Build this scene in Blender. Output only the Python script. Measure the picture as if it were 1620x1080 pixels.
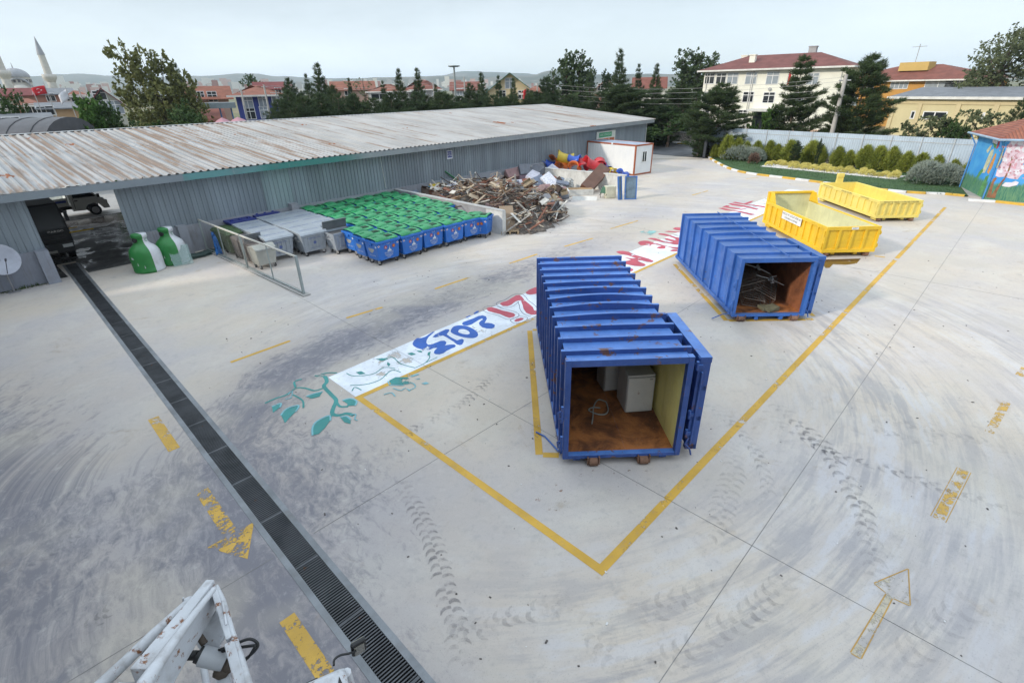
import bpy, bmesh, math, random
from mathutils import Vector, Matrix, noise
from mathutils.geometry import tessellate_polygon
for o in list(bpy.data.objects): bpy.data.objects.remove(o)
S = bpy.context.scene; COL = S.collection
R = math.radians; PI = math.pi
random.seed(7)
# ------------------------------------------------------------------ camera
CAM_H = 7.4; FPX = 799.24; W0, H0 = 1620.0, 1080.0
PITCH, ROLL, YAW = R(26.661), R(-1.158), R(44.881)
_f = Vector((math.cos(YAW)*math.cos(PITCH), math.sin(YAW)*math.cos(PITCH), -math.sin(PITCH)))
_r = _f.cross(Vector((0, 0, 1))).normalized(); _u = _r.cross(_f)
_rt = _r*math.cos(ROLL) + _u*math.sin(ROLL); _up = -_r*math.sin(ROLL) + _u*math.cos(ROLL)
cam = bpy.data.cameras.new('camera'); camo = bpy.data.objects.new('camera', cam); COL.objects.link(camo)
cam.sensor_width = 36.0; cam.lens = FPX*36.0/W0; cam.clip_start = 0.1; cam.clip_end = 20000
camo.matrix_world = Matrix(((_rt.x, _up.x, -_f.x, 0), (_rt.y, _up.y, -_f.y, 0), (_rt.z, _up.z, -_f.z, CAM_H), (0, 0, 0, 1)))
S.camera = camo
S.render.resolution_x = 1024; S.render.resolution_y = 682
# ------------------------------------------------------------------ sky, sun, exposure
SUN_EL = R(26); SUN_AZ = math.atan2(0.34, -0.94)      # sun low, from the left and slightly behind
wd = bpy.data.worlds.new("World"); S.world = wd; wd.use_nodes = True
nt = wd.node_tree; bg = nt.nodes['Background']
sky = nt.nodes.new('ShaderNodeTexSky'); sky.sky_type = 'NISHITA'; sky.sun_disc = False
sky.sun_elevation = SUN_EL; sky.sun_rotation = PI/2 - SUN_AZ
sky.air_density = 1.0; sky.dust_density = 1.2; sky.ozone_density = 1.2; sky.altitude = 50
# thin bright veil of cloud over the blue
tc = nt.nodes.new('ShaderNodeTexCoord'); mp = nt.nodes.new('ShaderNodeMapping'); mp.inputs['Scale'].default_value = (1, 1, 3.2)
ns = nt.nodes.new('ShaderNodeTexNoise'); ns.inputs['Scale'].default_value = 3.4; ns.inputs['Detail'].default_value = 7; ns.inputs['Roughness'].default_value = 0.55
cr = nt.nodes.new('ShaderNodeMapRange'); cr.inputs[1].default_value = 0.42; cr.inputs[2].default_value = 0.78; cr.inputs[3].default_value = 0.70; cr.inputs[4].default_value = 0.93
mx = nt.nodes.new('ShaderNodeMixRGB'); 
sep = nt.nodes.new('ShaderNodeSeparateXYZ'); nt.links.new(tc.outputs['Generated'], sep.inputs[0]); gr = nt.nodes.new('ShaderNodeMapRange'); nt.links.new(sep.outputs[2], gr.inputs[0])
gr.inputs[1].default_value = 0.0; gr.inputs[2].default_value = 0.14; gr.inputs[3].default_value = 13.5; gr.inputs[4].default_value = 9.3
g2 = nt.nodes.new('ShaderNodeMapRange'); nt.links.new(sep.outputs[2], g2.inputs[0]); g2.inputs[1].default_value = 0.22; g2.inputs[2].default_value = 0.75; g2.inputs[3].default_value = 0.0; g2.inputs[4].default_value = 8.5      # sky above the view brightened to add ambient light
ad = nt.nodes.new('ShaderNodeMath'); nt.links.new(gr.outputs[0], ad.inputs[0]); nt.links.new(g2.outputs[0], ad.inputs[1]); gr = ad
vl = nt.nodes.new('ShaderNodeVectorMath'); vl.operation = 'SCALE'; vl.inputs[0].default_value = (.865, .975, 1.06); nt.links.new(gr.outputs[0], vl.inputs[3]); nt.links.new(vl.outputs[0], mx.inputs[2])
nt.links.new(tc.outputs['Generated'], mp.inputs[0]); nt.links.new(mp.outputs[0], ns.inputs['Vector']); nt.links.new(ns.outputs[0], cr.inputs[0])
nt.links.new(cr.outputs[0], mx.inputs[0]); nt.links.new(sky.outputs[0], mx.inputs[1]); nt.links.new(mx.outputs[0], bg.inputs[0])
bg.inputs[1].default_value = 0.10
sl = bpy.data.lights.new('sun', 'SUN'); sl.energy = 2.6; sl.angle = R(4); sl.color = (1.0, 0.91, 0.78)
so = bpy.data.objects.new('sun', sl); COL.objects.link(so)
_sd = Vector((math.cos(SUN_AZ)*math.cos(SUN_EL), math.sin(SUN_AZ)*math.cos(SUN_EL), math.sin(SUN_EL)))
so.rotation_euler = _sd.to_track_quat('Z', 'Y').to_euler(); so.location = (-30, 20, 40)
vs = S.view_settings; vs.view_transform = 'Standard'; vs.look = 'None'; vs.exposure = 0.08; vs.gamma = 1.0; vs.use_curve_mapping = False
S.render.engine = 'CYCLES'; S.cycles.use_denoising = True; S.cycles.max_bounces = 6; S.cycles.transparent_max_bounces = 12
S.cycles.volume_bounces = 1; S.cycles.diffuse_bounces = 3; S.cycles.glossy_bounces = 2
# ------------------------------------------------------------------ places: a pixel of the photograph's frame and a height / plane / distance -> world point
def ray(px, py): return _rt*((px-W0/2)/FPX) - _up*((py-H0/2)/FPX) + _f
def at(px, py, z=0.0):
    d = ray(px, py); t = (z-CAM_H)/d.z; return Vector((d.x*t, d.y*t, z))
def atY(px, py, Y):
    d = ray(px, py); t = Y/d.y; return Vector((d.x*t, Y, CAM_H+d.z*t))
def atX(px, py, X):
    d = ray(px, py); t = X/d.x; return Vector((X, d.y*t, CAM_H+d.z*t))
def atD(px, py, D):
    d = ray(px, py); k = D/math.hypot(d.x, d.y); return Vector((d.x*k, d.y*k, CAM_H+d.z*k))
def onplane(px, py, P0, dr):          # vertical plane through P0 along dr -> (s, z)
    d = ray(px, py); n = Vector((-dr.y, dr.x, 0)); t = (P0.x*n.x+P0.y*n.y)/(d.x*n.x+d.y*n.y)
    p = Vector((d.x*t, d.y*t, CAM_H+d.z*t)); return (p.x-P0.x)*dr.x+(p.y-P0.y)*dr.y, p.z
# ------------------------------------------------------------------ mesh helper
class MB:
    def __init__(s): s.v = []; s.f = []; s.m = []; s.sm = []; s.T = Matrix.Identity(4); s.mi = 0
    def add(s, vs, fs, smooth=False):
        b = len(s.v); s.v += [tuple(s.T @ Vector(v)) for v in vs]
        for f in fs: s.f.append([b+i for i in f]); s.m.append(s.mi); s.sm.append(smooth)
        return s
    def box(s, x0, x1, y0, y1, z0, z1):
        return s.add([(x0,y0,z0),(x1,y0,z0),(x1,y1,z0),(x0,y1,z0),(x0,y0,z1),(x1,y0,z1),(x1,y1,z1),(x0,y1,z1)],
                     [(0,3,2,1),(4,5,6,7),(0,1,5,4),(1,2,6,5),(2,3,7,6),(3,0,4,7)])
    def cbox(s, c, sz, rot=None):
        T0 = s.T; M = Matrix.Translation(c)
        if rot is not None: M = M @ (rot.to_4x4() if not isinstance(rot, tuple) else Matrix.Rotation(rot[2],4,'Z') @ Matrix.Rotation(rot[1],4,'Y') @ Matrix.Rotation(rot[0],4,'X'))
        s.T = T0 @ M; s.box(-sz[0]/2, sz[0]/2, -sz[1]/2, sz[1]/2, -sz[2]/2, sz[2]/2); s.T = T0; return s
    def frustum(s, x0,x1,y0,y1,z0, X0,X1,Y0,Y1,z1):
        return s.add([(x0,y0,z0),(x1,y0,z0),(x1,y1,z0),(x0,y1,z0),(X0,Y0,z1),(X1,Y0,z1),(X1,Y1,z1),(X0,Y1,z1)],
                     [(0,3,2,1),(4,5,6,7),(0,1,5,4),(1,2,6,5),(2,3,7,6),(3,0,4,7)])
    def poly(s, pts): return s.add(pts, [tuple(range(len(pts)))])
    def flat(s, pts, z=0.0):           # any simple 2D outline, tessellated
        p3 = [Vector((p[0], p[1], 0)) for p in pts]
        tris = tessellate_polygon([p3]); out = []
        for t in tris:
            a, b, c = (p3[i] for i in t)
            if (b-a).cross(c-a).z < 0: t = (t[0], t[2], t[1])
            out.append(tuple(t))
        return s.add([(p.x, p.y, z) for p in p3], out)
    def prism(s, pts, z0, z1):         # extruded outline (counter-clockwise)
        n = len(pts); a = sum(pts[i][0]*pts[(i+1)%n][1]-pts[(i+1)%n][0]*pts[i][1] for i in range(n))
        if a < 0: pts = pts[::-1]
        p3 = [Vector((p[0], p[1], 0)) for p in pts]; fs = []
        for t in tessellate_polygon([p3]):
            A, B, C = (p3[i] for i in t)
            if (B-A).cross(C-A).z < 0: t = (t[0], t[2], t[1])
            fs.append(tuple(i+n for i in t)); fs.append(tuple(t)[::-1])
        fs += [(i, (i+1)%n, (i+1)%n+n, i+n) for i in range(n)]
        return s.add([(p[0],p[1],z0) for p in pts]+[(p[0],p[1],z1) for p in pts], fs)
    def ribbon(s, pts, w, z=0.0):      # flat stripe along a 2D path; w number or list
        n = len(pts); vs = []
        for i in range(n):
            a = Vector(pts[max(i-1,0)][:2]); b = Vector(pts[min(i+1,n-1)][:2]); t = (b-a)
            t = t.normalized() if t.length > 1e-9 else Vector((1,0)); nn = Vector((-t.y, t.x)); ww = (w[i] if isinstance(w,(list,tuple)) else w)/2
            p = Vector(pts[i][:2]); vs += [tuple(p+nn*ww)+(z,), tuple(p-nn*ww)+(z,)]
        return s.add(vs, [(2*i, 2*i+1, 2*i+3, 2*i+2) for i in range(n-1)])
    def cyl(s, p0, p1, r0, r1=None, n=10, caps=True, smooth=True):
        r1 = r0 if r1 is None else r1; p0 = Vector(p0); p1 = Vector(p1); d = (p1-p0)
        if d.length < 1e-6: return s
        d.normalize(); a = d.orthogonal().normalized(); b = d.cross(a); vs = []
        for p, r in ((p0, r0), (p1, r1)):
            vs += [tuple(p+a*math.cos(2*PI*i/n)*r+b*math.sin(2*PI*i/n)*r) for i in range(n)]
        s.add(vs, [(i,(i+1)%n,(i+1)%n+n,i+n) for i in range(n)], smooth)
        if caps: s.add(vs, [tuple(range(n))[::-1], tuple(range(n,2*n))])
        return s
    def tube(s, pts, r, n=8):
        pts = [Vector(p) for p in pts]; N = len(pts); vs = []; a = None
        for i, p in enumerate(pts):
            t = (pts[min(i+1,N-1)]-pts[max(i-1,0)]).normalized()
            a = t.orthogonal().normalized() if a is None else (a-t*a.dot(t)).normalized(); b = t.cross(a)
            rr = r[i] if isinstance(r,(list,tuple)) else r
            vs += [tuple(p+a*math.cos(2*PI*k/n)*rr+b*math.sin(2*PI*k/n)*rr) for k in range(n)]
        fs = [(i*n+k, i*n+(k+1)%n, (i+1)*n+(k+1)%n, (i+1)*n+k) for i in range(N-1) for k in range(n)]
        s.add(vs, fs, True); s.add(vs, [tuple(range(n))[::-1], tuple(range((N-1)*n, N*n))]); return s
    def lathe(s, prof, n=24, c=(0,0,0), a0=0, a1=2*PI):
        full = abs(a1-a0-2*PI) < 1e-6; m = n if full else n+1; vs = []
        for r, z in prof: vs += [(c[0]+r*math.cos(a0+(a1-a0)*k/n), c[1]+r*math.sin(a0+(a1-a0)*k/n), c[2]+z) for k in range(m)]
        fs = [(i*m+k, i*m+(k+1)%m, (i+1)*m+(k+1)%m, (i+1)*m+k) for i in range(len(prof)-1) for k in range(n)]
        return s.add(vs, fs, True)
    def data(s, name, mats, bevel=0):
        me = bpy.data.meshes.new(name); me.from_pydata(s.v, [], s.f); me.update()
        for m in (mats if isinstance(mats,(list,tuple)) else [mats]): me.materials.append(m)
        me.polygons.foreach_set('material_index', s.m); me.polygons.foreach_set('use_smooth', s.sm)
        if bevel: me['bevel'] = bevel
        return me
    def build(s, name, mats, parent=None, bevel=0):
        return link(name, s.data(name, mats), parent, bevel)
def link(name, me, parent=None, bevel=0):
    o = bpy.data.objects.new(name, me); COL.objects.link(o)
    if parent is not None: o.parent = parent
    if bevel:
        m = o.modifiers.new('bevel', 'BEVEL'); m.width = bevel; m.segments = 2; m.limit_method = 'ANGLE'; m.angle_limit = R(40)
    return o
def tag(o, label=None, cat=None, group=None, kind=None):
    if label: o['label'] = label
    if cat: o['category'] = cat
    if group: o['group'] = group
    if kind: o['kind'] = kind
    return o
def thing(name, label, cat, loc=(0,0,0), rz=0.0, group=None):
    o = bpy.data.objects.new(name, None); o.empty_display_size = .2; COL.objects.link(o); o.location = loc; o.rotation_euler = (0,0,rz)
    return tag(o, label, cat, group)
def copy_tree(o, parent=None):
    c = o.copy(); COL.objects.link(c); c.parent = parent
    for ch in list(o.children): copy_tree(ch, c)
    return c
def dup(root, loc, rz, label, scale=None, group=None):
    c = copy_tree(root); c.location = loc; c.rotation_euler = (0,0,rz); c['label'] = label
    if group: c['group'] = group
    if scale is not None: c.scale = scale if isinstance(scale,(tuple,list)) else (scale,)*3
    return c
def text_geo(txt, size, align='CENTER', sx=1.0):
    cu = bpy.data.curves.new('t', 'FONT'); cu.body = txt; cu.size = size; cu.align_x = align; cu.align_y = 'CENTER'; cu.space_line = 0.85; cu.resolution_u = 2
    ob = bpy.data.objects.new('t', cu); COL.objects.link(ob); bpy.context.view_layer.update()
    ev = ob.evaluated_get(bpy.context.evaluated_depsgraph_get()); me = ev.to_mesh()
    v = [(p.co.x*sx, p.co.y) for p in me.vertices]; f = [tuple(p.vertices) for p in me.polygons]
    ev.to_mesh_clear(); bpy.data.objects.remove(ob); bpy.data.curves.remove(cu); return v, f
def text_on(mb, txt, size, org, ux, uy, off=0.004, align='CENTER', sx=1.0):
    v, f = text_geo(txt, size, align, sx); o = Vector(org); ux = Vector(ux).normalized(); uy = Vector(uy).normalized(); n = ux.cross(uy)*off
    mb.add([tuple(o+ux*a+uy*b+n) for a, b in v], f); return mb
ORD = ['zeroth','first','second','third','fourth','fifth','sixth','seventh','eighth','ninth','tenth','eleventh','twelfth','thirteenth','fourteenth','fifteenth','sixteenth','seventeenth','eighteenth','nineteenth','twentieth','twenty-first','twenty-second']
# ------------------------------------------------------------------ materials
class G:
    """tiny node builder"""
    def __init__(s, name):
        s.mat = bpy.data.materials.new(name); s.mat.use_nodes = True; s.nt = s.mat.node_tree; s.b = s.nt.nodes['Principled BSDF']; s.out = s.nt.nodes['Material Output']
    def n(s, t, **kw):
        x = s.nt.nodes.new(t)
        for k, v in kw.items(): setattr(x, k, v)
        return x
    def l(s, a, b): s.nt.links.new(a, b)
    def setin(s, sock, v):
        if hasattr(v, 'links') or isinstance(v, bpy.types.NodeSocket): s.l(v, sock)
        else:
            if isinstance(v, tuple) and len(v) == 3 and sock.type == 'RGBA': v = v+(1,)
            sock.default_value = v
    def math(s, op, a, b=0.0, c=None, clamp=False):
        x = s.n('ShaderNodeMath', operation=op); x.use_clamp = clamp; s.setin(x.inputs[0], a); s.setin(x.inputs[1], b)
        if c is not None: s.setin(x.inputs[2], c)
        return x.outputs[0]
    def mix(s, f, a, b, bt='MIX'):
        x = s.n('ShaderNodeMixRGB', blend_type=bt); s.setin(x.inputs[0], f); s.setin(x.inputs[1], a); s.setin(x.inputs[2], b); return x.outputs[0]
    def noise(s, vec, scale, detail=4, rough=.55, dist=0.0):
        x = s.n('ShaderNodeTexNoise'); s.l(vec, x.inputs['Vector']); x.inputs['Scale'].default_value = scale; x.inputs['Detail'].default_value = detail
        x.inputs['Roughness'].default_value = rough; x.inputs['Distortion'].default_value = dist; return x.outputs[0]
    def step(s, v, a, b, o0=0.0, o1=1.0):
        x = s.n('ShaderNodeMapRange', interpolation_type='SMOOTHSTEP'); s.setin(x.inputs[0], v); x.inputs[1].default_value = a; x.inputs[2].default_value = b; x.inputs[3].default_value = o0; x.inputs[4].default_value = o1; return x.outputs[0]
    def scale(s, vec, sc, loc=(0,0,0), rot=(0,0,0)):
        x = s.n('ShaderNodeMapping'); s.l(vec, x.inputs[0]); x.inputs['Scale'].default_value = sc; x.inputs['Location'].default_value = loc; x.inputs['Rotation'].default_value = rot; return x.outputs[0]
    def obj(s): return s.n('ShaderNodeTexCoord').outputs['Object']
    def pos(s): return s.n('ShaderNodeNewGeometry').outputs['Position']
    def rnd(s): return s.n('ShaderNodeObjectInfo').outputs['Random']
    def attr(s, nm): return s.n('ShaderNodeAttribute', attribute_name=nm)
    def bump(s, h, st=.3, d=.02):
        x = s.n('ShaderNodeBump'); s.l(h, x.inputs['Height']); x.inputs['Strength'].default_value = st; x.inputs['Distance'].default_value = d; s.l(x.outputs[0], s.b.inputs['Normal'])
def sc3(c, k): return tuple(min(1, x*k) for x in c)
def mat(name, col, rough=.6, metal=0.0, var=.12, vscale=1.5, dirt=0.0, dirtcol=(.16,.13,.11), rust=0.0, bump=0.0, rand=0.0, spec=None, coord='obj', streak=0.0, fine=.05):
    g = G(name); v = g.obj() if coord == 'obj' else g.pos()
    c = g.mix(g.step(g.noise(v, vscale, 5, .6), .3, .7), sc3(col, 1-var), sc3(col, 1+var))
    if fine: c = g.mix(g.step(g.noise(v, vscale*14, 3, .6), .35, .7, 0, fine*2), c, sc3(col, .6))
    if streak: c = g.mix(g.step(g.noise(g.scale(v, (5,5,.35)), 2.2, 4, .6), .5, .78, 0, streak), c, dirtcol)
    if dirt: c = g.mix(g.step(g.noise(v, vscale*.8+.4, 6, .65, .4), .48, .75, 0, dirt), c, dirtcol)
    if rust:
        rm = g.step(g.noise(v, vscale*2.2, 8, .68, .3), .66-.2*rust, .72-.2*rust)
        c = g.mix(rm, c, g.mix(g.noise(v, 14, 4, .6), (.09,.03,.015), (.3,.12,.04)))
    if rand: c = g.mix(g.math('MULTIPLY', g.rnd(), rand), c, sc3(col, .55))
    g.l(c, g.b.inputs['Base Color']); g.b.inputs['Roughness'].default_value = rough; g.b.inputs['Metallic'].default_value = metal
    if spec is not None: g.b.inputs['Specular IOR Level'].default_value = spec
    if bump: g.bump(g.noise(v, vscale*8, 5, .6), bump, .02)
    return g.mat
# ------------------------------------------------------------------ shared materials
import numpy as np
m_yellowpaint = None
def paint_mat(name, col, wear=.5, scale=3.0, rough=.7):
    """road paint: worn through to the concrete in flakes"""
    g = G(name); v = g.pos(); a = g.noise(v, scale, 8, .72); b = g.noise(v, scale*.22, 3, .5)
    m = g.math('ADD', g.math('MULTIPLY', a, .55), g.math('MULTIPLY', b, .45))
    al = g.step(m, .36+.16*wear, .40+.16*wear)
    c = g.mix(g.step(g.noise(v, 1.1, 5, .6), .35, .7), sc3(col, .85), sc3(col, 1.08))
    c = g.mix(g.step(g.noise(v, 7, 5, .6), .5, .8, 0, .35), c, (.22,.2,.2))
    g.l(c, g.b.inputs['Base Color']); g.b.inputs['Roughness'].default_value = rough
    g.l(al, g.b.inputs['Alpha']); return g.mat
def track_mat():
    g = G('tyre_rubber_mark'); v = g.pos(); a = g.attr('fade').outputs['Fac']
    n = g.step(g.noise(v, 5, 6, .7), .34, .66, .06, 1.0)
    g.b.inputs['Base Color'].default_value = (.085,.085,.105,1); g.b.inputs['Roughness'].default_value = .85
    g.l(g.math('MULTIPLY', g.math('MULTIPLY', n, a), .62), g.b.inputs['Alpha']); return g.mat
def concrete_yard():
    g = G('yard_concrete'); p = g.pos()
    stain_shade = g.attr('stain_shade').outputs['Fac']; flow = g.attr('flow').outputs['Vector']; swirl = g.attr('swirl').outputs['Vector']; sw = g.attr('swmask').outputs['Fac']
    big = g.step(g.noise(p, .16, 4, .6), .34, .66)
    c = g.mix(big, (.575,.505,.43), (.49,.46,.455))
    c = g.mix(g.step(g.noise(p, .55, 6, .65, .5), .45, .72, 0, .6), c, (.61,.575,.52))
    c = g.mix(g.step(g.noise(p, 2.3, 6, .7), .52, .8, 0, .5), c, (.27,.265,.275))
    c = g.mix(g.step(g.noise(g.scale(p, (1,1,1), (31,7,0)), .9, 7, .7, .8), .60, .72, 0, .5), c, (.36,.27,.17))      # rusty run-off
    # long tyre sweeps following the turning circles
    a = g.noise(g.scale(swirl, (.42, .10, 1)), 6.0, 5, .62); b = g.noise(g.scale(swirl, (2.0, .16, 1)), 6.0, 3, .6)
    s1 = g.math('MULTIPLY', g.step(g.math('ADD', g.math('MULTIPLY', a, .65), g.math('MULTIPLY', b, .35)), .47, .60), sw)
    c = g.mix(g.math('MULTIPLY', s1, .46), c, (.24,.245,.285))
    s2 = g.math('MULTIPLY', g.step(a, .38, .48, 1, 0), sw); c = g.mix(g.math('MULTIPLY', s2, .42), c, (.56,.575,.635))
    # rubber and oil on the driven line, plus shade painted in on the left
    f1 = g.noise(g.scale(flow, (.42, 1.15, 1)), 3.0, 7, .70, .9); f2 = g.noise(g.scale(flow, (1.2, 2.0, 1), (0,0,0), (0,0,.65)), 2.4, 6, .72, 1.1)
    ff = g.math('ADD', g.math('MULTIPLY', f1, .5), g.math('MULTIPLY', f2, .5))
    thr = g.math('SUBTRACT', .79, g.math('MULTIPLY', stain_shade, .45))
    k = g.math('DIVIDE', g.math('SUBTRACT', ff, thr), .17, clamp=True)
    k = g.math('MULTIPLY', k, g.math('MULTIPLY', g.step(stain_shade, .02, .5), .74))
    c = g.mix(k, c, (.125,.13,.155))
    c = g.mix(g.math('MULTIPLY', stain_shade, .52), c, (.17,.17,.215))
    c = g.mix(g.step(g.noise(p, 7.5, 7, .75), .5, .78, 0, .40), c, (.255,.25,.26)); c = g.mix(g.step(g.noise(p, 4.1, 5, .7), .28, .45, .28, 0), c, (.58,.565,.54))
    cm = g.step(g.noise(g.scale(p, (1,1,1), (5,3,0)), .30, 3, .5), .52, .66); c = g.mix(g.math('MULTIPLY', cm, .38), c, (.50,.455,.385))
    # grit
    c = g.mix(g.step(g.noise(p, 42, 3, .6), .58, .72, 0, .5), c, (.2,.19,.18))
    g.l(c, g.b.inputs['Base Color']); g.b.inputs['Specular IOR Level'].default_value = .25
    g.l(g.step(g.noise(p, 1.2, 4, .6), .3, .7, .62, .86), g.b.inputs['Roughness'])
    g.bump(g.noise(p, 30, 5, .7), .15, .01); return g.mat
m_conc = mat('grey_concrete', (.33,.33,.34), .85, var=.16, vscale=.9, dirt=.4, streak=.3, bump=.3)
m_whiteblock = mat('whitewashed_block', (.62,.62,.6), .85, var=.12, vscale=1.2, dirt=.5, streak=.35, bump=.25)
m_yel = paint_mat('yellow_road_paint', (.60,.36,.055), .34)
m_yelworn = paint_mat('worn_yellow_road_paint', (.58,.36,.08), .74, 14)
m_white = paint_mat('white_road_paint', (.76,.80,.86), .20, 2.0)
m_red = paint_mat('red_banner_paint', (.50,.085,.12), .26, 3.0)
m_blue = paint_mat('blue_banner_paint', (.03,.12,.46), .0, 1.4)
m_sky = paint_mat('sky_blue_banner_paint', (.14,.30,.66), .5, 2.0)
m_teal = paint_mat('teal_leaf_paint', (.05,.27,.26), .32, 3.0)
m_teal2 = paint_mat('pale_teal_leaf_paint', (.20,.46,.52), .36, 3.0)
m_line = paint_mat('thin_outline_paint', (.12,.13,.2), .3, 3.0)
# ------------------------------------------------------------------ the yard
DR0, DR1 = 1.60, 2.05; DY0, DY1 = 1.0, 32.6
def grid_axis(a, b, st, extra): return np.unique(np.round(np.concatenate([np.arange(a, b+1e-6, st), np.array(extra)]), 3))
YX = grid_axis(-14, 57.2, .4, [DR0, DR1]); YY = grid_axis(-14, 33.2, .4, [DY0, DY1]); 
TR = [(0.8,-3),(0.95,3),(1.1,8),(2.0,11.6),(4.6,14.0),(9,14.8),(16,15.0),(24,15.5),(36,18.5),(52,25.5)]
def traffic(X, Y):
    best = np.full(X.shape, 1e9); U = np.zeros(X.shape); V = np.zeros(X.shape); acc = 0
    for (ax, ay), (bx, by) in zip(TR[:-1], TR[1:]):
        dx, dy = bx-ax, by-ay; L = math.hypot(dx, dy); t = np.clip(((X-ax)*dx+(Y-ay)*dy)/L/L, 0, 1)
        qx, qy = X-(ax+t*dx), Y-(ay+t*dy); d = np.hypot(qx, qy); sg = np.sign(dx*qy-dy*qx)
        k = d < best; best = np.where(k, d, best); U = np.where(k, acc+t*L, U); V = np.where(k, d*sg, V); acc += L
    return best, U, V
def yard():
    nx, ny = len(YX), len(YY); Xg, Yg = np.meshgrid(YX, YY, indexing='ij')
    verts = np.stack([Xg.ravel(), Yg.ravel(), np.zeros(nx*ny)], 1)
    faces = []
    for i in range(nx-1):
        cx = (YX[i]+YX[i+1])/2
        for j in range(ny-1):
            cy = (YY[j]+YY[j+1])/2
            if DR0 < cx < DR1 and DY0 < cy < DY1: continue
            faces.append((i*ny+j, (i+1)*ny+j, (i+1)*ny+j+1, i*ny+j+1))
    me = bpy.data.meshes.new('yard'); me.from_pydata([tuple(v) for v in verts.tolist()], [], faces); me.update()
    d, U, V = traffic(Xg, Yg)
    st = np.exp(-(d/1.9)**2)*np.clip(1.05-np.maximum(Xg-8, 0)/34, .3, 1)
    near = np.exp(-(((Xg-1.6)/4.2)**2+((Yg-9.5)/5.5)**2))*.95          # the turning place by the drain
    left = np.clip((3.4-Xg)/5, 0, 1)*.95*np.exp(-((Yg-11)/14)**2)  # left side darker: dirt, with building shade painted into the colour
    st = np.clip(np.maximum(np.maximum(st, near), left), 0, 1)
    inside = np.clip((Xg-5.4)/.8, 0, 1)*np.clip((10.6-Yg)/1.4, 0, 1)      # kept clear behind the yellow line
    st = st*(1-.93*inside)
    ex, ey = (Xg-10.0)/1.15, (Yg-8.6); r = np.hypot(ex, ey); th = np.arctan2(ey, ex)
    swm = np.exp(-((r-8.7)/2.4)**2)*np.clip((6.5-Yg)/3, 0, 1)
    swm = np.maximum(swm, .8*np.exp(-((r-13)/1.8)**2)*np.clip((5-Yg)/3, 0, 1)); swm = np.maximum(swm, .55*np.exp(-((Yg-17)/3.0)**2)*np.clip((Xg-3)/4, 0, 1))
    def fa(n, a):
        x = me.attributes.new(n, 'FLOAT', 'POINT'); x.data.foreach_set('value', a.ravel().astype(np.float32))
    def va(n, a, b):
        x = me.attributes.new(n, 'FLOAT_VECTOR', 'POINT'); x.data.foreach_set('vector', np.stack([a.ravel(), b.ravel(), 0*a.ravel()], 1).ravel().astype(np.float32))
    fa('stain_shade', st); va('flow', U, V); va('swirl', r, th*7.0); fa('swmask', np.clip(swm, 0, 1)*np.clip((Xg-2.2)/1.5, 0, 1))
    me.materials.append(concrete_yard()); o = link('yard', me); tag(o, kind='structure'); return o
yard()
m_earth = None
def terrain():
    g = G('distant_land'); p = g.pos()
    c = g.mix(g.step(g.noise(p, .012, 6, .65), .38, .62), (.10,.12,.045), (.21,.17,.10))
    c = g.mix(g.step(g.noise(p, .05, 5, .7), .5, .7, 0, .7), c, (.045,.07,.03))
    g.l(c, g.b.inputs['Base Color']); g.b.inputs['Roughness'].default_value = .95
    mb = MB(); N = 96; rs = [0, 40, 75, 130, 260, 600, 1400, 3000, 5000]
    vs = [(20, 20, -.5)]
    for r in rs[1:]:
        for k in range(N): vs.append((20+r*math.cos(2*PI*k/N), 20+r*math.sin(2*PI*k/N), -.5 if r < 60 else (-.3 if r < 300 else -1.0)))
    fs = [(0, 1+k, 1+(k+1) % N) for k in range(N)]
    for i in range(len(rs)-2):
        for k in range(N): fs.append((1+i*N+k, 1+(i+1)*N+k, 1+(i+1)*N+(k+1) % N, 1+i*N+(k+1) % N))
    mb.add(vs, fs); tag(mb.build('ground', g.mat), kind='structure')
terrain()
# ------------------------------------------------------------------ expansion joints
def joints():
    mb = MB(); w = .010
    for x in (7.52, 25.8): mb.box(x-w/2, x+w/2, -12, 29.4, .001, .004)
    for x in (-4.4,): mb.box(x-w/2, x+w/2, -12, 28.5, .001, .004)
    for y in (1.53, 7.55):
        mb.box(-13, DR0-.16, y-w/2, y+w/2, .001, .0035); mb.box(DR1+.16, 56, y-w/2, y+w/2, .001, .0035)
    tag(mb.build('expansion_joints', mat('joint_dirt', (.21,.205,.20), .95, var=.3)), kind='structure')
joints()
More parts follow.
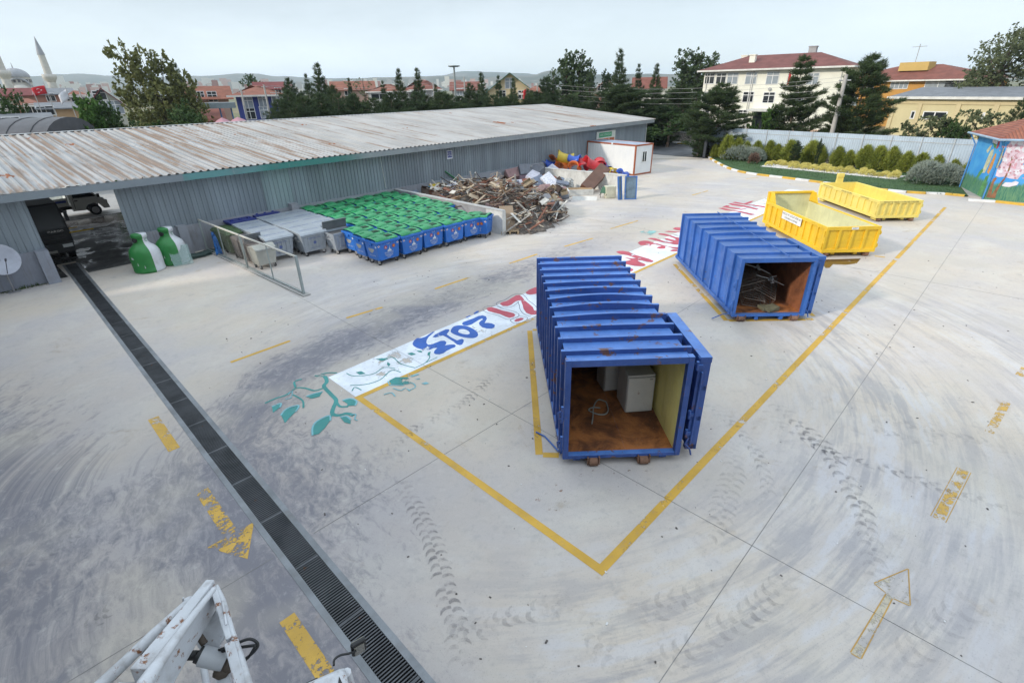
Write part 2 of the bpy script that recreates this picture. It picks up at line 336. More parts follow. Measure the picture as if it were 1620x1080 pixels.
# ------------------------------------------------------------------ painted lines
def P2(px, py): v = at(px, py); return (v.x, v.y)
def rect2(mb, a, b, w, z):            # stripe from a to b
    mb.ribbon([a, b], w, z)
def lines():
    z = .004; mb = MB(); w = .17
    xa, xb, ya, yb = 5.16, 43.0, 3.10, 11.20
    # outer box: three sides, mitred
    mb.add([(xa,ya,z),(xa+w,ya+w,z),(xa+w,yb-w,z),(xa,yb,z)], [(0,1,2,3)])
    mb.add([(xa,yb,z),(xa+w,yb-w,z),(34.2,yb-w,z),(34.2,yb,z)], [(0,1,2,3)])
    mb.add([(xa,ya,z),(xb,ya,z),(xb,ya+w,z),(xa+w,ya+w,z)], [(0,1,2,3)])
    def slot(a, b, c):                 # bay outline: down one side and round the front
        A, B, C_ = Vector(P2(*a)), Vector(P2(*b)), Vector(P2(*c)); u = (B-A).normalized(); v = (C_-B).normalized(); h = .085
        n1 = Vector((-u.y, u.x)); n2 = Vector((-v.y, v.x))
        mb.add([tuple(A+n1*h)+(z,), tuple(A-n1*h)+(z,), tuple(B-n1*h-v*0)+(z,), tuple(B+n1*h)+(z,)], [(0,1,2,3)])
        mb.add([tuple(B+v*h+n2*h)+(z,), tuple(B+v*h-n2*h)+(z,), tuple(C_-n2*h)+(z,), tuple(C_+n2*h)+(z,)], [(0,1,2,3)])
        return A, B, C_
    slot((838,523), (853,719), (884,720)); slot((1067,418), (1149,507), (1287,505))
    a = Vector(P2(838,523)); mb.ribbon([tuple(a+Vector((.12,-.03))), tuple(a+Vector((.6,-.62)))], .15, z)
    mb.ribbon([P2(1263,478), P2(1287,500)], .15, z); mb.ribbon([P2(1384,405), P2(1400,407)], .15, z)
    tag(mb.build('yellow_bay_lines', m_yel), kind='structure')
    mb = MB()
    for a, b in (((365,573),(459,539)), ((548,503),(605,486)), ((688,457),(748,437)), ((806,417),(850,402)), ((893,390),(938,377)), ((966,362),(1010,349)), ((1095,309),(1120,302)), ((1180,283),(1200,281))):
        mb.ribbon([P2(*a), P2(*b)], .13, z)
    tag(mb.build('yellow_lane_dashes', m_yel), kind='structure')
    mb = MB(); x = 1.12; w = .24       # dashes and arrow beside the drain
    for y0, y1 in ((14.16,12.3),(6.25,4.3)): mb.ribbon([(x,y0),(x,y1)], w, z)
    tag(mb.build('yellow_drain_dashes', paint_mat('chipped_yellow_paint', (.60,.37,.07), .50, 14)), kind='structure'); mb = MB()
    mb.add([(x-w/2,10.35,z),(x-w/2,8.66,z),(x+w/2,8.66,z),(x+w/2,10.35,z),(x-.42,8.66,z),(x,7.86,z),(x+.42,8.66,z)], [(0,1,2,3),(4,5,6)])
    tag(mb.build('yellow_drain_arrow', paint_mat('flaking_yellow_paint', (.60,.37,.07), .74, 15)), kind='structure')
    mb = MB()
    for a, b in (((1592,636),(1565,684)), ((1525,743),(1484,821)), ((1622,582),(1612,594))): mb.ribbon([P2(*a), P2(*b)], .17, z)
    tag(mb.build('yellow_edge_dashes', m_yelworn), kind='structure')
    # outline of the arrow on the right, its fill long gone
    mb = MB(); pts = [P2(*q) for q in ((1345,1032),(1362,1042),(1412,946),(1440,958),(1437,899),(1382,922),(1402,938))]
    for i in range(7): 
        a, b = Vector(pts[i]), Vector(pts[(i+1) % 7]); d = (b-a).normalized()*.012; mb.ribbon([tuple(a+d), tuple(b-d)], .018, z)
    a = Vector(P2(1484,822)); 
    for s in (-.115, .115):
        p, q = Vector(P2(1525,743)), Vector(P2(1484,821)); n = (q-p).normalized(); nn = Vector((-n.y, n.x)); mb.ribbon([tuple(p+nn*s), tuple(q+nn*s)], .014, z)
    tag(mb.build('arrow_outline', paint_mat('old_arrow_edge', (.50,.30,.08), .15)), kind='structure')
    mb = MB(); mb.flat([(p[0], p[1]) for p in pts], .003)
    tag(mb.build('worn_arrow_fill', paint_mat('old_arrow_fill', (.50,.45,.35), .72, 5)), kind='structure')
lines()
# ------------------------------------------------------------------ painted banner on the ground, lettering upside down from here
def C3(pts): return [P2(640+x/6.75, 440+y/6.75) for x, y in pts]
def C1(pts): return [P2(960+x/12, 340+y/12) for x, y in pts]
def C2(pts): return [P2(1110+x/9, 280+y/9) for x, y in pts]
def CV(pts): return [P2(400+x/3.375, 420+y/3.375) for x, y in pts]
def smooth2(pts, closed=False, k=4):
    out = []; n = len(pts); rng = range(n) if closed else range(n-1)
    for i in rng:
        p0 = Vector(pts[(i-1) % n] if closed else pts[max(i-1,0)]); p1 = Vector(pts[i]); p2 = Vector(pts[(i+1) % n]); p3 = Vector(pts[(i+2) % n] if closed else pts[min(i+2,n-1)])
        for j in range(k):
            t = j/k; out.append(tuple(.5*((2*p1)+(p2-p0)*t+(2*p0-5*p1+4*p2-p3)*t*t+(3*p1-p0-3*p2+p3)*t**3)))
    if not closed: out.append(tuple(pts[-1]))
    return out
def banner():
    mb = MB(); mb.flat([(5.2,11.2),(43.6,11.2),(43.6,12.9),(30,13.0),(14,13.02),(9,12.9),(5.2,12.72)], .004)
    tag(mb.build('painted_banner', m_white), kind='structure')
    blue = MB(); z = .008
    three = [(85,700),(100,668),(135,640),(180,640),(225,625),(262,600),(300,575),(325,570),(290,600),(258,628),(238,660),(232,690),(250,712),(290,708),(335,690),(385,670),(425,668),(446,682),(444,702),(430,718),(480,710),(530,708),(548,720),(540,736),(500,752),(450,776),(415,802),(372,815),(330,812),(312,798),(322,772),(350,745),(310,748),(265,766),(200,765),(130,745),(95,722)]
    one = [(300,630),(330,600),(390,570),(440,548),(470,546),(480,560),(462,585),(450,600),(500,635),(560,665),(590,655),(615,648),(634,662),(630,685),(615,708),(590,716),(560,708),(510,670),(450,632),(410,612),(370,625),(330,634)]
    two = [(612,488),(630,468),(680,450),(740,428),(790,405),(835,398),(870,410),(880,435),(865,460),(855,480),(890,478),(935,485),(965,500),(960,525),(930,540),(880,538),(830,525),(800,500),(795,478),(815,455),(840,440),(825,432),(795,445),(755,470),(715,495),(670,508),(630,503)]
    for gl in (three, one, two): blue.flat(C3(gl), z)
    o = smooth2(C3([(492,570),(510,530),(545,510),(600,505),(660,512),(720,535),(765,565),(785,600),(775,625),(740,640),(690,640),(630,632),(570,615),(520,595)]), True, 3)
    ctr = C3([(632,574)])[0]; n = len(o); inner = [(ctr[0]+(p[0]-ctr[0])*.42, ctr[1]+(p[1]-ctr[1])*.42) for p in o]
    blue.add([p+(z,) for p in o]+[p+(z,) for p in inner], [(i, (i+1) % n, (i+1) % n+n, i+n) for i in range(n)])
    blue.flat(C3([(735,378),(770,352),(795,350),(790,365),(750,385)]), z); blue.flat(C3([(650,418),(700,396),(708,404),(665,424)]), z)
    tag(blue.build('banner_numerals', m_blue), kind='structure')
    red = MB()
    bang = [(872,330),(890,315),(930,310),(980,322),(1040,345),(1110,360),(1165,375),(1185,395),(1165,415),(1120,425),(1080,412),(1020,385),(950,368),(895,352)]
    dot = [(1170,455),(1195,435),(1240,422),(1275,428),(1260,447),(1220,462),(1185,466)]
    zed = [(1015,275),(1040,258),(1090,245),(1140,215),(1190,185),(1225,180),(1255,200),(1285,240),(1330,275),(1370,310),(1385,345),(1420,350),(1445,340),(1465,365),(1400,390),(1350,392),(1300,370),(1270,330),(1262,290),(1245,250),(1220,240),(1185,250),(1140,285),(1100,300),(1050,298)]
    eye = [(1292,155),(1330,125),(1390,100),(1450,85),(1500,80),(1620,60),(1640,90),(1500,130),(1440,150),(1400,170),(1340,178),(1305,170)]
    for gl in (bang, dot, zed, eye): red.flat(C3(gl), z)
    for gl in ([(175,705),(230,685),(310,685),(420,705),(540,760),(680,800),(800,835),(880,870),(885,890),(850,900),(760,895),(660,865),(580,865),(640,900),(720,930),(740,950),(710,975),(640,978),(520,970),(400,945),(320,920),(330,880),(400,870),(460,850),(400,835),(335,815),(380,812),(470,825),(555,825),(480,800),(400,770),(310,755),(230,735)],
               [(410,1010),(450,1010),(510,1035),(480,1070),(400,1078)],
               [(585,535),(630,500),(700,490),(780,492),(850,515),(930,535),(1040,570),(1140,595),(1240,610),(1360,615),(1360,660),(1260,640),(1160,605),(1110,600),(1115,630),(1080,645),(1000,645),(940,625),(980,605),(1040,595),(980,575),(900,560),(850,560),(850,585),(800,590),(720,575),(640,580)],
               [(770,450),(830,440),(920,445),(1000,470),(1100,505),(1200,520),(1260,515),(1120,475),(1090,455),(1140,445),(1220,465),(1310,485),(1320,470),(1280,445),(1180,410),(1080,390),(970,370),(1000,352),(1100,358),(1200,385),(1300,420),(1400,440),(1420,570),(1280,565),(1180,540),(1080,530),(960,500),(860,470)],
               [(1090,318),(1170,305),(1400,325),(1400,338),(1200,330)], [(1250,260),(1300,240),(1400,240),(1400,300),(1300,285)], [(1195,675),(1260,655),(1340,660),(1340,695),(1230,695)]):
        red.flat(C1(gl), z)
    for gl in ([(235,445),(300,440),(420,470),(560,490),(700,520),(780,535),(700,545),(600,520),(480,490),(340,475)], [(290,430),(350,405),(400,410),(380,425),(480,440),(560,455),(640,450),(620,460),(560,470),(460,455),(360,440)],
               [(380,385),(420,375),(560,400),(700,425),(820,460),(780,470),(660,440),(520,415),(440,405)], [(430,365),(480,355),(600,380),(700,345),(740,340),(700,370),(640,390),(760,400),(900,420),(900,440),(700,405),(540,385)]):
        red.flat(C2(gl), z)
    tag(red.build('banner_letters', m_red), kind='structure')
    ln = MB()
    for gl in (bang, dot, zed):
        q = C3(gl); c = Vector((sum(p[0] for p in q)/len(q), sum(p[1] for p in q)/len(q))); n = len(q); out = []
        for i in range(n):
            a, b = Vector(q[i-1]), Vector(q[(i+1) % n]); t = (b-a).normalized(); nn = Vector((t.y, -t.x)); 
            area = sum(q[k][0]*q[(k+1)%n][1]-q[(k+1)%n][0]*q[k][1] for k in range(n)); nn = nn*(1 if area > 0 else -1)
            out.append(tuple(Vector(q[i])+nn*.13))
        ln.ribbon(smooth2(out, True, 3)+[out[0]], .022, .0085)
    tag(ln.build('letter_outlines', m_line), kind='structure')
    sk = MB(); sk.flat([P2(*q) for q in ((1216,318),(1232,307),(1243,303),(1262,305),(1275,310),(1258,322))], .0075); tag(sk.build('banner_sky_patch', m_sky), kind='structure')
    # painted vine at the near end
    t1 = MB(); t2 = MB(); k = 0
    def st(mb, pts, w, z=.012):
        global _zk; mb.ribbon(smooth2(CV(pts)), w, z)
    stems = [([(330,590),(380,590),(395,620),(380,645),(420,690),(445,720),(430,760),(425,790),(455,800),(500,790),(540,800)], .11), ([(375,655),(330,668),(280,655),(230,655),(180,690),(120,710),(65,735)], .06),
             ([(215,690),(265,720),(270,760)], .05), ([(445,722),(465,752),(510,752)], .07), ([(428,792),(408,815)], .07), ([(232,656),(222,622),(262,606)], .06), ([(330,592),(395,574),(450,574)], .05)]
    for i, (pts, w) in enumerate(stems): t1.ribbon(smooth2(CV(pts)), w, .0060+.0007*i)
    for i, pts in enumerate(([(480,722),(520,712),(552,725),(545,748),(505,750),(505,738)], [(322,905),(322,865),(345,833),(405,805),(412,830),(385,868),(352,900)], [(468,812),(500,807),(522,825),(522,846),(490,838)], [(152,800),(182,767),(242,750),(227,783),(192,818),(172,842)], [(103,755),(148,737),(145,758),(108,787)], [(287,700),(322,687),(372,675),(357,700),(312,711)])):
        t1.flat(CV(pts), .0115); c = CV(pts); cx = sum(p[0] for p in c)/len(c); cy = sum(p[1] for p in c)/len(c)
        t2.ribbon(smooth2([(cx+(p[0]-cx)*1.06, cy+(p[1]-cy)*1.06) for p in c][:max(3, len(c)-2)]), .045, .0135)
    t1.flat(CV([(727,615),(762,597),(828,597),(848,625),(800,638),(737,633)]), .012)
    for pts in ([(735,637),(800,640),(850,628),(868,650),(830,668)], [(722,618),(728,635),(745,640)], [(750,655),(790,668),(815,655),(840,672)], [(700,690),(740,680),(760,700)], [(190,690),(210,670),(205,705),(175,715)], [(520,800),(550,795),(545,820),(560,828)]): t2.ribbon(smooth2(CV(pts)), .035, .0145+.0004*k); k += 1
    for pts in ([(860,605),(880,598),(897,606),(875,613)], [(900,630),(925,622),(945,631),(915,637)], [(838,590),(880,578),(890,582),(850,595)]): t2.flat(CV(pts), .012)
    for i, pts in enumerate(([(870,545),(920,520),(945,490),(935,475)], [(920,520),(985,490)], [(868,547),(790,525),(745,490),(690,500)], [(760,550),(700,545),(640,580),(540,590),(500,575)], [(520,640),(600,635),(680,610),(740,560),(790,570)], [(530,670),(545,650),(580,665)])): t1.ribbon(smooth2(CV(pts)), .03, .0065+.0006*i)
    for pts in ([(655,500),(690,495),(725,500),(690,510)], [(720,515),(735,528),(726,540),(716,528)], [(550,570),(580,565),(602,578),(570,583)], [(825,470),(850,465),(872,475),(845,480)], [(935,465),(950,460),(945,480),(932,480)], [(875,455),(900,455),(905,465),(885,462)]): t1.flat(CV(pts), .0115)
    tag(t1.build('painted_vine', m_teal), kind='structure'); tag(t2.build('painted_vine_highlights', m_teal2), kind='structure')
    mb = MB(); mb.flat([P2(*q) for q in ((1000,367),(1020,363),(1040,366),(1030,372),(1012,372))], .012); tag(mb.build('faded_leaf_patch', paint_mat('faded_teal_paint', (.25,.5,.5), .85)), kind='structure')
banner()
# ------------------------------------------------------------------ tyre tread prints
def tracks():
    rng = random.Random(3); mb = MB(); fade = []
    def lug(c, t, s, L, w, f):
        n = Vector((-t.y, t.x)); pts = []
        for u, v in ((-.02,-.22),(.22,-.40),(.55,-.36),(.86,-.05),(1.0,.42),(.93,.50),(.74,.22),(.45,.05),(.16,.10),(-.02,.16)):
            p = c + n*s*u*w + t*(v*L); pts.append((p.x, p.y))
        b = len(mb.v); mb.flat(pts, .013); fade.extend([f]*(len(mb.v)-b))
    def track(px, w=.42, pitch=.22, f=.9, fe=.15, skip=.08):
        q = smooth2([P2(*p) for p in px], False, 10); L = [0]
        for i in range(1, len(q)): L.append(L[-1]+math.dist(q[i-1], q[i]))
        s = 0; k = 0
        while s < L[-1]-.01:
            i = max(j for j in range(len(L)-1) if L[j] <= s); t = (Vector(q[i+1])-Vector(q[i])).normalized(); c = Vector(q[i])+t*(s-L[i]); u = s/L[-1]
            fd = f*(fe+(1-fe)*min(1, 3.2*u, 3.2*(1-u)))*rng.uniform(.5, 1.05)*(.55+.6*max(0, noise.noise(Vector((s*.6, len(px), f)))+.45))
            for sd in (-1, 1):
                if rng.random() > skip: lug(c+t*(pitch*.5 if sd > 0 else 0), t, sd, pitch*rng.uniform(.7,1.02), w/2*rng.uniform(.8,1.1), max(0, fd))
            s += pitch
    track([(1215,633),(1262,668),(1300,705),(1335,752),(1360,800),(1375,850),(1385,905),(1388,930)], .45, .24, 1.0)
    track([(1190,640),(1235,672),(1290,703),(1335,726),(1400,740),(1455,760),(1510,782),(1560,795),(1610,815)], .36, .26, .95)
    track([(628,755),(655,800),(680,850),(697,900),(708,945),(722,985),(726,1030),(733,1060)], .40, .17, 1.0)
    track([(812,562),(775,600),(735,636),(690,660),(640,690),(600,730)], .34, .17, .75)
    track([(1112,635),(1160,672),(1195,715),(1212,760),(1216,800)], .3, .22, .6)
    track([(1158,700),(1160,750),(1148,790),(1130,835),(1095,870)], .5, .2, .5)
    track([(1620,730),(1560,700),(1500,690),(1440,672),(1380,655)], .4, .25, .45)
    track([(1500,708),(1460,700),(1420,690),(1380,678)], .3, .25, .5)
    track([(700,990),(760,995),(800,978),(850,965),(900,950)], .4, .2, .55); track([(860,940),(900,970),(940,1005),(985,1060)], .5, .2, .5)
    track([(960,1080),(1040,1050),(1120,1010),(1200,960),(1260,890)], .45, .22, .4); track([(940,975),(1010,972),(1080,950),(1150,930)], .5, .25, .35)
    track([(0,912),(60,885),(110,855),(160,820)], .3, .14, .7); track([(1380,1080),(1450,1020),(1520,965),(1560,930)], .5, .25, .35)
    track([(760,430),(700,470),(620,520),(520,560),(420,590)], .5, .3, .35); track([(120,1010),(150,985),(180,960)], .3, .14, .6)
    me = mb.data('tyre_tracks', track_mat()); a = me.attributes.new('fade', 'FLOAT', 'POINT'); a.data.foreach_set('value', fade)
    tag(link('tyre_tracks', me), kind='structure')
tracks()
# puddle and rust drips
def puddle():
    g = G('wet_rusty_water'); v = g.pos(); g.b.inputs['Base Color'].default_value = (.12,.065,.02,1); g.b.inputs['Roughness'].default_value = .12
    g.l(g.step(g.noise(v, 2.2, 6, .65), .30, .42, 0, .85), g.b.inputs['Alpha'])
    mb = MB(); mb.flat([P2(*q) for q in ((1290,411),(1330,410),(1362,409),(1355,417),(1338,419),(1318,418),(1312,424),(1306,424),(1300,416))], .006); tag(mb.build('puddle', g.mat), kind='structure')
    g = G('rust_drip_stain'); v = g.pos(); g.b.inputs['Base Color'].default_value = (.30,.13,.05,1); g.b.inputs['Roughness'].default_value = .9
    g.l(g.step(g.noise(v, 6, 6, .7), .60, .70, 0, .6), g.b.inputs['Alpha'])
    mb = MB(); mb.flat([P2(*q) for q in ((840,800),(880,745),(930,738),(1000,740),(1040,745),(1000,790),(930,800),(880,810))], .006); tag(mb.build('rust_stain', g.mat), kind='structure')
puddle()
def litter():
    rng = random.Random(44); mb = MB()
    for k in range(420):
        x, y = rng.uniform(2.5,30), rng.uniform(-3,19); s = rng.uniform(.008,.028); mb.mi = 0 if k % 5 else 1; mb.cbox((x,y,s*.3), (s*rng.uniform(1,2.4),s,s*.6), (0,0,rng.uniform(0,3)))
    tag(mb.build('grit', [mat('dark_grit', (.10,.09,.085), .9), mat('pale_paper_scrap', (.7,.7,.7), .8)]), kind='stuff')
litter()
# ------------------------------------------------------------------ drain with its grating
def drain():
    t = thing('drain_channel', 'long slotted steel drain grating set flush in the concrete, running into the shed', 'drain', (DR0, DY0, 0))
    steel = mat('worn_grating_steel', (.10,.105,.115), .45, .8, var=.3, vscale=1.2, rust=.12); fr = mat('grating_frame_steel', (.22,.235,.255), .55, .5, var=.2, vscale=1.5, dirt=.3)
    w = DR1-DR0; L = DY1-DY0
    mb = MB(); mb.box(-.095, .015, 0, L, -.05, .007); mb.build('frame', fr, t); mb = MB(); mb.box(w-.015, w+.095, 0, L, -.05, .007); mb.build('frame', fr, t)
    mb = MB(); y = .03; k = 0; rng = random.Random(5)
    while y < L-.05:
        if k % 29 != 28: mb.box(.02, w-.02, y, y+.021, -.03, .003)
        else: mb.box(.02, w-.02, y-.012, y+.034, -.03, .0045)
        y += .052; k += 1
    for x in (.06, w-.08): mb.box(x, x+.012, 0, L, -.045, -.031)
    mb.build('grating', steel, t)
    mb = MB(); mb.add([(0,0,-.4),(w,0,-.4),(w,L,-.4),(0,L,-.4),(0,0,-.01),(w,0,-.01),(w,L,-.01),(0,L,-.01)], [(0,1,2,3),(0,3,7,4),(1,5,6,2),(0,4,5,1),(3,2,6,7)])
    mb.build('trench', mat('drain_mud', (.035,.033,.032), .9, var=.3), t)
drain()
# ------------------------------------------------------------------ the long metal shed
SH = thing('metal_shed', 'long low grey corrugated metal shed with a rust-streaked pale roof behind the bins', 'shed', (0, 29.9, 0), R(2.6))
SHM = Matrix.Translation((0, 29.9, 0)) @ Matrix.Rotation(R(2.6), 4, 'Z')
def shed_w(x, y, z=0): return SHM @ Vector((x, y, z))
def roof_mat():
    g = G('rusting_roof_sheet'); v = g.obj(); sx = g.n('ShaderNodeSeparateXYZ'); g.l(v, sx.inputs[0]); x = sx.outputs[0]; y = sx.outputs[1]
    c = g.mix(g.step(g.noise(g.scale(v, (.5,.12,1)), 1.3, 4, .6), .3, .7), (.295,.298,.303), (.395,.40,.41))
    c = g.mix(g.step(g.noise(g.scale(v, (2.8,.10,1)), 1.0, 5, .62), .50, .70, 0, .38), c, (.44,.39,.33))
    left = g.step(x, 9.0, 24.0, 1.0, .06)
    r = g.noise(g.scale(v, (5.6,.035,1)), 1.0, 1, .5); r2 = g.noise(g.scale(v, (2.4,.34,1)), 1.0, 6, .7)
    rr = g.math('ADD', g.math('MULTIPLY', r, .62), g.math('MULTIPLY', r2, .38))
    k = g.step(g.math('ADD', rr, g.math('MULTIPLY', left, .095)), .555, .665)
    c = g.mix(g.math('MULTIPLY', k, .72), c, g.mix(g.noise(g.scale(v, (6,1.2,1)), 2, 5, .65), (.12,.06,.03), (.27,.17,.10)))
    b = g.noise(g.scale(v, (.45,.55,1), (3.2,9.1,0)), 1.0, 2, .4)                 # a few sheets gone wholly to rust
    k2 = g.math('MULTIPLY', g.step(b, .715, .725), g.step(g.noise(g.scale(v, (2.86,.6,1)), 1, 3, .6), .42, .5)); c = g.mix(k2, c, (.24,.085,.035))
    g.l(c, g.b.inputs['Base Color']); g.b.inputs['Roughness'].default_value = .65; g.b.inputs['Specular IOR Level'].default_value = .15; return g.mat
def sheet_mat(name, col, dirt=.35):
    g = G(name); v = g.obj(); c = g.mix(g.step(g.noise(g.scale(v, (1.1,1,.12)), .9, 4, .6), .3, .7), sc3(col, .82), sc3(col, 1.14))
    c = g.mix(g.step(g.noise(g.scale(v, (4,4,.22)), 1.6, 5, .65), .5, .76, 0, dirt), c, (.16,.17,.17))
    c = g.mix(g.step(g.noise(v, 1.4, 7, .7), .66, .76, 0, .5), c, (.22,.17,.12))
    g.l(c, g.b.inputs['Base Color']); g.b.inputs['Roughness'].default_value = .5; g.b.inputs['Metallic'].default_value = .25; return g.mat
m_sheet = sheet_mat('galvanised_wall_sheet', (.255,.295,.335)); m_sheet_in = mat('dark_shed_inside', (.05,.05,.055), .8)
m_fascia = None
def corr(mb, x0, x1, y, z0, z1, pitch=.24, dep=.035, sgn=-1):
    """vertical trapezoid sheet facing -y"""
    xs = []; x = x0
    while x < x1-1e-6:
        for a, d in ((0,0),(.62,0),(.70,1),(.92,1)): xs.append((min(x+a*pitch, x1), d))
        x += pitch
    xs.append((x1, 0)); vs = []
    for xx, d in xs: vs += [(xx, y+sgn*d*dep, z0), (xx, y+sgn*d*dep, z1)]
    mb.add(vs, [(2*i, 2*i+2, 2*i+3, 2*i+1) for i in range(len(xs)-1)])
def shed():
    xl, xr = -16.0, 54.6; zt = 3.72
    mb = MB(); corr(mb, xl, 1.08, -.02, 1.42, zt); mb.box(xl, 1.08, .02, .06, 1.42, zt); mb.build('wall', m_sheet, SH)
    mb = MB(); corr(mb, 4.25, xr, -.02, 1.38, zt); mb.box(4.25, xr, .02, .06, 1.38, zt)
    mb.build('wall', m_sheet, SH)
    mb = MB(); corr(mb, 11.0, 12.6, -.062, 1.36, zt, .24, .03); mb.build('replacement_sheet', sheet_mat('newer_wall_sheet', (.27,.34,.36)), SH)
    # end walls and the closed part of the back
    mb = MB(); T0 = mb.T
    mb.T = Matrix.Translation((xr, 0, 0)) @ Matrix.Rotation(PI/2, 4, 'Z'); corr(mb, 0, 15.1, 0, .1, zt); mb.T = T0
    mb.add([(xr-.03,0,zt),(xr-.03,15.1,zt),(xr-.03,15.1,5.2)], [(0,1,2)]); mb.build('wall', m_sheet, SH)
    mb = MB(); mb.box(10, xr-.1, 15.1, 15.2, 0, 5.1); mb.box(xl, -4, 15.1, 15.2, 0, 5.1); mb.box(xl, xl+.1, .2, 15, 0, zt); mb.build('wall', m_sheet, SH)
    mb = MB(); mb.box(9.4, 9.5, .3, 15, .005, 3.7); mb.build('partition', mat('shed_partition', (.12,.12,.125), .8, dirt=.4), SH)
    # plinth walls and buttresses
    mb = MB(); mb.box(xl, .70, -.12, .10, 0, 1.42); mb.box(.66, 1.10, -.52, .16, 0, 1.46)
    mb.build('plinth', mat('painted_plinth', (.255,.275,.33), .8, var=.14, vscale=.7, dirt=.45, streak=.45), SH)
    mb = MB(); mb.box(4.25, xr, -.12, .10, 0, 1.38); mb.box(6.2, 6.62, -.5, .12, 0, 1.46); mb.box(12.2, 12.6, -.5, .12, 0, 1.6)
    mb.build('plinth', mat('painted_plinth_right', (.29,.305,.345), .8, var=.14, vscale=.7, dirt=.45, streak=.45), SH)
    fm = mat('shed_frame_steel', (.16,.17,.18), .6, rust=.15)
    for x in np.arange(xl+2, xr, 4.9):
        for y in (.14, 14.9):
            if not (0.5 < x < 8.4): mb = MB(); mb.box(x, x+.14, y, y+.14, 0, 3.75 if y < 1 else 5.1); mb.build('frame_post', fm, SH)
    # roof
    def slope(name, y0, z0, y1, z1):
        mb = MB(); pitch = .355; xs = []; x = xl-.5
        while x < xr+.62:
            for a, h in ((0,0),(.52,0),(.62,1),(.88,1)): xs.append((x+a*pitch, h*.06))
            x += pitch
        rows = [(y0,z0,0),((y0*.46+y1*.54),(z0*.46+z1*.54),0),((y0*.46+y1*.54),(z0*.46+z1*.54)+.012,0),(y1,z1,0)]
        vs = []
        for xx, h in xs:
            for (yy, zz, _) in rows: vs.append((xx, yy, zz+h))
        n = len(rows); fs = []
        for i in range(len(xs)-1):
            for j in range(n-1):
                f = (i*n+j, (i+1)*n+j, (i+1)*n+j+1, i*n+j+1); fs.append(f if y1 > y0 else f[::-1])
        mb.add(vs, fs); return mb.build(name, m_roof, SH)
    m_roof = roof_mat()
    r = slope('roof', -.68, 3.93, 15.0, 5.36)
    mb = MB(); 
    mb.add([(xl-.5,15.05,5.42),(xr+.6,15.05,5.42),(xr+.6,14.75,5.40),(xl-.5,14.75,5.40),(xr+.6,15.05,5.2),(xl-.5,15.05,5.2)], [(0,3,2,1),(0,1,4,5)])
    mb.build('ridge_cap', mat('ridge_flashing', (.42,.43,.44), .5, .2, var=.2, rust=.15), r)
    mb = MB()
    for y in np.arange(.4, 15, 2.4):
        z = 3.80+1.43*(y+.68)/15.68
        mb.box(xl, xr, y, y+.08, z-.02, z+.06)
    mb.build('purlins', mat('purlin_steel', (.14,.145,.15), .7, rust=.2), SH)
    # fascia: lengths in different paint
    g = G('patched_fascia'); v = g.obj(); sx = g.n('ShaderNodeSeparateXYZ'); g.l(v, sx.inputs[0]); x = sx.outputs[0]
    c = g.mix(g.step(x, 7.0, 7.1), (.24,.275,.31), (.13,.30,.31)); c = g.mix(g.step(x, 10.2, 11.6), c, (.06,.235,.215)); c = g.mix(g.step(x, 15.6, 18), c, (.30,.33,.355))
    c = g.mix(g.step(g.noise(g.scale(v, (.8,1,1)), 1.1, 5, .65), .45, .75, 0, .6), c, (.17,.19,.22)); c = g.mix(g.step(g.noise(g.scale(v, (3,1,.3)), 1.5, 5, .7), .6, .8, 0, .7), c, (.40,.42,.44))
    g.l(c, g.b.inputs['Base Color']); g.b.inputs['Roughness'].default_value = .45; g.b.inputs['Metallic'].default_value = .25
    mb = MB(); mb.box(xl-.5, xr+.55, -.70, -.66, 3.60, 3.91); mb.box(xl-.5, xr+.55, -.66, -.02, 3.60, 3.63); mb.build('fascia', g.mat, SH)
    mb = MB(); mb.add([(xr+.56,-.7,3.62),(xr+.56,15,5.07),(xr+.56,15,5.38),(xr+.56,-.7,3.95)], [(0,1,2,3)]); mb.build('barge_board', mat('grey_barge_board', (.20,.22,.24), .5, .2, dirt=.3), SH)
    mb = MB(); mb.cyl((18.9,-.12,3.6), (19.05,-.12,1.5), .022, n=6); mb.build('cable_pipe', mat('white_pipe', (.6,.6,.6), .6), SH)
    mb = MB(); mb.cyl((xr-.12,-.14,3.6), (xr-.12,-.14,.1), .055, n=8); mb.build('downpipe', mat('zinc_pipe', (.5,.52,.53), .45, .4), SH)
    mb = MB(); mb.flat([(-15,.14),(DR0-.16,.14),(DR0-.16,29.6),(-15,15)], .006); mb.flat([(DR1+.16,.14),(9.3,.14),(9.3,15),(DR1+.16,15)], .006); mb.flat([(DR0-.16,2.9),(DR1+.16,2.9),(DR1+.16,15),(DR0-.16,15)], .0062)
    g = G('wet_oily_floor'); v = g.pos(); c = g.mix(g.step(g.noise(v, .8, 5, .65), .35, .65), (.03,.03,.032), (.10,.098,.098)); g.l(c, g.b.inputs['Base Color']); g.l(g.step(g.noise(v, .45, 5, .65), .45, .55, .75, .14), g.b.inputs['Roughness'])
    tag(MB().flat([(-40,33.2),(58,33.2),(58,90),(-40,90)], -.012).build('rear_yard', mat('rear_concrete', (.36,.35,.34), .8, dirt=.4)), kind='structure')
    f = mb.build('shed_floor', g.mat); f.matrix_world = SHM; tag(f, kind='structure')
shed()
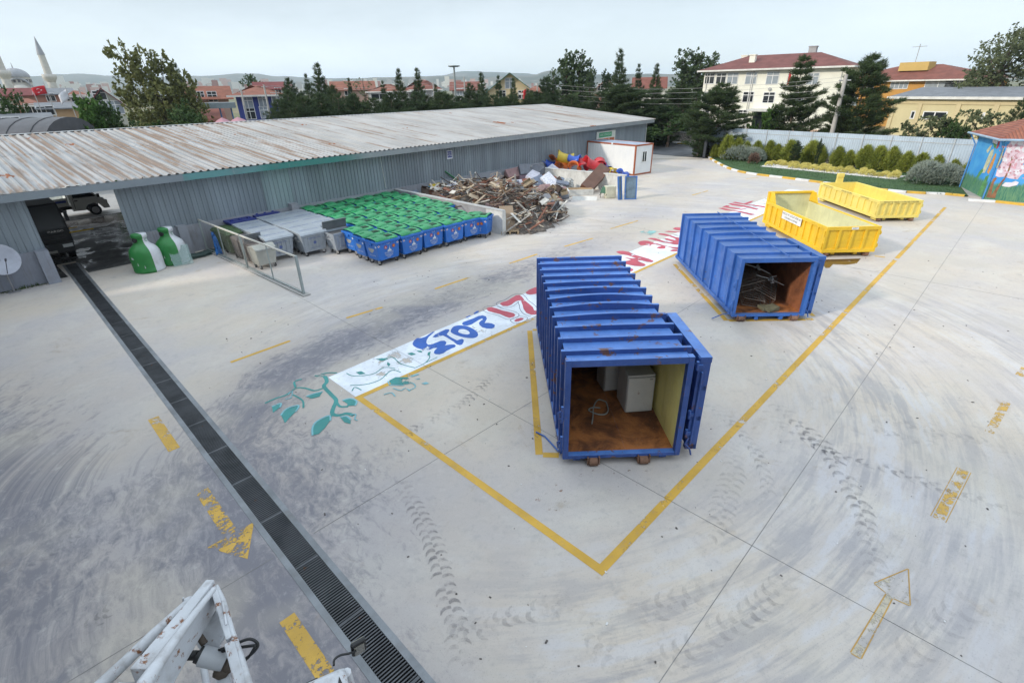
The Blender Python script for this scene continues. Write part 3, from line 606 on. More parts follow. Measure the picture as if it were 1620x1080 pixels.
def office():  # unseen block added to cast shade on the near-left yard
    t = thing('added_shade_block', 'plain rendered office block beside the yard, outside the view to the left', 'building', (0,0,0)); w = mat('office_render', (.42,.41,.39), .85, streak=.2); gl = mat('shade_block_glass', (.03,.035,.04), .1)
    mb = MB(); mb.box(-26,-5.4,-26,28.6,0,10.6); mb.build('wall', w, t); mb = MB(); mb.box(-26.2,-5.2,-26.2,28.8,10.6,10.9); mb.build('roof', m_conc, t)
    for z in (1.2,4.2,7.0):
        for y in range(-24,20,4): mb = MB(); mb.box(-5.41,-5.37,y,y+1.8,z,z+1.6); mb.build('window', gl, t)
office()
def wall_sign():
    P = shed_w(24.95, -.11, 0); zz = 3.06
    t = thing('wall_sign', 'small blue square sign with white border and white writing on the shed wall', 'sign', (P.x, P.y, zz), R(2.6))
    mb = MB(); mb.box(-.28,.28,0,.02,-.30,.30); mb.build('plate', mat('white_sign_face', (.62,.64,.72), .4), t)
    mb = MB(); mb.box(-.21,.21,-.004,.002,-.20,.24); mb.build('panel', mat('navy_sign_face', (.03,.05,.26), .4), t)
    mb = MB(); text_on(mb, 'KATI\nATIK', .19, (0,-.006,.02), (1,0,0), (0,0,1)); mb.build('lettering', mat('white_sign_ink', (.75,.76,.82), .5), t)
    P = shed_w(46.2, -.13, 0); t = thing('information_board', 'wide board with green heading and orange panels on the shed wall above the cabin', 'notice board', (P.x, P.y, 2.72), R(2.6))
    mb = MB(); mb.box(-1.75,1.75,0,.04,-.62,.58); mb.build('plate', mat('board_white', (.62,.64,.6), .5, dirt=.2), t)
    mb = MB(); mb.box(-1.3,1.05,-.006,.002,.02,.46); mb.build('heading', mat('board_green', (.05,.33,.17), .5), t)
    mb = MB(); text_on(mb, 'GERİ DÖNÜŞÜM', .27, (-.12,-.008,.24), (1,0,0), (0,0,1)); mb.build('lettering', mat('board_ink', (.62,.72,.62), .5), t)
    for x0, x1 in ((-1.62,-.62),(-.5,.52),(.64,1.6)): mb = MB(); mb.box(x0,x1,-.006,.002,-.56,-.1); mb.build('picture_panel', mat('board_orange', (.45,.13,.06), .5, var=.5, vscale=3), t)
wall_sign()
def dish():
    P = shed_w(-.50, -.62, 1.42)
    t = thing('satellite_dish', 'white satellite dish in front of the shed plinth at the left edge', 'satellite dish', (P.x, P.y, P.z), R(2.6))
    T = Matrix.Rotation(R(72), 4, 'X') @ Matrix.Rotation(R(14), 4, 'Y')
    mb = MB(); mb.T = T; n = 32; prof = [(.62*k/7, .16*(k/7)**2) for k in range(8)] + [(.635,.16),(.635,.145)]; mb.lathe(prof, n); mb.build('reflector', mat('chalky_dish_white', (.42,.44,.52), .6, dirt=.25), t)
    mb = MB(); mb.T = T; mb.cyl((0,-.60,.13),(0,-.12,.62),.014,n=6); mb.cyl((0,-.13,.60),(0,-.06,.70),.035,n=8); mb.build('feed_arm', mat('dark_feed', (.06,.06,.08), .5), t)
    mb = MB(); mb.cyl((0,.12,-1.42),(0,.12,.05),.03,n=8); mb.cyl((0,.12,.0),(0,-.02,.0),.03,n=8); mb.box(-.2,.2,-.02,.26,-1.42,-1.40); mb.build('mount', mat('dish_mount', (.3,.3,.32), .5, .4), t)
    P = shed_w(-1.55, -.55); t = thing('drum', 'blue and white drum cut off by the left edge of the view', 'drum', (P.x, P.y, 0))
    mb = MB(); mb.lathe([(0,0),(.30,0),(.30,.42)], 20); mb.build('body', mat('blue_drum', (.02,.05,.30), .5), t); mb = MB(); mb.lathe([(.30,.42),(.30,.85),(.28,.88),(0,.88)], 20); mb.build('band', mat('white_drum', (.6,.62,.66), .5), t)
dish()
def weeds():
    rng = random.Random(11); mb = MB()
    for k in range(420):
        x = rng.uniform(-2.4, .6); p = shed_w(x, -.2-abs(rng.gauss(0,.10))); h = rng.uniform(.02,.12)*(1.6 if -.3 < x < .35 else .7); a = rng.uniform(0, 6.3); d = Vector((math.cos(a), math.sin(a), 0))*.02; l = Vector((rng.uniform(-.05,.05), rng.uniform(-.08,.03), h))
        mb.add([tuple(p-d), tuple(p+d), tuple(p+l)], [(0,1,2)])
    tag(mb.build('weeds', mat('weed_green', (.06,.09,.03), .9, var=.4, vscale=6)), kind='stuff')
weeds()
# ------------------------------------------------------------------ roll-off containers
def worn_paint(name, col, rust=.10, chip=.45, rough=.45, fade=.18, top=None):
    g = G(name); v = g.obj(); c = g.mix(g.step(g.noise(v, .8, 5, .6), .3, .7), sc3(col, 1-fade), sc3(col, 1+fade))
    c = g.mix(g.step(g.noise(g.scale(v, (3,3,.4)), 2.0, 5, .65), .52, .8, 0, .4), c, sc3(col, .55))
    vc = g.n('ShaderNodeTexVoronoi', distance='CHEBYCHEV'); g.l(v, vc.inputs['Vector']); vc.inputs['Scale'].default_value = 1.15; sp = g.n('ShaderNodeSeparateXYZ'); g.l(vc.outputs['Color'], sp.inputs[0]); c = g.mix(g.math('MULTIPLY', g.step(sp.outputs[0], .45, .95), fade*1.3), c, tuple(min(1, x*1.25+.045) for x in col)); c = g.mix(g.math('MULTIPLY', g.step(sp.outputs[1], .55, .95), fade*.8), c, sc3(col, .6))
    c = g.mix(g.step(g.noise(v, 22, 3, .6), .66, .72, 0, .5), c, tuple(min(1, x*1.3+.10) for x in col))
    c = g.mix(g.step(g.noise(v, 9, 6, .7), .62, .78, 0, .35), c, (.17,.16,.15))
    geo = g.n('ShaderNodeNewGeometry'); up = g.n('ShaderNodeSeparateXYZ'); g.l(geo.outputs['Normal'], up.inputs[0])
    c = g.mix(g.math('MULTIPLY', g.step(up.outputs[2], .6, .95), g.step(g.noise(v, 2.2, 6, .65), .25, .7, .45, .85)), c, top or tuple(min(1, x*1.25+.03) for x in col))   # upward faces mixed towards the top colour
    k = g.step(g.noise(v, 3.2, 8, .7, .4), .70-.22*rust, .745-.22*rust)
    c = g.mix(g.math('MULTIPLY', k, chip), c, g.mix(g.noise(v, 18, 4, .6), (.07,.03,.018), (.24,.11,.05)))
    k3 = g.step(g.noise(g.scale(v, (9,9,.5)), 1.0, 5, .7), .63, .74, 0, .75*min(1, rust*3)); c = g.mix(k3, c, (.15,.085,.055))          # rust runs
    k4 = g.step(g.noise(g.scale(v, (.7,.7,14)), 1.3, 4, .7), .66, .70, 0, .55); c = g.mix(k4, c, sc3(col, 1.6))          # long scrapes
    g.l(c, g.b.inputs['Base Color']); g.l(g.step(g.noise(v, 3, 5, .6), .3, .7, rough-.1, rough+.25), g.b.inputs['Roughness'])
    g.bump(g.noise(v, 1.7, 3, .55), .55, .06); return g.mat
m_rustfloor = None
def rusty(name, a, b, rough=.75):
    g = G(name); v = g.obj(); c = g.mix(g.step(g.noise(v, 1.3, 7, .68, .6), .34, .66), a, b); c = g.mix(g.step(g.noise(v, 4.2, 6, .7), .55, .72, 0, .7), c, sc3(a, .45)); c = g.mix(g.step(g.noise(v, 40, 2, .5), .70, .74, 0, .6), c, (.45,.42,.38))
    g.l(c, g.b.inputs['Base Color']); g.b.inputs['Roughness'].default_value = rough; g.bump(g.noise(v, 14, 5, .7), .3, .02); return g.mat
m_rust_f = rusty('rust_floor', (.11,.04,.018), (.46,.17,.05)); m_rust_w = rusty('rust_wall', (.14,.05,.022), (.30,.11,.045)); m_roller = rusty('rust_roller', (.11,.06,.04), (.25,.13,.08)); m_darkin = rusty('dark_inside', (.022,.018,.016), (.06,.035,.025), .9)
def rails(mb, w, l, z0, z1):
    for x in (w*.5-.62, w*.5+.45): mb.box(x, x+.17, .12, l-.1, z0, z1)
def container(name, label, loc, rz, w, l, h, paint, nrib, ribd, ribw, inner, wall_right=None, bow=.0, door_gap=.30, door_dark=None, z0=.20):
    t = thing(name, label, 'container', loc, rz); th = .06
    mb = MB()                                                        # shell: two sides, roof, back
    mb.box(0, th, 0, l, z0, h); mb.box(w-th, w, 0, l, z0, h); mb.box(th, w-th, l-th, l, z0, h)
    n = nrib*2
    for i in range(n):                                               # the roof sheet sags and bows between ribs
        y0, y1 = l*i/n, l*(i+1)/n
        mb.box(th, w-th, y0, y1, h-th, h)
    mb.box(th, w-th, 0, l-th, z0, z0+.05)
    mb.build('shell', paint, t)
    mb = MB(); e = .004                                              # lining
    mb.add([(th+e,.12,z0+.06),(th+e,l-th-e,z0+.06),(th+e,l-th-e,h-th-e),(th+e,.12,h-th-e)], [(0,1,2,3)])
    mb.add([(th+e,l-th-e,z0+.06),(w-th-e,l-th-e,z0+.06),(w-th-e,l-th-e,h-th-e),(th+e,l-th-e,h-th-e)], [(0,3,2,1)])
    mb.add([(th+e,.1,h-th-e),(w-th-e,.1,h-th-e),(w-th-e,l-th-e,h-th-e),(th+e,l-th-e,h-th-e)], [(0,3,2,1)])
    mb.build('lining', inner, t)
    mb = MB(); mb.add([(w-th-e,.1,z0+.06),(w-th-e,l-th-e,z0+.06),(w-th-e,l-th-e,h-th-e),(w-th-e,.1,h-th-e)], [(0,3,2,1)]); mb.build('side_lining', wall_right or inner, t)
    mb = MB(); mb.flat([(th,.02),(w*.55,.02),(w*.55,l-th),(th,l-th)], z0+.056); mb.flat([(w*.55,.02),(w-th,.02),(w-th,l-th),(w*.55,l-th)], z0+.060); mb.build('floor', m_rust_f, t)
    mb = MB(); rng = random.Random(int(l*100)); ys = [l*(i+.5)/nrib for i in range(nrib)] if nrib > 9 else [l*(i+.62)/nrib for i in range(nrib)]
    for i, y in enumerate(ys):
        y = min(max(y, .10), l-ribw); top = []; 
        b = bow*math.exp(-((i-nrib*.38)/2.2)**2)
        mb.box(-ribd, 0, y, y+ribw, z0+.12, h+ribd); mb.box(w, w+ribd, y, y+ribw, z0+.12, h+ribd)
        N = 8
        for k in range(N):
            xa, xb = w*k/N, w*(k+1)/N; za, zb = b*math.sin(PI*k/N), b*math.sin(PI*(k+1)/N); vs = []
            for x, z in ((xa, za), (xb, zb)): vs += [(x,y,h-.01),(x,y+ribw,h-.01),(x,y+ribw,h+ribd+z),(x,y,h+ribd+z)]
            mb.add(vs, [(0,4,7,3),(3,7,6,2),(1,2,6,5),(0,1,5,4)])
    mb.build('ribs', paint, t, .008)
    mb = MB(); mb.box(-.05, .07, -.06, .09, z0-.02, h+.06); mb.box(w-.07, w+.05, -.06, .09, z0-.02, h+.06); mb.box(.07, w-.07, -.058, .088, h-.09, h+.058); mb.box(.07, w-.07, -.058, .088, z0-.02, z0+.07)
    mb.box(-ribd*.9, 0, .1, l, z0, z0+.14); mb.box(w, w+ribd*.9, .1, l, z0, z0+.14)
    mb.build('frame', paint, t, .008)
    mb = MB(); rails(mb, w, l, .06, z0); mb.box(.2,.36,.05,.4,.05,z0-.02); mb.box(w-.36,w-.2,.05,.4,.05,z0-.02); mb.build('skid_rails', paint, t, .006)
    return t
def rollers(t, xs, y=-.02, r=.10, wd=.18):
    for x in xs:
        mb = MB(); mb.cyl((x-wd/2,y,r), (x+wd/2,y,r), r, n=16, smooth=True); mb.cyl((x-wd/2-.03,y,r), (x+wd/2+.03,y,r), .035, n=8); mb.box(x-wd/2-.045,x-wd/2-.02,y-.06,y+.16,r-.05,r+.14); mb.box(x+wd/2+.02,x+wd/2+.045,y-.06,y+.16,r-.05,r+.14); mb.build('roller', m_roller, t)
def swung_door(t, x, w, h, y0, y1, paint, z0=.2):
    """door folded right round to lie along the right-hand side; ribs face out"""
    mb = MB(); d = .05; mb.box(x, x+d, y0, y1, z0, h); L = y1-y0
    for z in (z0, z0+(h-z0)*.33, z0+(h-z0)*.66, h-.12): mb.box(x+d, x+d+.13, y0, y1, z, z+.12)
    for y in (y0, y1-.12): mb.box(x-.06, x+d+.14, y, y+.12, z0-.01, h+.01)
    mb.box(x-.045, x+d+.145, y0-.015, y1+.015, h-.10, h+.03)
    o = mb.build('door', paint, t, .008)
    for z in (.55, h*.42, h-.25): mb = MB(); mb.cyl((x-.10,y0-.03,z), (x-.10,y0-.03,z+.2), .03, n=8); mb.box(x-.12, x+.02, y0-.04, y0+.05, z+.05, z+.12); mb.build('hinge', paint, o)
    mb = MB(); mb.cyl((x+.02,y0-.04,.35),(x+.02,y0-.04,h-.3),.022,n=8); mb.tube([(x-.05,y0-.06,.55),(x-.12,y0-.1,.42),(x-.02,y0-.1,.30),(x+.03,y0-.06,.22),(x+.06,y0-.08,.1)], .02); mb.build('latch_bar', paint, o)
    return o
def latch_left(t, h, paint):
    mb = MB()
    for z in (.5, 1.25): mb.tube([(-.06,-.05,z),(-.16,-.08,z+.02),(-.18,-.07,z+.16),(-.07,-.05,z+.20)], .018); mb.cyl((-.09,-.06,z-.1),(-.09,-.06,z+.3),.03,n=8)
    mb.build('latch', paint, t)
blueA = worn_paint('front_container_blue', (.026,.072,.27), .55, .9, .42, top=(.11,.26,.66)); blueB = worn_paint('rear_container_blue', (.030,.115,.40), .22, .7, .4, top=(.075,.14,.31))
yelA = worn_paint('golden_yellow_paint', (.74,.47,.025), .05, .5, .45, .10); yelB = worn_paint('lemon_yellow_paint', (.72,.58,.15), .05, .4, .5, .08)
m_palein = worn_paint('pale_inside_paint', (.60,.58,.36), .06, .35, .6, .12)
TH1 = R(-43.6)
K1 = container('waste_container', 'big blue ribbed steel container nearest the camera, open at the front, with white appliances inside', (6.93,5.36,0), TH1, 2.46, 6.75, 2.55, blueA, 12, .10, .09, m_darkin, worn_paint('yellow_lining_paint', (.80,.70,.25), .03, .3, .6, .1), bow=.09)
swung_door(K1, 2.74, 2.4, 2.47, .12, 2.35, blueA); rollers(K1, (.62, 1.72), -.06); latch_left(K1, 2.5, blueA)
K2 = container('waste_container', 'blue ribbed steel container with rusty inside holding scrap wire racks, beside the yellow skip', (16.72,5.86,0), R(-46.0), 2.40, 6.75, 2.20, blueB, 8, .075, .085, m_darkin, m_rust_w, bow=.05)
swung_door(K2, 2.58, 2.3, 2.22, .1, 2.3, blueB); rollers(K2, (.30, 2.12), -.02, .1, .2); latch_left(K2, 2.2, blueB)
mb = MB(); mb.cyl((1.5,0,2.30),(1.5,6.6,2.30),.018,n=6); mb.build('roof_rod', blueB, K2); mb = MB(); mb.box(.78,.9,-.03,.5,.05,.2); mb.box(1.62,1.74,-.03,.5,.05,.2); mb.build('skid_shoe', blueB, K2)
mb = MB(); mb.tube([(-.1,.0,.28),(-.3,.1,.22),(-.62,.16,.03)], .018); mb.build('lever', blueB, K2)
def open_skip(name, label, loc, rz, w, l, h, paint, inner, npan, nfront, head=0.0, z0=.22):
    t = thing(name, label, 'skip', loc, rz); th = .05; d = .07
    def side(x0, x1, xr0, xr1, nm):
        mb = MB(); mb.box(x0, x1, 0, l, z0+.02, h-.03)
        mb.box(xr0, xr1, 0, l, h-.15, h); mb.box(xr0, xr1, 0, l, z0, z0+.16)
        for i in range(npan+1): y = min(l-.09, (l-.09)*i/npan); mb.box(xr0, xr1, y, y+.09, z0+.16, h-.15)
        if head: mb.add([(x0,l-.85,h),(x0,l,h),(x0,l,h+head),(x0,l-.5,h+head),(x1,l-.85,h),(x1,l,h),(x1,l,h+head),(x1,l-.5,h+head)], [(0,3,2,1),(4,5,6,7),(0,4,7,3),(3,7,6,2),(1,2,6,5)]); mb.box(xr0, xr1, l-.12, l, h, h+head)
        mb.build(nm, paint, t, .006)
    side(0, th, -d, 0, 'side_panel'); side(w-th, w, w, w+d, 'side_panel')
    mb = MB(); mb.box(-d, w+d, -.06, 0, z0, h)
    mb.box(-d, w+d, -.13, -.06, h-.15, h+.01); mb.box(-d, w+d, -.13, -.06, z0, z0+.16)
    for i in range(nfront+1): x = -d+(w+2*d-.11)*i/nfront; mb.box(x, x+.11, -.13, -.06, z0+.16, h-.15)
    g = mb.build('tailgate', paint, t, .006)
    for z in (z0+.2, h-.4): mb = MB(); mb.cyl((w+d+.06,-.05,z),(w+d+.06,-.05,z+.18),.04,n=8); mb.box(w+d, w+d+.1, -.09, -.01, z+.04, z+.12); mb.build('hinge', paint, g)
    for z in (z0+.18, h-.42): mb = MB(); mb.cyl((-d-.03,-.06,z),(-d-.03,-.06,z+.25),.03,n=8); mb.build('hinge', paint, g)
    mb = MB(); mb.box(-d, w+d, l, l+.06, z0, h+head); 
    if head: mb.box(-d, w+d, l-.10, l, h+head-.10, h+head+.01)
    mb.build('headboard', paint, t, .006)
    mb = MB(); e = .004; H = h+head-.04
    mb.add([(th+e,0.01,z0+.05),(th+e,l-e,z0+.05),(th+e,l-e,h-.04),(th+e,.01,h-.04)], [(0,1,2,3)]); mb.add([(w-th-e,.01,z0+.05),(w-th-e,l-e,z0+.05),(w-th-e,l-e,h-.04),(w-th-e,.01,h-.04)], [(0,3,2,1)])
    mb.add([(th,l-e,z0+.05),(w-th,l-e,z0+.05),(w-th,l-e,H-.1),(th,l-e,H-.1)], [(0,3,2,1)]); mb.add([(th,e,z0+.05),(w-th,e,z0+.05),(w-th,e,h-.04),(th,e,h-.04)], [(0,1,2,3)]); mb.flat([(th,0),(w-th,0),(w-th,l),(th,l)], z0+.052)
    mb.build('lining', inner, t)
    mb = MB(); rails(mb, w, l, .05, z0); mb.box(th, w-th, .02, l-.02, z0-.02, z0+.04); mb.box(.1,.3,.02,.5,.07,z0); mb.box(w-.3,w-.1,.02,.5,.07,z0); mb.box(.1,.3,l-.5,l,.03,z0); mb.box(w-.3,w-.1,l-.5,l,.03,z0); mb.build('underframe', paint, t)
    rollers(t, (.24, w-.24), -.0, .11, .17); return t
c3 = at(1297, 406); K3 = open_skip('waste_skip', 'golden yellow open skip with a high headboard and white sign on its side', (c3.x, c3.y, 0), R(-45), 2.36, 5.9, 1.42, yelA, m_palein, 10, 4, .52)
c4 = at(1382, 350.5); K4 = open_skip('waste_skip', 'pale lemon yellow low open skip with black lettering along its rim, beyond the golden one', (c4.x, c4.y, 0), R(-46), 2.35, 6.15, 1.20, yelB, yelB, 10, 6, 0.0)
m_ink = mat('black_lettering', (.03,.03,.03), .6)
def skip_marks():
    s = MB(); s.box(-.095,-.072, 2.05, 3.95, .92, 1.30); o = s.build('sign_panel', mat('white_sign_panel', (.75,.75,.75), .4), K3)
    mb = MB(); text_on(mb, 'MOLOZ VE TADİLAT ATIKLARI', .145, (-.095, 3.0, 1.20), (0,-1,0), (0,0,1), .003, sx=.90); text_on(mb, 'TOPLAMA KONTEYNERİ', .13, (-.095, 3.0, 1.03), (0,-1,0), (0,0,1), .003, sx=.9); mb.build('lettering', m_ink, o)
    s = MB(); s.box(1.06,1.36,-.15,-.128,1.30,1.41); o = s.build('number_plate', bpy.data.materials['white_sign_panel'], K3); mb = MB(); text_on(mb, 'DİM 7', .085, (1.21,-.15,1.355), (1,0,0), (0,0,1), .003); mb.build('lettering', m_ink, o)
    mb = MB(); text_on(mb, 'MOLOZ VE TADİLAT', .125, (-.07, 5.2, 1.125), (0,-1,0), (0,0,1), .004); text_on(mb, 'ATIKLARI TOPLAMA', .125, (-.07, 3.1, 1.125), (0,-1,0), (0,0,1), .004); text_on(mb, 'KONTEYNERİ', .125, (-.07, 1.25, 1.125), (0,-1,0), (0,0,1), .004)
    text_on(mb, 'MOLOZ VE TADİLAT ATIKLARI TOPLAMA', .13, (1.17,-.13,1.125), (1,0,0), (0,0,1), .004, sx=.82); mb.build('lettering', m_ink, K4)
    mb = MB(); mb.frustum(.95,1.45,6.15,6.3,.5, 1.0,1.4,6.17,6.28,1.75); mb.box(1.0,1.4,6.12,6.34,1.55,1.78); mb.build('lifting_post', yelB, K4)
skip_marks()
# ------------------------------------------------------------------ what lies inside the containers
K1M = Matrix.Translation((6.93,5.36,0)) @ Matrix.Rotation(TH1, 4, 'Z'); K2M = Matrix.Translation((16.72,5.86,0)) @ Matrix.Rotation(R(-46), 4, 'Z')
m_enamel = mat('old_white_enamel', (.62,.62,.60), .4, var=.06, dirt=.25, rust=.08); m_enamel_dark = mat('grey_appliance_trim', (.25,.25,.25), .5)
def appliance(label, lx, ly, w, d, h, rz):
    p = K1M @ Vector((lx, ly, .262)); t = thing('refrigerator', label, 'appliance', p, TH1+rz)
    mb = MB(); mb.box(-w/2,w/2,-d/2+.05,d/2,.03,h-.04); mb.build('body', m_enamel, t, .012)
    mb = MB(); mb.box(-w/2-.005,w/2+.005,-d/2+.03,d/2+.01,h-.04,h); mb.build('worktop', m_enamel, t, .008)
    mb = MB(); mb.box(-w/2+.01,w/2-.005,-d/2,-d/2+.045,.06,h-.06); o = mb.build('door', m_enamel, t, .01)
    mb = MB(); mb.box(w/2-.14,w/2-.06,-d/2-.008,-d/2+.01,h-.12,h-.095); mb.build('handle', m_enamel_dark, o)
    mb = MB(); mb.box(-w/2+.04,w/2-.04,-d/2+.08,d/2-.04,0,.035); mb.build('plinth', m_enamel_dark, t)
appliance('white under-counter refrigerator standing nearest the opening of the blue container', 1.96, 1.80, .66, .74, 1.06, R(4))
appliance('taller white refrigerator standing behind the small one in the blue container', 1.62, 2.75, .66, .62, 1.5, R(8))
appliance('white refrigerator deepest inside the blue container', 1.98, 3.5, .62, .6, 1.45, R(-4))
def hose(): 
    mb = MB(); f = lambda x, y, z=.29: K1M @ Vector((x, y, z))
    mb.tube([tuple(f(*q)) for q in smooth3([(1.30,1.95),(1.12,2.05),(.95,1.75),(.86,1.35),(.78,1.05)])], .016); mb.tube([tuple(f(*q)) for q in smooth3([(1.30,1.92),(1.28,1.6),(1.18,1.42),(1.0,1.42),(.80,1.6),(.92,1.72),(1.1,1.68)])], .016)
    tag(mb.build('hose', mat('grey_hose', (.35,.36,.34), .5)), 'two grey drain hoses lying on the rusty container floor', 'hose')
    pts = [P for P in (at(848,683,.03), at(862,690,.03), at(874,703,.03), at(884,714,.06))]
    pts = [tuple(p) for p in pts]+[tuple(K1M @ Vector((-.12,.05,.35)))]; mb = MB(); mb.tube(pts, .02); tag(mb.build('strap', mat('blue_strap', (.06,.14,.42), .6)), 'blue strap trailing from the corner of the near container onto the ground', 'strap')
def smooth3(pts, k=5):
    pts = [Vector(tuple(p)+(0,)*(3-len(p))) for p in pts]; out = []; n = len(pts)
    for i in range(n-1):
        p0, p1, p2, p3 = pts[max(i-1,0)], pts[i], pts[i+1], pts[min(i+2,n-1)]
        for j in range(k):
            t = j/k; v = .5*((2*p1)+(p2-p0)*t+(2*p0-5*p1+4*p2-p3)*t*t+(3*p1-p0-3*p2+p3)*t**3); out.append((v.x, v.y, v.z) if len(pts[0]) == 3 and any(abs(p.z) > 1e-9 for p in pts) else (v.x, v.y))
    v = pts[-1]; out.append((v.x, v.y, v.z) if any(abs(p.z) > 1e-9 for p in pts) else (v.x, v.y)); return out
hose()
def racks():
    m_wire = mat('blackened_wire', (.17,.14,.12), .6, .2, var=.4, rust=.4); m_alu = mat('bent_bright_wire', (.42,.44,.46), .4, .6)
    def rack(label, lx, ly, lz, w, d, rot):
        p = K2M @ Vector((lx, ly, lz)); t = thing('wire_rack', label, 'wire rack', p, 0, 'scrap wire racks in the container'); t.rotation_euler = (rot[0], rot[1], rot[2]+R(-46))
        mb = MB()
        for z in (0, .28):
            for x in np.arange(-w/2, w/2+.01, .055): mb.cyl((x,-d/2,z),(x,d/2,z),.006,n=4,caps=False)
            for y in np.arange(-d/2, d/2+.01, .16): mb.cyl((-w/2,y,z),(w/2,y,z),.008,n=4,caps=False)
        for x in (-w/2, w/2):
            for y in np.arange(-d/2, d/2+.01, .16): mb.cyl((x,y,0),(x,y,.28),.008,n=4,caps=False)
        mb.build('wires', m_wire, t); mb = MB()
        for z in (0, .28):
            for a, b in (((-w/2,-d/2),(w/2,-d/2)),((w/2,-d/2),(w/2,d/2)),((w/2,d/2),(-w/2,d/2)),((-w/2,d/2),(-w/2,-d/2))): mb.cyl((a[0],a[1],z),(b[0],b[1],z),.014,n=6)
        mb.build('frame', m_wire, t)
    rack('dark wire rack lying at the top left of the scrap in the blue container', .72, 1.5, .95, 1.0, 1.3, (R(14), R(-10), R(12)))
    rack('dark wire rack tipped on the right of the scrap in the blue container', 1.55, 1.45, .62, .8, 1.4, (R(16), R(26), R(-18)))
    rack('dark wire rack lowest in the scrap in the blue container', 1.02, 1.05, .38, .7, .9, (R(12), R(8), R(-12)))
    rack('dark wire rack at the back of the scrap in the blue container', .9, 2.6, .5, 1.4, 1.4, (R(-6), R(6), R(25)))
    for i, (lx, ly, lz, lab) in enumerate(((1.28,1.5,1.42,'tangle of bright bent wire lying on top of the racks'), (1.62,1.05,1.14,'second tangle of bright bent wire lower on the racks'))):
        rng = random.Random(30+i); mb = MB(); p = K2M @ Vector((lx, ly, lz))
        for k in range(5):
            q = Vector((0,0,0)); pts = [tuple(p)]
            for s in range(6): q += Vector((rng.uniform(-.16,.16), rng.uniform(-.12,.12), rng.uniform(-.09,.09))); q *= .8; pts.append(tuple(p+q))
            mb.tube(smooth3(pts), .014, 6)
        d = K2M.to_3x3() @ Vector((-.5,.1,.12)); mb.tube([tuple(p), tuple(p+d)], .016, 6); mb.tube([tuple(p), tuple(p-d*.9+Vector((0,0,-.1)))], .012, 6)
        tag(mb.build('bent_wire', m_alu), lab, 'wire')
    p = K2M @ Vector((1.35,.32,.29)); mb = MB(); mb.cbox((0,0,.05),(.62,.36,.1),(.05,.1,.2)); mb.cbox((.05,-.1,.09),(.5,.3,.08),(.1,-.1,.5)); o = mb.build('folded_sacking', mat('olive_sacking', (.13,.12,.075), .9, var=.3, vscale=5)); o.matrix_world = Matrix.Translation(p) @ Matrix.Rotation(R(-46),4,'Z'); tag(o, 'folded olive sacking at the mouth of the container with the racks', 'sacking')
    p = K2M @ Vector((.2,.6,.27)); mb = MB()
    for k in range(5): mb.cbox((.05*k,.1*(k % 2),.03+.02*k),(.35,.12,.03),(.1*k,.2,k*.8))
    o = mb.build('broken_boards', mat('dark_board', (.06,.045,.035), .9)); o.matrix_world = Matrix.Translation(p); tag(o, 'few dark broken boards just inside the container with the racks', 'boards')
racks()
# ------------------------------------------------------------------ wheeled bins
def plastic(name, col, rough=.42, var=.08, dirt=.12):
    return mat(name, col, rough, var=var, vscale=2.0, dirt=dirt, rand=.28, fine=.06, streak=.3)
m_binblue = plastic('bin_blue_plastic', (.020,.16,.58)); m_lid = plastic('bin_green_lid', (.028,.29,.11), .33, .14)
m_rubber = mat('black_rubber', (.02,.02,.022), .7); m_zinc = mat('castor_zinc', (.42,.42,.42), .4, .6)
m_stick = mat('white_print', (.62,.66,.74), .5); m_stred = mat('red_sticker', (.45,.04,.05), .5); m_stor = mat('orange_sticker', (.55,.24,.02), .5); m_grey = mat('grey_print', (.33,.33,.31), .5)
def castor(t, x, y, r=.10, rot=.3):
    mb = MB(); T = Matrix.Translation((x,y,0)) @ Matrix.Rotation(rot,4,'Z'); mb.T = T; mb.box(-.045,-.03,-.05,.07,r*.7,.24); mb.box(.03,.045,-.05,.07,r*.7,.24); mb.box(-.05,.05,-.03,.08,.225,.25)
    o = mb.build('castor', m_zinc, t); mb = MB(); mb.T = T; mb.cyl((-.026,.0,r),(.026,.0,r),r,n=14); mb.build('wheel', m_rubber, o)
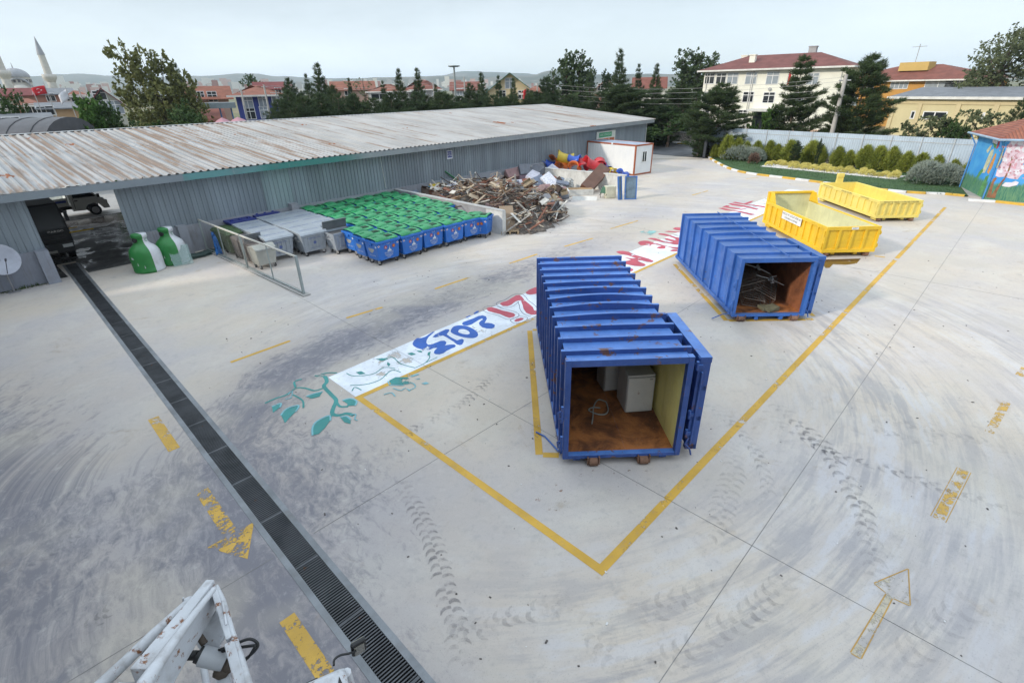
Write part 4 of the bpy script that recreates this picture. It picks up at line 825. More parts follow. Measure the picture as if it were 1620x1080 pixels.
def make_bin():
    t = thing('wheeled_bin', 'x', 'bin', (0,0,0), 0, 'blue wheeled bins packed in rows by the shed')
    mb = MB(); mb.frustum(-.57,.57,-.44,.40,.24, -.635,.635,-.50,.48,1.06)
    mb.box(-.68,.68,-.545,.53,1.05,1.15)
    for x in np.arange(-.6,.61,.15): mb.box(x-.012,x+.012,-.535,-.50,.985,1.05)
    for s in (-1,1): mb.box(s*.64-.05,s*.64+.05,-.12,.10,.93,1.05)
    for s in (-1,1): mb.frustum(s*.30-.2,s*.30+.2,-.46,.42,.235, s*.30-.22,s*.30+.22,-.47,.44,.34)
    mb.build('body', m_binblue, t, .014)
    mb = MB()
    for s in (-1,1): mb.cyl((s*.66,-.02,.95),(s*.735,-.02,.95),.028,n=8)
    for s in (-1,1):
        for y in (-.36,.28): mb.cyl((s*.68,y-.06,1.12),(s*.715,y-.06,1.12),.012,n=6); mb.cyl((s*.715,y-.06,1.12),(s*.715,y+.1,1.12),.012,n=6)
    mb.build('trunnion', m_binblue, t)
    mb = MB(); n = 9; xs = [-.62,-.57,-.33,-.30,.02,.06,.12,.46,.52,.58,.62]; zs = [0,.03,.04,.075,.075,.03,-.01,-.01,.04,.03,0]; vs = []; N = n+1   # lid: arched front to back, with a raised grip
    for x, zz in zip(xs, zs):
        for k in range(N): a = PI*k/n; y = -.47*math.cos(a); vs.append((x, y, 1.152+ (math.sin(a)**.7)*(.10+zz)))
    fs = [(i*N+k, (i+1)*N+k, (i+1)*N+k+1, i*N+k+1) for i in range(len(xs)-1) for k in range(n)]
    mb.add(vs, fs, True); mb.box(-.56,-.2,-.50,-.42,1.15,1.20); mb.box(.2,.56,-.50,-.42,1.15,1.20); mb.box(-.52,-.32,-.1,.02,1.25,1.315)
    lid = mb.build('lid', m_lid, t, 0)
    mb = MB(); mb.box(.12,.47,-.24,.10,1.2,1.262); mb.build('grip_recess', mat('lid_recess_shadow_green', (.006,.045,.02), .7), lid)
    for x, y, a in ((-.48,-.34,.5),(.48,-.34,.2),(-.48,.30,1.2),(.48,.30,.9)): castor(t, x, y, .10, a)
    mb = MB(); f = lambda z: -.445-.06*(z-.24)/.82-.003                  # printing on the front
    def fr(txt, size, x, z, sx=1): text_on(mb, txt, size, (x, f(z), z), (1,0,0), (0,-.073,1), .002, sx=sx)
    fr('ÇÖP', .085, 0, .965); fr('BELEDİYESİ', .105, .02, .545, .9); fr('TEMİZLİK', .10, .02, .435); fr('İŞLERİ', .10, .02, .345)
    b = [(-.06,.60),(.16,.60),(.16,.66),(.10,.70),(.075,.78),(.065,.90),(.05,.78),(.02,.70),(-.06,.66)]; mb.add([(x, f(z)-.002, z) for x, z in b], [tuple(range(len(b)))])
    for z in (.63,.67): pass
    mb.build('front_print', m_stick, t)
    mb = MB()
    for s in (-1,1): mb.add([(s*.53+x, f(.93)-.003-.05*z, .93+z) for x, z in ((-.075,.02),(-.02,-.05),(.075,-.02),(.02,.05))], [(0,1,2,3)])
    mb.build('reflector', m_stick, t); mb = MB()
    for s in (-1,1): mb.add([(s*.53+x, f(.93)-.006-.05*z, .93+z) for x, z in ((-.03,.01),(.0,-.035),(.03,-.01),(.0,.035))], [(0,1,2,3)])
    def disc(mb2, x, z, r): mb2.add([(x+r*math.cos(2*PI*k/14), f(z+r*math.sin(2*PI*k/14))-.003, z+r*math.sin(2*PI*k/14)) for k in range(14)], [tuple(range(14))])
    disc(mb, -.15, .82, .085); disc(mb, .30, .82, .085); mb.build('red_sticker', m_stred, t)
    mb = MB(); mb.add([(.30+.055*math.cos(2*PI*k/12), f(.82)-.008, .82+.055*math.sin(2*PI*k/12)) for k in range(12)], [tuple(range(12))]); mb.build('orange_sticker', m_stor, t)
    mb = MB(); mb.add([(-.15+x, f(.82)-.008, .82+z) for x, z in ((-.05,-.045),(.05,-.045),(.05,-.02),(-.05,-.02))], [(0,1,2,3)]); mb.add([(-.15+x, f(.82)-.008, .82+z) for x, z in ((-.045,0),(.02,0),(.0,.045),(-.02,.04))], [(0,1,2,3)]); mb.build('sticker_mark', m_stick, t)
    mb = MB(); g = lambda z: -.573-.065*(z-.24)/.82-.003                 # print on the left end
    ux = (0,-1,0); text_on(mb, 'TEMİZ ÇEVRE', .085, (g(.45), -.02, .45), ux, (-.08,0,1), .003, sx=.95); text_on(mb, 'ÇÖP', .08, (g(.93), .1, .93), ux, (-.08,0,1), .003); mb.add([(g(.90)-.004,-.40+y,.90+z) for y, z in ((-.075,-.02),(.02,-.05),(.075,.02),(-.02,.05))], [(0,3,2,1)]); mb.build('side_print', m_stick, t)
    mb = MB(); mb.add([(g(.70)-.004, y, z) for y, z in ((.26,.78),(-.22,.78),(-.20,.70),(-.05,.58),(.08,.58),(.24,.70))], [tuple(range(6))]); mb.build('side_emblem', m_grey, t)
    return t
BIN = make_bin()
def place_bins():
    rng = random.Random(21); first = [True]
    def put(x, y, rz, label):
        if first[0]: BIN.location = (x,y,0); BIN.rotation_euler = (0,0,rz); BIN['label'] = label; first[0] = False
        else: dup(BIN, (x,y,0), rz, label)
    sk = R(2.6)
    for r in range(9):
        y0 = 20.95+1.135*r; xs = [12.46+1.37*c for c in range(5)] if r < 2 else [13.45+1.365*c for c in range(5)] if r > 2 else [12.6+1.37*c for c in range(5)]
        for c, x in enumerate(xs):
            if r == 0 and c == 5: continue
            x += rng.uniform(-.025,.025); y = y0+rng.uniform(-.05,.05)+.03*(x-12)
            if r == 0: y += (0,.0,.06,.0,-.02)[c]
            rz = sk*.6+R(rng.uniform(-2.2,2.2))+(R(-7) if (r == 0 and c == 4) else 0)
            lab = 'blue wheeled bin with green lid, %s row counted from the yard, %s from the left' % (ORD[r+1], ORD[c+1])
            if r == 0: lab = 'blue wheeled bin with white print in the front row, %s' % (('leftmost at the open corner','second from the left','third from the left','fourth from the left','fifth, turned slightly askew')[c])
            put(x, y, rz, lab)
    for k in range(1): put(18.66, 20.95, R(-62), 'blue bin turned sideways against the end of the concrete divider')
place_bins()
# galvanised bins
m_galv = mat('galvanised_sheet', (.37,.41,.46), .42, .12, var=.14, vscale=1.6, dirt=.25, streak=.25, rand=.15, rust=.03); m_galvin = mat('dark_bin_inside', (.08,.08,.085), .7)
m_bluetxt = mat('faded_blue_stencil', (.10,.14,.33), .6)
def metal_bin(name='metal_bin', open_=False, m=None):
    m = m or m_galv; t = thing(name, 'x', 'bin', (0,0,0), 0, 'grey metal bins beside the wire fence')
    mb = MB()
    if open_:
        b = ((-.56,.56,-.40,.40,.22),(-.66,.66,-.50,.50,1.10)); mb.frustum(-.56,.56,-.40,.40,.22, -.66,.66,-.50,.50,1.08)
        mb.f.pop(-5); mb.m.pop(-5); mb.sm.pop(-5)        # no top face
    else: mb.frustum(-.56,.56,-.40,.40,.22, -.66,.66,-.50,.50,1.10)
    mb.box(-.68,.68,-.53,-.50,1.02,1.10); mb.box(-.68,.68,.50,.53,1.02,1.10)
    for x in np.arange(-.5,.51,.2): mb.add([(x-.045,-.415,.34),(x+.045,-.415,.34),(x+.055,-.495,.97),(x-.055,-.495,.97),(x-.03,-.44,.36),(x+.03,-.44,.36),(x+.04,-.52,.95),(x-.04,-.52,.95)], [(4,5,6,7),(0,4,7,3),(1,2,6,5),(3,7,6,2),(0,1,5,4)])
    mb.build('body', m, t, .006)
    mb = MB()
    if open_:
        mb.T = Matrix.Translation((0,.50,1.10)) @ Matrix.Rotation(R(8),4,'X'); mb.box(-.66,.66,0,.03,0,.46); mb.box(-.66,.66,-.05,0,.43,.46); mb.build('lid', mat('open_lid_dark', (.17,.18,.19), .5, .3, var=.15, dirt=.3), t)
        mb = MB(); mb.add([(-.64,-.48,1.0),(.64,-.48,1.0),(.64,.48,1.0),(-.64,.48,1.0)], [(0,1,2,3)]); mb.build('contents', m_galvin, t)
    else:
        mb.add([(-.70,-.56,1.10),(.70,-.56,1.10),(.70,-.46,1.19),(-.70,-.46,1.19),(.70,.52,1.25),(-.70,.52,1.25),(.70,.56,1.10),(-.70,.56,1.10)], [(0,1,2,3),(3,2,4,5),(5,4,6,7),(1,6,4,2),(0,3,5,7),(0,7,6,1)]); lid = mb.build('lid', m, t, .01)
        mb = MB(); text_on(mb, 'KENTSEL ATIK', .16, (0,0,1.226), (1,0,0), (0,1,.06), .003); mb.build('lettering', m_bluetxt, lid)
    mb = MB()
    for s in (-1,1): mb.cyl((s*.66,0,.92),(s*.76,0,.92),.03,n=8); mb.tube([(s*.67,-.3,.8),(s*.73,-.3,.8),(s*.73,.3,.8),(s*.67,.3,.8)], .014, 6)
    mb.build('handle', m_zinc, t)
    mb = MB(); text_on(mb, 'KENTSEL ATIK', .10, (0,-.53,.90), (1,0,0), (0,-.11,1), .004); text_on(mb, 'TEMİZ TUTALIM', .07, (0,-.452,.40), (1,0,0), (0,-.11,1), .004); mb.add([(.08*math.cos(2*PI*k/12), -.485-.11*(.08*math.sin(2*PI*k/12)), .66+.08*math.sin(2*PI*k/12)) for k in range(12)], [tuple(range(12))]); mb.build('stencil', m_bluetxt, t)
    for x, y, a in ((-.46,-.32,.5),(.46,-.32,1.2),(-.46,.30,.2),(.46,.30,2)): castor(t, x, y, .09, a)
    return t
def place_metal():
    mbn = metal_bin(); cols = [(9.25, 25.45, 4, 'left column by the fence'), (10.78, 25.0, 5, 'middle column'), (12.05, 26.2, 4, 'right column beside green lids')]; first = True
    for x, y0, n, nm in cols:
        for k in range(n):
            lab = 'grey metal bin with sloping lid, %s in the %s' % (('frontmost' if k == 0 else ORD[k+1]), nm); p = (x+.02*(k % 2), y0+1.08*k, 0)
            if x == 12.05: p = (x+.02, y0+1.08*k, 0)
            rz = R(2.0+(k*37 % 5)-2)
            if first: mbn.location = p; mbn.rotation_euler = (0,0,rz); mbn['label'] = lab; first = False
            else: dup(mbn, p, rz, lab)
    nb = plastic('navy_bin_paint', (.02,.035,.22), .5)
    for i, (x, y) in enumerate(((9.2,29.72),(10.75,30.35))):
        t = thing('wheeled_bin', ('dark blue bin against the plinth behind the left column of metal bins','dark blue bin against the plinth behind the middle column of metal bins')[i], 'bin', (x,y,0), R(2.6))
        mb = MB(); mb.frustum(-.57,.57,-.4,.40,.24, -.64,.64,-.42,.44,1.20); mb.box(-.70,.70,-.45,.50,1.20,1.30); mb.build('body', nb, t, .01)
        for q in (-.45,.0,.45): mb = MB(); mb.box(q-.06,q+.06,-.1,.08,1.30,1.36); mb.build('hinge_block', nb, t)
        for q in ((-.48,-.3),(.48,-.3)): castor(t, q[0], q[1])
    ob = metal_bin('open_metal_bin', True); ob.location = (12.02,24.15,0); ob.rotation_euler = (0,0,R(1)); ob['label'] = 'grey metal bin standing in front with its dark lid thrown open'; del ob['group']
place_metal()
# ------------------------------------------------------------------ odd bins behind the wire fence
def odd_bins():
    g = plastic('olive_green_bin', (.05,.10,.03), .6, .2, .3); br = plastic('brown_bin', (.12,.10,.095), .6, .15, .35)
    def cart(lab, x, y, rz, m, w=.7, d=.78, h=1.05, lidm=None):
        t = thing('small_bin', lab, 'bin', (x,y,0), rz); mb = MB(); mb.frustum(-w*.42,w*.42,-d*.40,d*.40,.10,-w*.5,w*.5,-d*.5,d*.5,h-.06); mb.box(-w*.53,w*.53,-d*.53,d*.53,h-.10,h-.04); mb.build('body', m, t, .012)
        mb = MB(); mb.frustum(-w*.52,w*.52,-d*.54,d*.5,h-.04,-w*.42,w*.42,-d*.40,d*.42,h+.06); mb.build('lid', lidm or m, t, .012)
        for s in (-1,1): mb = MB(); mb.cyl((s*w*.40-.03,d*.36,.10),(s*w*.40+.03,d*.36,.10),.10,n=12); mb.build('wheel', m_rubber, t)
        mb = MB(); mb.cyl((-w*.4,d*.56,h-.02),(w*.4,d*.56,h-.02),.018,n=6); mb.build('handle', m, t)
    cart('olive green bin nearest the plinth behind the wire fence', 8.15, 29.3, R(8), g, .9, .9, 1.1); cart('olive green bin beside the blue cloth behind the wire fence', 8.2, 28.2, R(0), g, .9, .9, 1.1)
    cart('grey brown bin behind the wire fence, next to the green bins', 8.15, 26.95, R(3), br); cart('second grey brown bin behind the wire fence, nearer the pale steel bin', 8.2, 26.0, R(-3), br, .75, .8)
    pale = mat('pale_dented_steel', (.42,.42,.38), .5, .15, var=.15, dirt=.3, rust=.08)
    t = thing('steel_bin', 'pale dented steel bin with tilting lid just behind the wire fence', 'bin', (8.22,24.6,0), R(4)); t.scale = (.8,.9,1); mb = MB(); mb.frustum(-.50,.50,-.38,.40,.20,-.60,.60,-.45,.48,.95); mb.build('body', pale, t, .02)
    mb = MB(); mb.add([(-.62,-.5,.95),(.62,-.5,.95),(.62,-.2,1.13),(-.62,-.2,1.13),(.62,.5,1.0),(-.62,.5,1.0)], [(0,1,2,3),(3,2,4,5),(0,3,5),(1,4,2),(0,5,4,1)]); mb.build('lid', pale, t, .02); mb = MB(); mb.box(-.5,.5,-.53,-.50,.90,.95); mb.build('handle', m_zinc, t)
    for q in ((-.42,-.3),(.42,-.3),(-.42,.3),(.42,.3)): castor(t, q[0], q[1], .09)
    t = thing('open_lid_bin', 'dark bin with its lid raised behind the wire fence', 'bin', (8.3,25.35,0), R(4)); t.scale = (.8,.8,1); mb = MB(); mb.frustum(-.45,.45,-.35,.35,.15,-.52,.52,-.42,.42,.98); mb.build('body', br, t); mb = MB(); mb.T = Matrix.Translation((0,.42,.98)) @ Matrix.Rotation(R(10),4,'X'); mb.box(-.52,.52,0,.04,0,.42); mb.build('lid', bpy.data.materials['open_lid_dark'], t)
    rng = random.Random(4); mb = MB(); P = at(348,404); N = 9; vs = []
    for i in range(N):
        for j in range(7):
            z = 1.15*(1-i/(N-1)); w = .10+.22*(i/(N-1))**1.2; vs.append((P.x+.05*math.sin(j*2.1+i*.4)+(j/6-.5)*w, P.y+.06*math.sin(j*2.6+i)+.25*(1-i/(N-1)), z+.01))
    mb.add(vs, [(i*7+j,i*7+j+1,(i+1)*7+j+1,(i+1)*7+j) for i in range(N-1) for j in range(6)], True); o = mb.build('cloth', mat('blue_cloth', (.03,.16,.48), .8, var=.2, vscale=4)); o.modifiers.new('s','SOLIDIFY').thickness = .01; tag(o, 'crumpled blue cloth hanging on the wire fence by the plinth', 'cloth')
odd_bins()
def wire_fence():
    A, B, C_ = Vector(P2(481,466)), Vector(P2(398,424)), Vector(P2(327,395)); d = (C_-A); L = d.length; rz = math.atan2(d.y, d.x); h = 1.62
    t = thing('wire_fence', 'chain-link fence panel on grey steel posts running out from the shed beside the bins', 'fence', (A.x,A.y,0), rz); ps = mat('galvanised_post', (.36,.41,.41), .45, .4, var=.15, dirt=.25); pale = mat('pale_top_rail', (.55,.53,.48), .6, dirt=.3)
    b = (B-A).length
    for x, w in ((0,.09),(b,.08),(L-.1,.06)): mb = MB(); mb.box(x-w/2,x+w/2,-w/2,w/2,0,h+.02); mb.box(x-w*.2,x+w*.2,-w*.62,w*.62,0,h); mb.build('post', ps, t)
    for x in (b*.5, b+(L-b)*.5): mb = MB(); mb.box(x-.025,x+.025,-.02,.02,.05,h-.04); mb.build('mid_post', ps, t)
    mb = MB(); mb.box(.0,L,-.03,.03,h-.05,h+.01); mb.build('top_rail', pale, t); mb = MB(); mb.box(.0,L,-.02,.02,.06,.11); mb.build('bottom_rail', ps, t)
    g = G('chain_link'); v = g.obj(); s = g.n('ShaderNodeSeparateXYZ'); g.l(v, s.inputs[0])
    def wires(sg): return g.math('LESS_THAN', g.math('FRACT', g.math('MULTIPLY', g.math('ADD', s.outputs[0], g.math('MULTIPLY', s.outputs[2], sg)), 14.0)), .06)
    g.l(g.math('MAXIMUM', wires(1.0), wires(-1.0)), g.b.inputs['Alpha']); g.b.inputs['Base Color'].default_value = (.36,.37,.36,1); g.b.inputs['Roughness'].default_value = .5; g.b.inputs['Metallic'].default_value = .4
    mb = MB(); mb.add([(0,.0,.08),(L,.0,.08),(L,.0,h-.03),(0,.0,h-.03)], [(0,1,2,3)]); mb.build('mesh', g.mat, t)
    mb = MB(); mb.prism([(-.25,-.16),(L,-.13),(L,.13),(-.25,.16)], .001, .05); mb.build('footing', mat('footing_concrete', (.36,.35,.34), .9, dirt=.4), t)
wire_fence()
# ------------------------------------------------------------------ bottle banks
def bottle_banks():
    gm = mat('bottle_green_shell', (.022,.20,.045), .4, var=.12, vscale=1.5, dirt=.2); wm = mat('bottle_white_shell', (.60,.62,.66), .4, var=.06, dirt=.25)
    prof = [(.0,0),(.66,0),(.685,.05),(.69,.12),(.675,.14),(.685,.45),(.68,.80),(.655,.98),(.60,1.12),(.50,1.24),(.38,1.34),(.31,1.44),(.29,1.56),(.295,1.66),(.335,1.68),(.34,1.80),(.325,1.86),(.0,1.87)]
    for (px, py), lab in (((241,429),'green and white bottle-shaped glass bank nearest the dark opening of the shed'), ((281,417),'green and white bottle-shaped glass bank beside the buttress, glass sheet leaning on it')):
        p = at(px, py); p.y += .30; t = thing('bottle_bank', lab, 'bottle bank', (p.x,p.y,0), 0); t.scale = (.93,.93,.93)
        split = R(262+16)
        mb = MB(); mb.lathe(prof, 18, a0=split-PI+R(4), a1=split+R(4)); mb.build('green_half', gm, t); mb = MB(); mb.lathe(prof, 18, a0=split+R(4), a1=split+PI+R(4)); mb.build('white_half', wm, t)
        a = split-R(64); mb = MB(); mb.T = Matrix.Rotation(a,4,'Z'); mb.cyl((.20,0,1.60),(.345,0,1.60),.115,n=16); mb.build('mouth', m_rubber, t)
        a = split+R(36); c, s_ = math.cos(a), math.sin(a); mb = MB(); pts = [(.30*c-.075*s_*math.cos(u)*1, .30*s_+.075*c*math.cos(u), 1.56+.075*math.sin(u)) for u in np.linspace(.6,5.7,12)]; mb.tube(pts, .010, 5); mb.build('emblem', mat('green_emblem', (.05,.25,.15), .5), t)
        mb = MB()
        for q, z in ((-.55,.35),(-.95,.50)): b = split+q; mb.add([(.69*math.cos(b+u), .69*math.sin(b+u), z+w) for u, w in ((-.03,-.07),(.03,-.07),(.0,.09))], [(0,1,2)])
        mb.add([(.692*math.cos(split-1.25+u), .692*math.sin(split-1.25+u), .78+w) for u, w in ((-.1,-.05),(.12,-.06),(.08,.02),(-.06,.06))], [(0,1,2,3)]); mb.build('scuffed_sticker', wm, t)
    g = G('green_glass'); g.b.inputs['Base Color'].default_value = (.35,.5,.48,1); g.b.inputs['Roughness'].default_value = .08; g.b.inputs['Transmission Weight'].default_value = .0; g.b.inputs['Alpha'].default_value = .35
    p = at(292,420); mb = MB(); mb.T = Matrix.Translation((p.x,p.y+.05,.02)) @ Matrix.Rotation(R(-6),4,'Z') @ Matrix.Rotation(R(-22),4,'X'); mb.box(-.42,.42,-.01,.01,0,.95); tag(mb.build('glass_sheet', g.mat), 'sheet of glass leaning against the bottle bank', 'glass')
    fl = mat('green_aluminium_frame', (.07,.11,.10), .5, .3); q = at(318,404)
    for i, (dx, dy, a, w) in enumerate(((0,0,.25,1.3),(.4,.25,.55,1.0),(-.4,-.1,.0,1.1))):
        mb = MB(); mb.T = Matrix.Translation((q.x+dx,q.y+dy-.1,.02+.05*i)) @ Matrix.Rotation(a,4,'Z') @ Matrix.Rotation(.04,4,'Y')
        for b in ((-w/2,w/2,-.3,-.26),(-w/2,w/2,.26,.3),(-w/2,-w/2+.04,-.26,.26),(w/2-.04,w/2,-.26,.26)): mb.box(b[0],b[1],b[2],b[3],0,.04)
        mb.box(-w/2+.04,w/2-.04,-.26,.26,.01,.02); tag(mb.build('window_frame', fl), ('green window frame lying flat, middle one of the heap by the fence','green window frame lying nearest the fence','green window frame lying nearest the bottle bank')[i], 'window frame')
    mb = MB(); r2 = random.Random(2)
    for k in range(7): mb.cbox((r2.uniform(-.3,.3),r2.uniform(-.15,.15),.12+.05*k*.3),(r2.uniform(.05,.2),r2.uniform(.03,.1),.02),(r2.uniform(-.5,.5),r2.uniform(-.5,.5),r2.uniform(0,3)))
    o = mb.build('broken_glass', mat('shiny_shards', (.55,.55,.5), .15)); o.location = (p.x+.15,p.y+.3,.04); tag(o, 'small heap of bright shards behind the leaning glass', 'shards')
bottle_banks()
# ------------------------------------------------------------------ site cabin
def cabin():
    t = thing('site_cabin', 'white prefabricated cabin with orange steel edges and one window, beside the shed', 'cabin', (42.03,25.74,0), R(-8)); w, l, h = 2.45, 6.1, 2.62
    g = G('ribbed_white_panel'); v = g.obj(); c = g.mix(g.step(g.noise(v, .7, 4, .6), .3, .7), (.68,.70,.72), (.76,.77,.77)); g.l(c, g.b.inputs['Base Color']); g.b.inputs['Roughness'].default_value = .45; wp = g.mat
    og = mat('orange_cabin_steel', (.33,.085,.03), .5, var=.15, dirt=.15)
    mb = MB(); mb.box(.03,w-.03,.03,l-.03,.06,h-.05)
    for y in np.arange(.18,l-.2,.33): mb.box(.018,.03,y,y+.24,.12,h-.14)
    mb.build('wall_panels', wp, t)
    mb = MB()
    for x in (0,w-.12):
        for y in (0,l-.12): mb.box(x,x+.12,y,y+.12,0,h)
    for z0, z1 in ((0,.13),(h-.13,h)):
        mb.box(.12,w-.12,0,.10,z0,z1); mb.box(.12,w-.12,l-.10,l,z0,z1); mb.box(0,.10,.12,l-.12,z0,z1); mb.box(w-.10,w,.12,l-.12,z0,z1)
    mb.build('steel_frame', og, t, .006)
    mb = MB(); mb.box(.10,w-.10,.10,l-.10,h-.05,h-.02)
    for x in np.arange(.25,w-.2,.3): mb.box(x,x+.06,.10,l-.10,h-.02,h+.01)
    mb.build('roof', mat('zinc_cabin_roof', (.40,.47,.58), .4, .3, var=.1), t)
    f = MB(); f.box(.92,1.62,-.02,.05,1.05,2.05); fo = f.build('window', mat('pvc_white', (.75,.76,.77), .35), t); gl = mat('dark_window_glass', (.02,.03,.035), .08)
    mb = MB()
    for x in (1.02,1.31): mb.box(x,x+.21,-.026,-.018,1.13,1.97)
    mb.build('pane', gl, fo)
    mb = MB(); mb.box(-.006,.0,2.75,2.95,h-.12,h+.03); mb.build('lifting_lug', wp, t)
cabin()
# ------------------------------------------------------------------ small pickup and dark lorry inside the shed
def wheel(t, c, r, wd, rim, axis='y', name='wheel'):
    c = Vector(c); d = Vector((0,1,0)) if axis == 'y' else Vector((1,0,0)); mb = MB(); mb.cyl(c-d*wd/2, c+d*wd/2, r, n=24); o = mb.build(name, m_rubber, t)
    mb = MB()
    for s in (-1,1): mb.cyl(c+d*s*wd*.40, c+d*s*(wd*.52), r*.62, n=20); 
    for k in range(5):
        a = 2*PI*k/5; e = Vector((math.cos(a),0,math.sin(a))) if axis == 'y' else Vector((0,math.cos(a),math.sin(a))); 
        for s in (-1,1): mb.cyl(c+d*s*wd*.53+e*r*.1, c+d*s*wd*.53+e*r*.58, r*.07, n=5)
    mb.build('rim', rim, o); return o
def pickup():
    P = at(157,343); p = Vector((P.x, P.y, 0)); t = thing('pickup_truck', 'small white flatbed pickup standing at the far side of the shed', 'pickup truck', (p.x+.05,p.y+.9,0), R(0)); t.scale = (1.03,1.03,1.03)
    wp = mat('white_car_paint', (.74,.76,.73), .3, var=.05, dirt=.15); gl = mat('car_glass', (.02,.025,.03), .05); rim = mat('alloy_rim', (.45,.45,.46), .3, .7); dk = mat('black_trim', (.025,.025,.028), .6)
    # origin near front wheel; nose towards +x, cab profile in x-z
    prof = [(.76,.42),(.80,.62),(.76,.86),(.56,1.08),(.42,1.16),(-.20,1.92),(-.50,1.98),(-1.02,1.98),(-1.12,1.85),(-1.15,.95),(-1.14,.42),(-.48,.40),(-.44,.58),(-.30,.72),(0,.80),(.30,.72),(.44,.58),(.48,.42)]
    def side(mb, pts, y0, y1):
        n = len(pts); p3 = [Vector((x,z,0)) for x, z in pts]; tr = tessellate_polygon([p3]); vs = [(x,y0,z) for x,z in pts]+[(x,y1,z) for x,z in pts]; fs = []
        for q in tr: fs += [tuple(q), tuple(i+n for i in q)[::-1]]
        fs += [(i,(i+1)%n,(i+1)%n+n,i+n) for i in range(n)]; mb.add(vs, fs)
    mb = MB(); side(mb, prof, 0, 1.64); body = mb.build('cab', wp, t, .03)
    mb = MB(); mb.add([(.26,-.012,1.20),(-.26,-.012,1.80),(-.92,-.012,1.80),(-.95,-.012,1.22)], [(0,1,2,3)]); mb.build('side_window', gl, body)
    mb = MB(); mb.add([(.43,.12,1.19),(.43,1.52,1.19),(-.17,1.46,1.90),(-.17,.18,1.90)], [(0,1,2,3)]); 
    for i in range(4): mb.v[i] = (mb.v[i][0]+.02, mb.v[i][1], mb.v[i][2]+.015)
    mb.build('windscreen', gl, body)
    mb = MB(); mb.add([(-1.02,-.006,.55),(-.98,-.006,1.2),(-.96,-.006,1.2),(-1.0,-.006,.55)], [(0,1,2,3)]); mb.box(-.93,-.76,-.03,.0,1.02,1.07); mb.build('door_handle', dk, body)
    mb = MB(); mb.box(.71,.81,.08,.40,.72,.90); mb.build('headlight', mat('lamp_glass', (.6,.62,.62), .1), body); mb = MB(); mb.box(.71,.81,1.24,1.56,.72,.90); mb.build('headlight', bpy.data.materials['lamp_glass'], body)
    mb = MB(); mb.box(.32,.46,-.20,-.04,1.14,1.36); mb.build('mirror', dk, body)
    mb = MB(); mb.box(.5,.84,.02,1.62,.36,.60); mb.build('bumper', wp, t, .03)
    mb = MB(); mb.box(-4.1,-1.25,-.05,1.69,.78,.88); mb.box(-4.1,-1.25,-.05,-.01,.88,1.30); mb.box(-4.1,-1.25,1.65,1.69,.88,1.30); mb.box(-4.1,-4.06,-.01,1.65,.88,1.30); mb.box(-1.30,-1.25,-.05,1.69,.88,1.75)
    for x in (-2.2,-3.2): mb.box(x-.03,x+.03,-.065,-.05,.80,1.30)
    mb.build('load_bed', wp, t, .01)
    mb = MB(); mb.box(-4.0,.3,.4,.5,.5,.66); mb.box(-4.0,.3,1.14,1.24,.5,.66); mb.box(-2.2,-1.5,-.0,.35,.42,.72); mb.build('chassis', dk, t)
    mb = MB(); mb.box(-1.9,-1.35,-.06,-.055,1.02,1.16); mb.build('blue_decal', mat('blue_decal', (.05,.1,.4), .5), t)
    for x in (0,-2.9):
        for y in (.06,1.52): wheel(t, (x,y,.34), .34, .2, rim)
pickup()
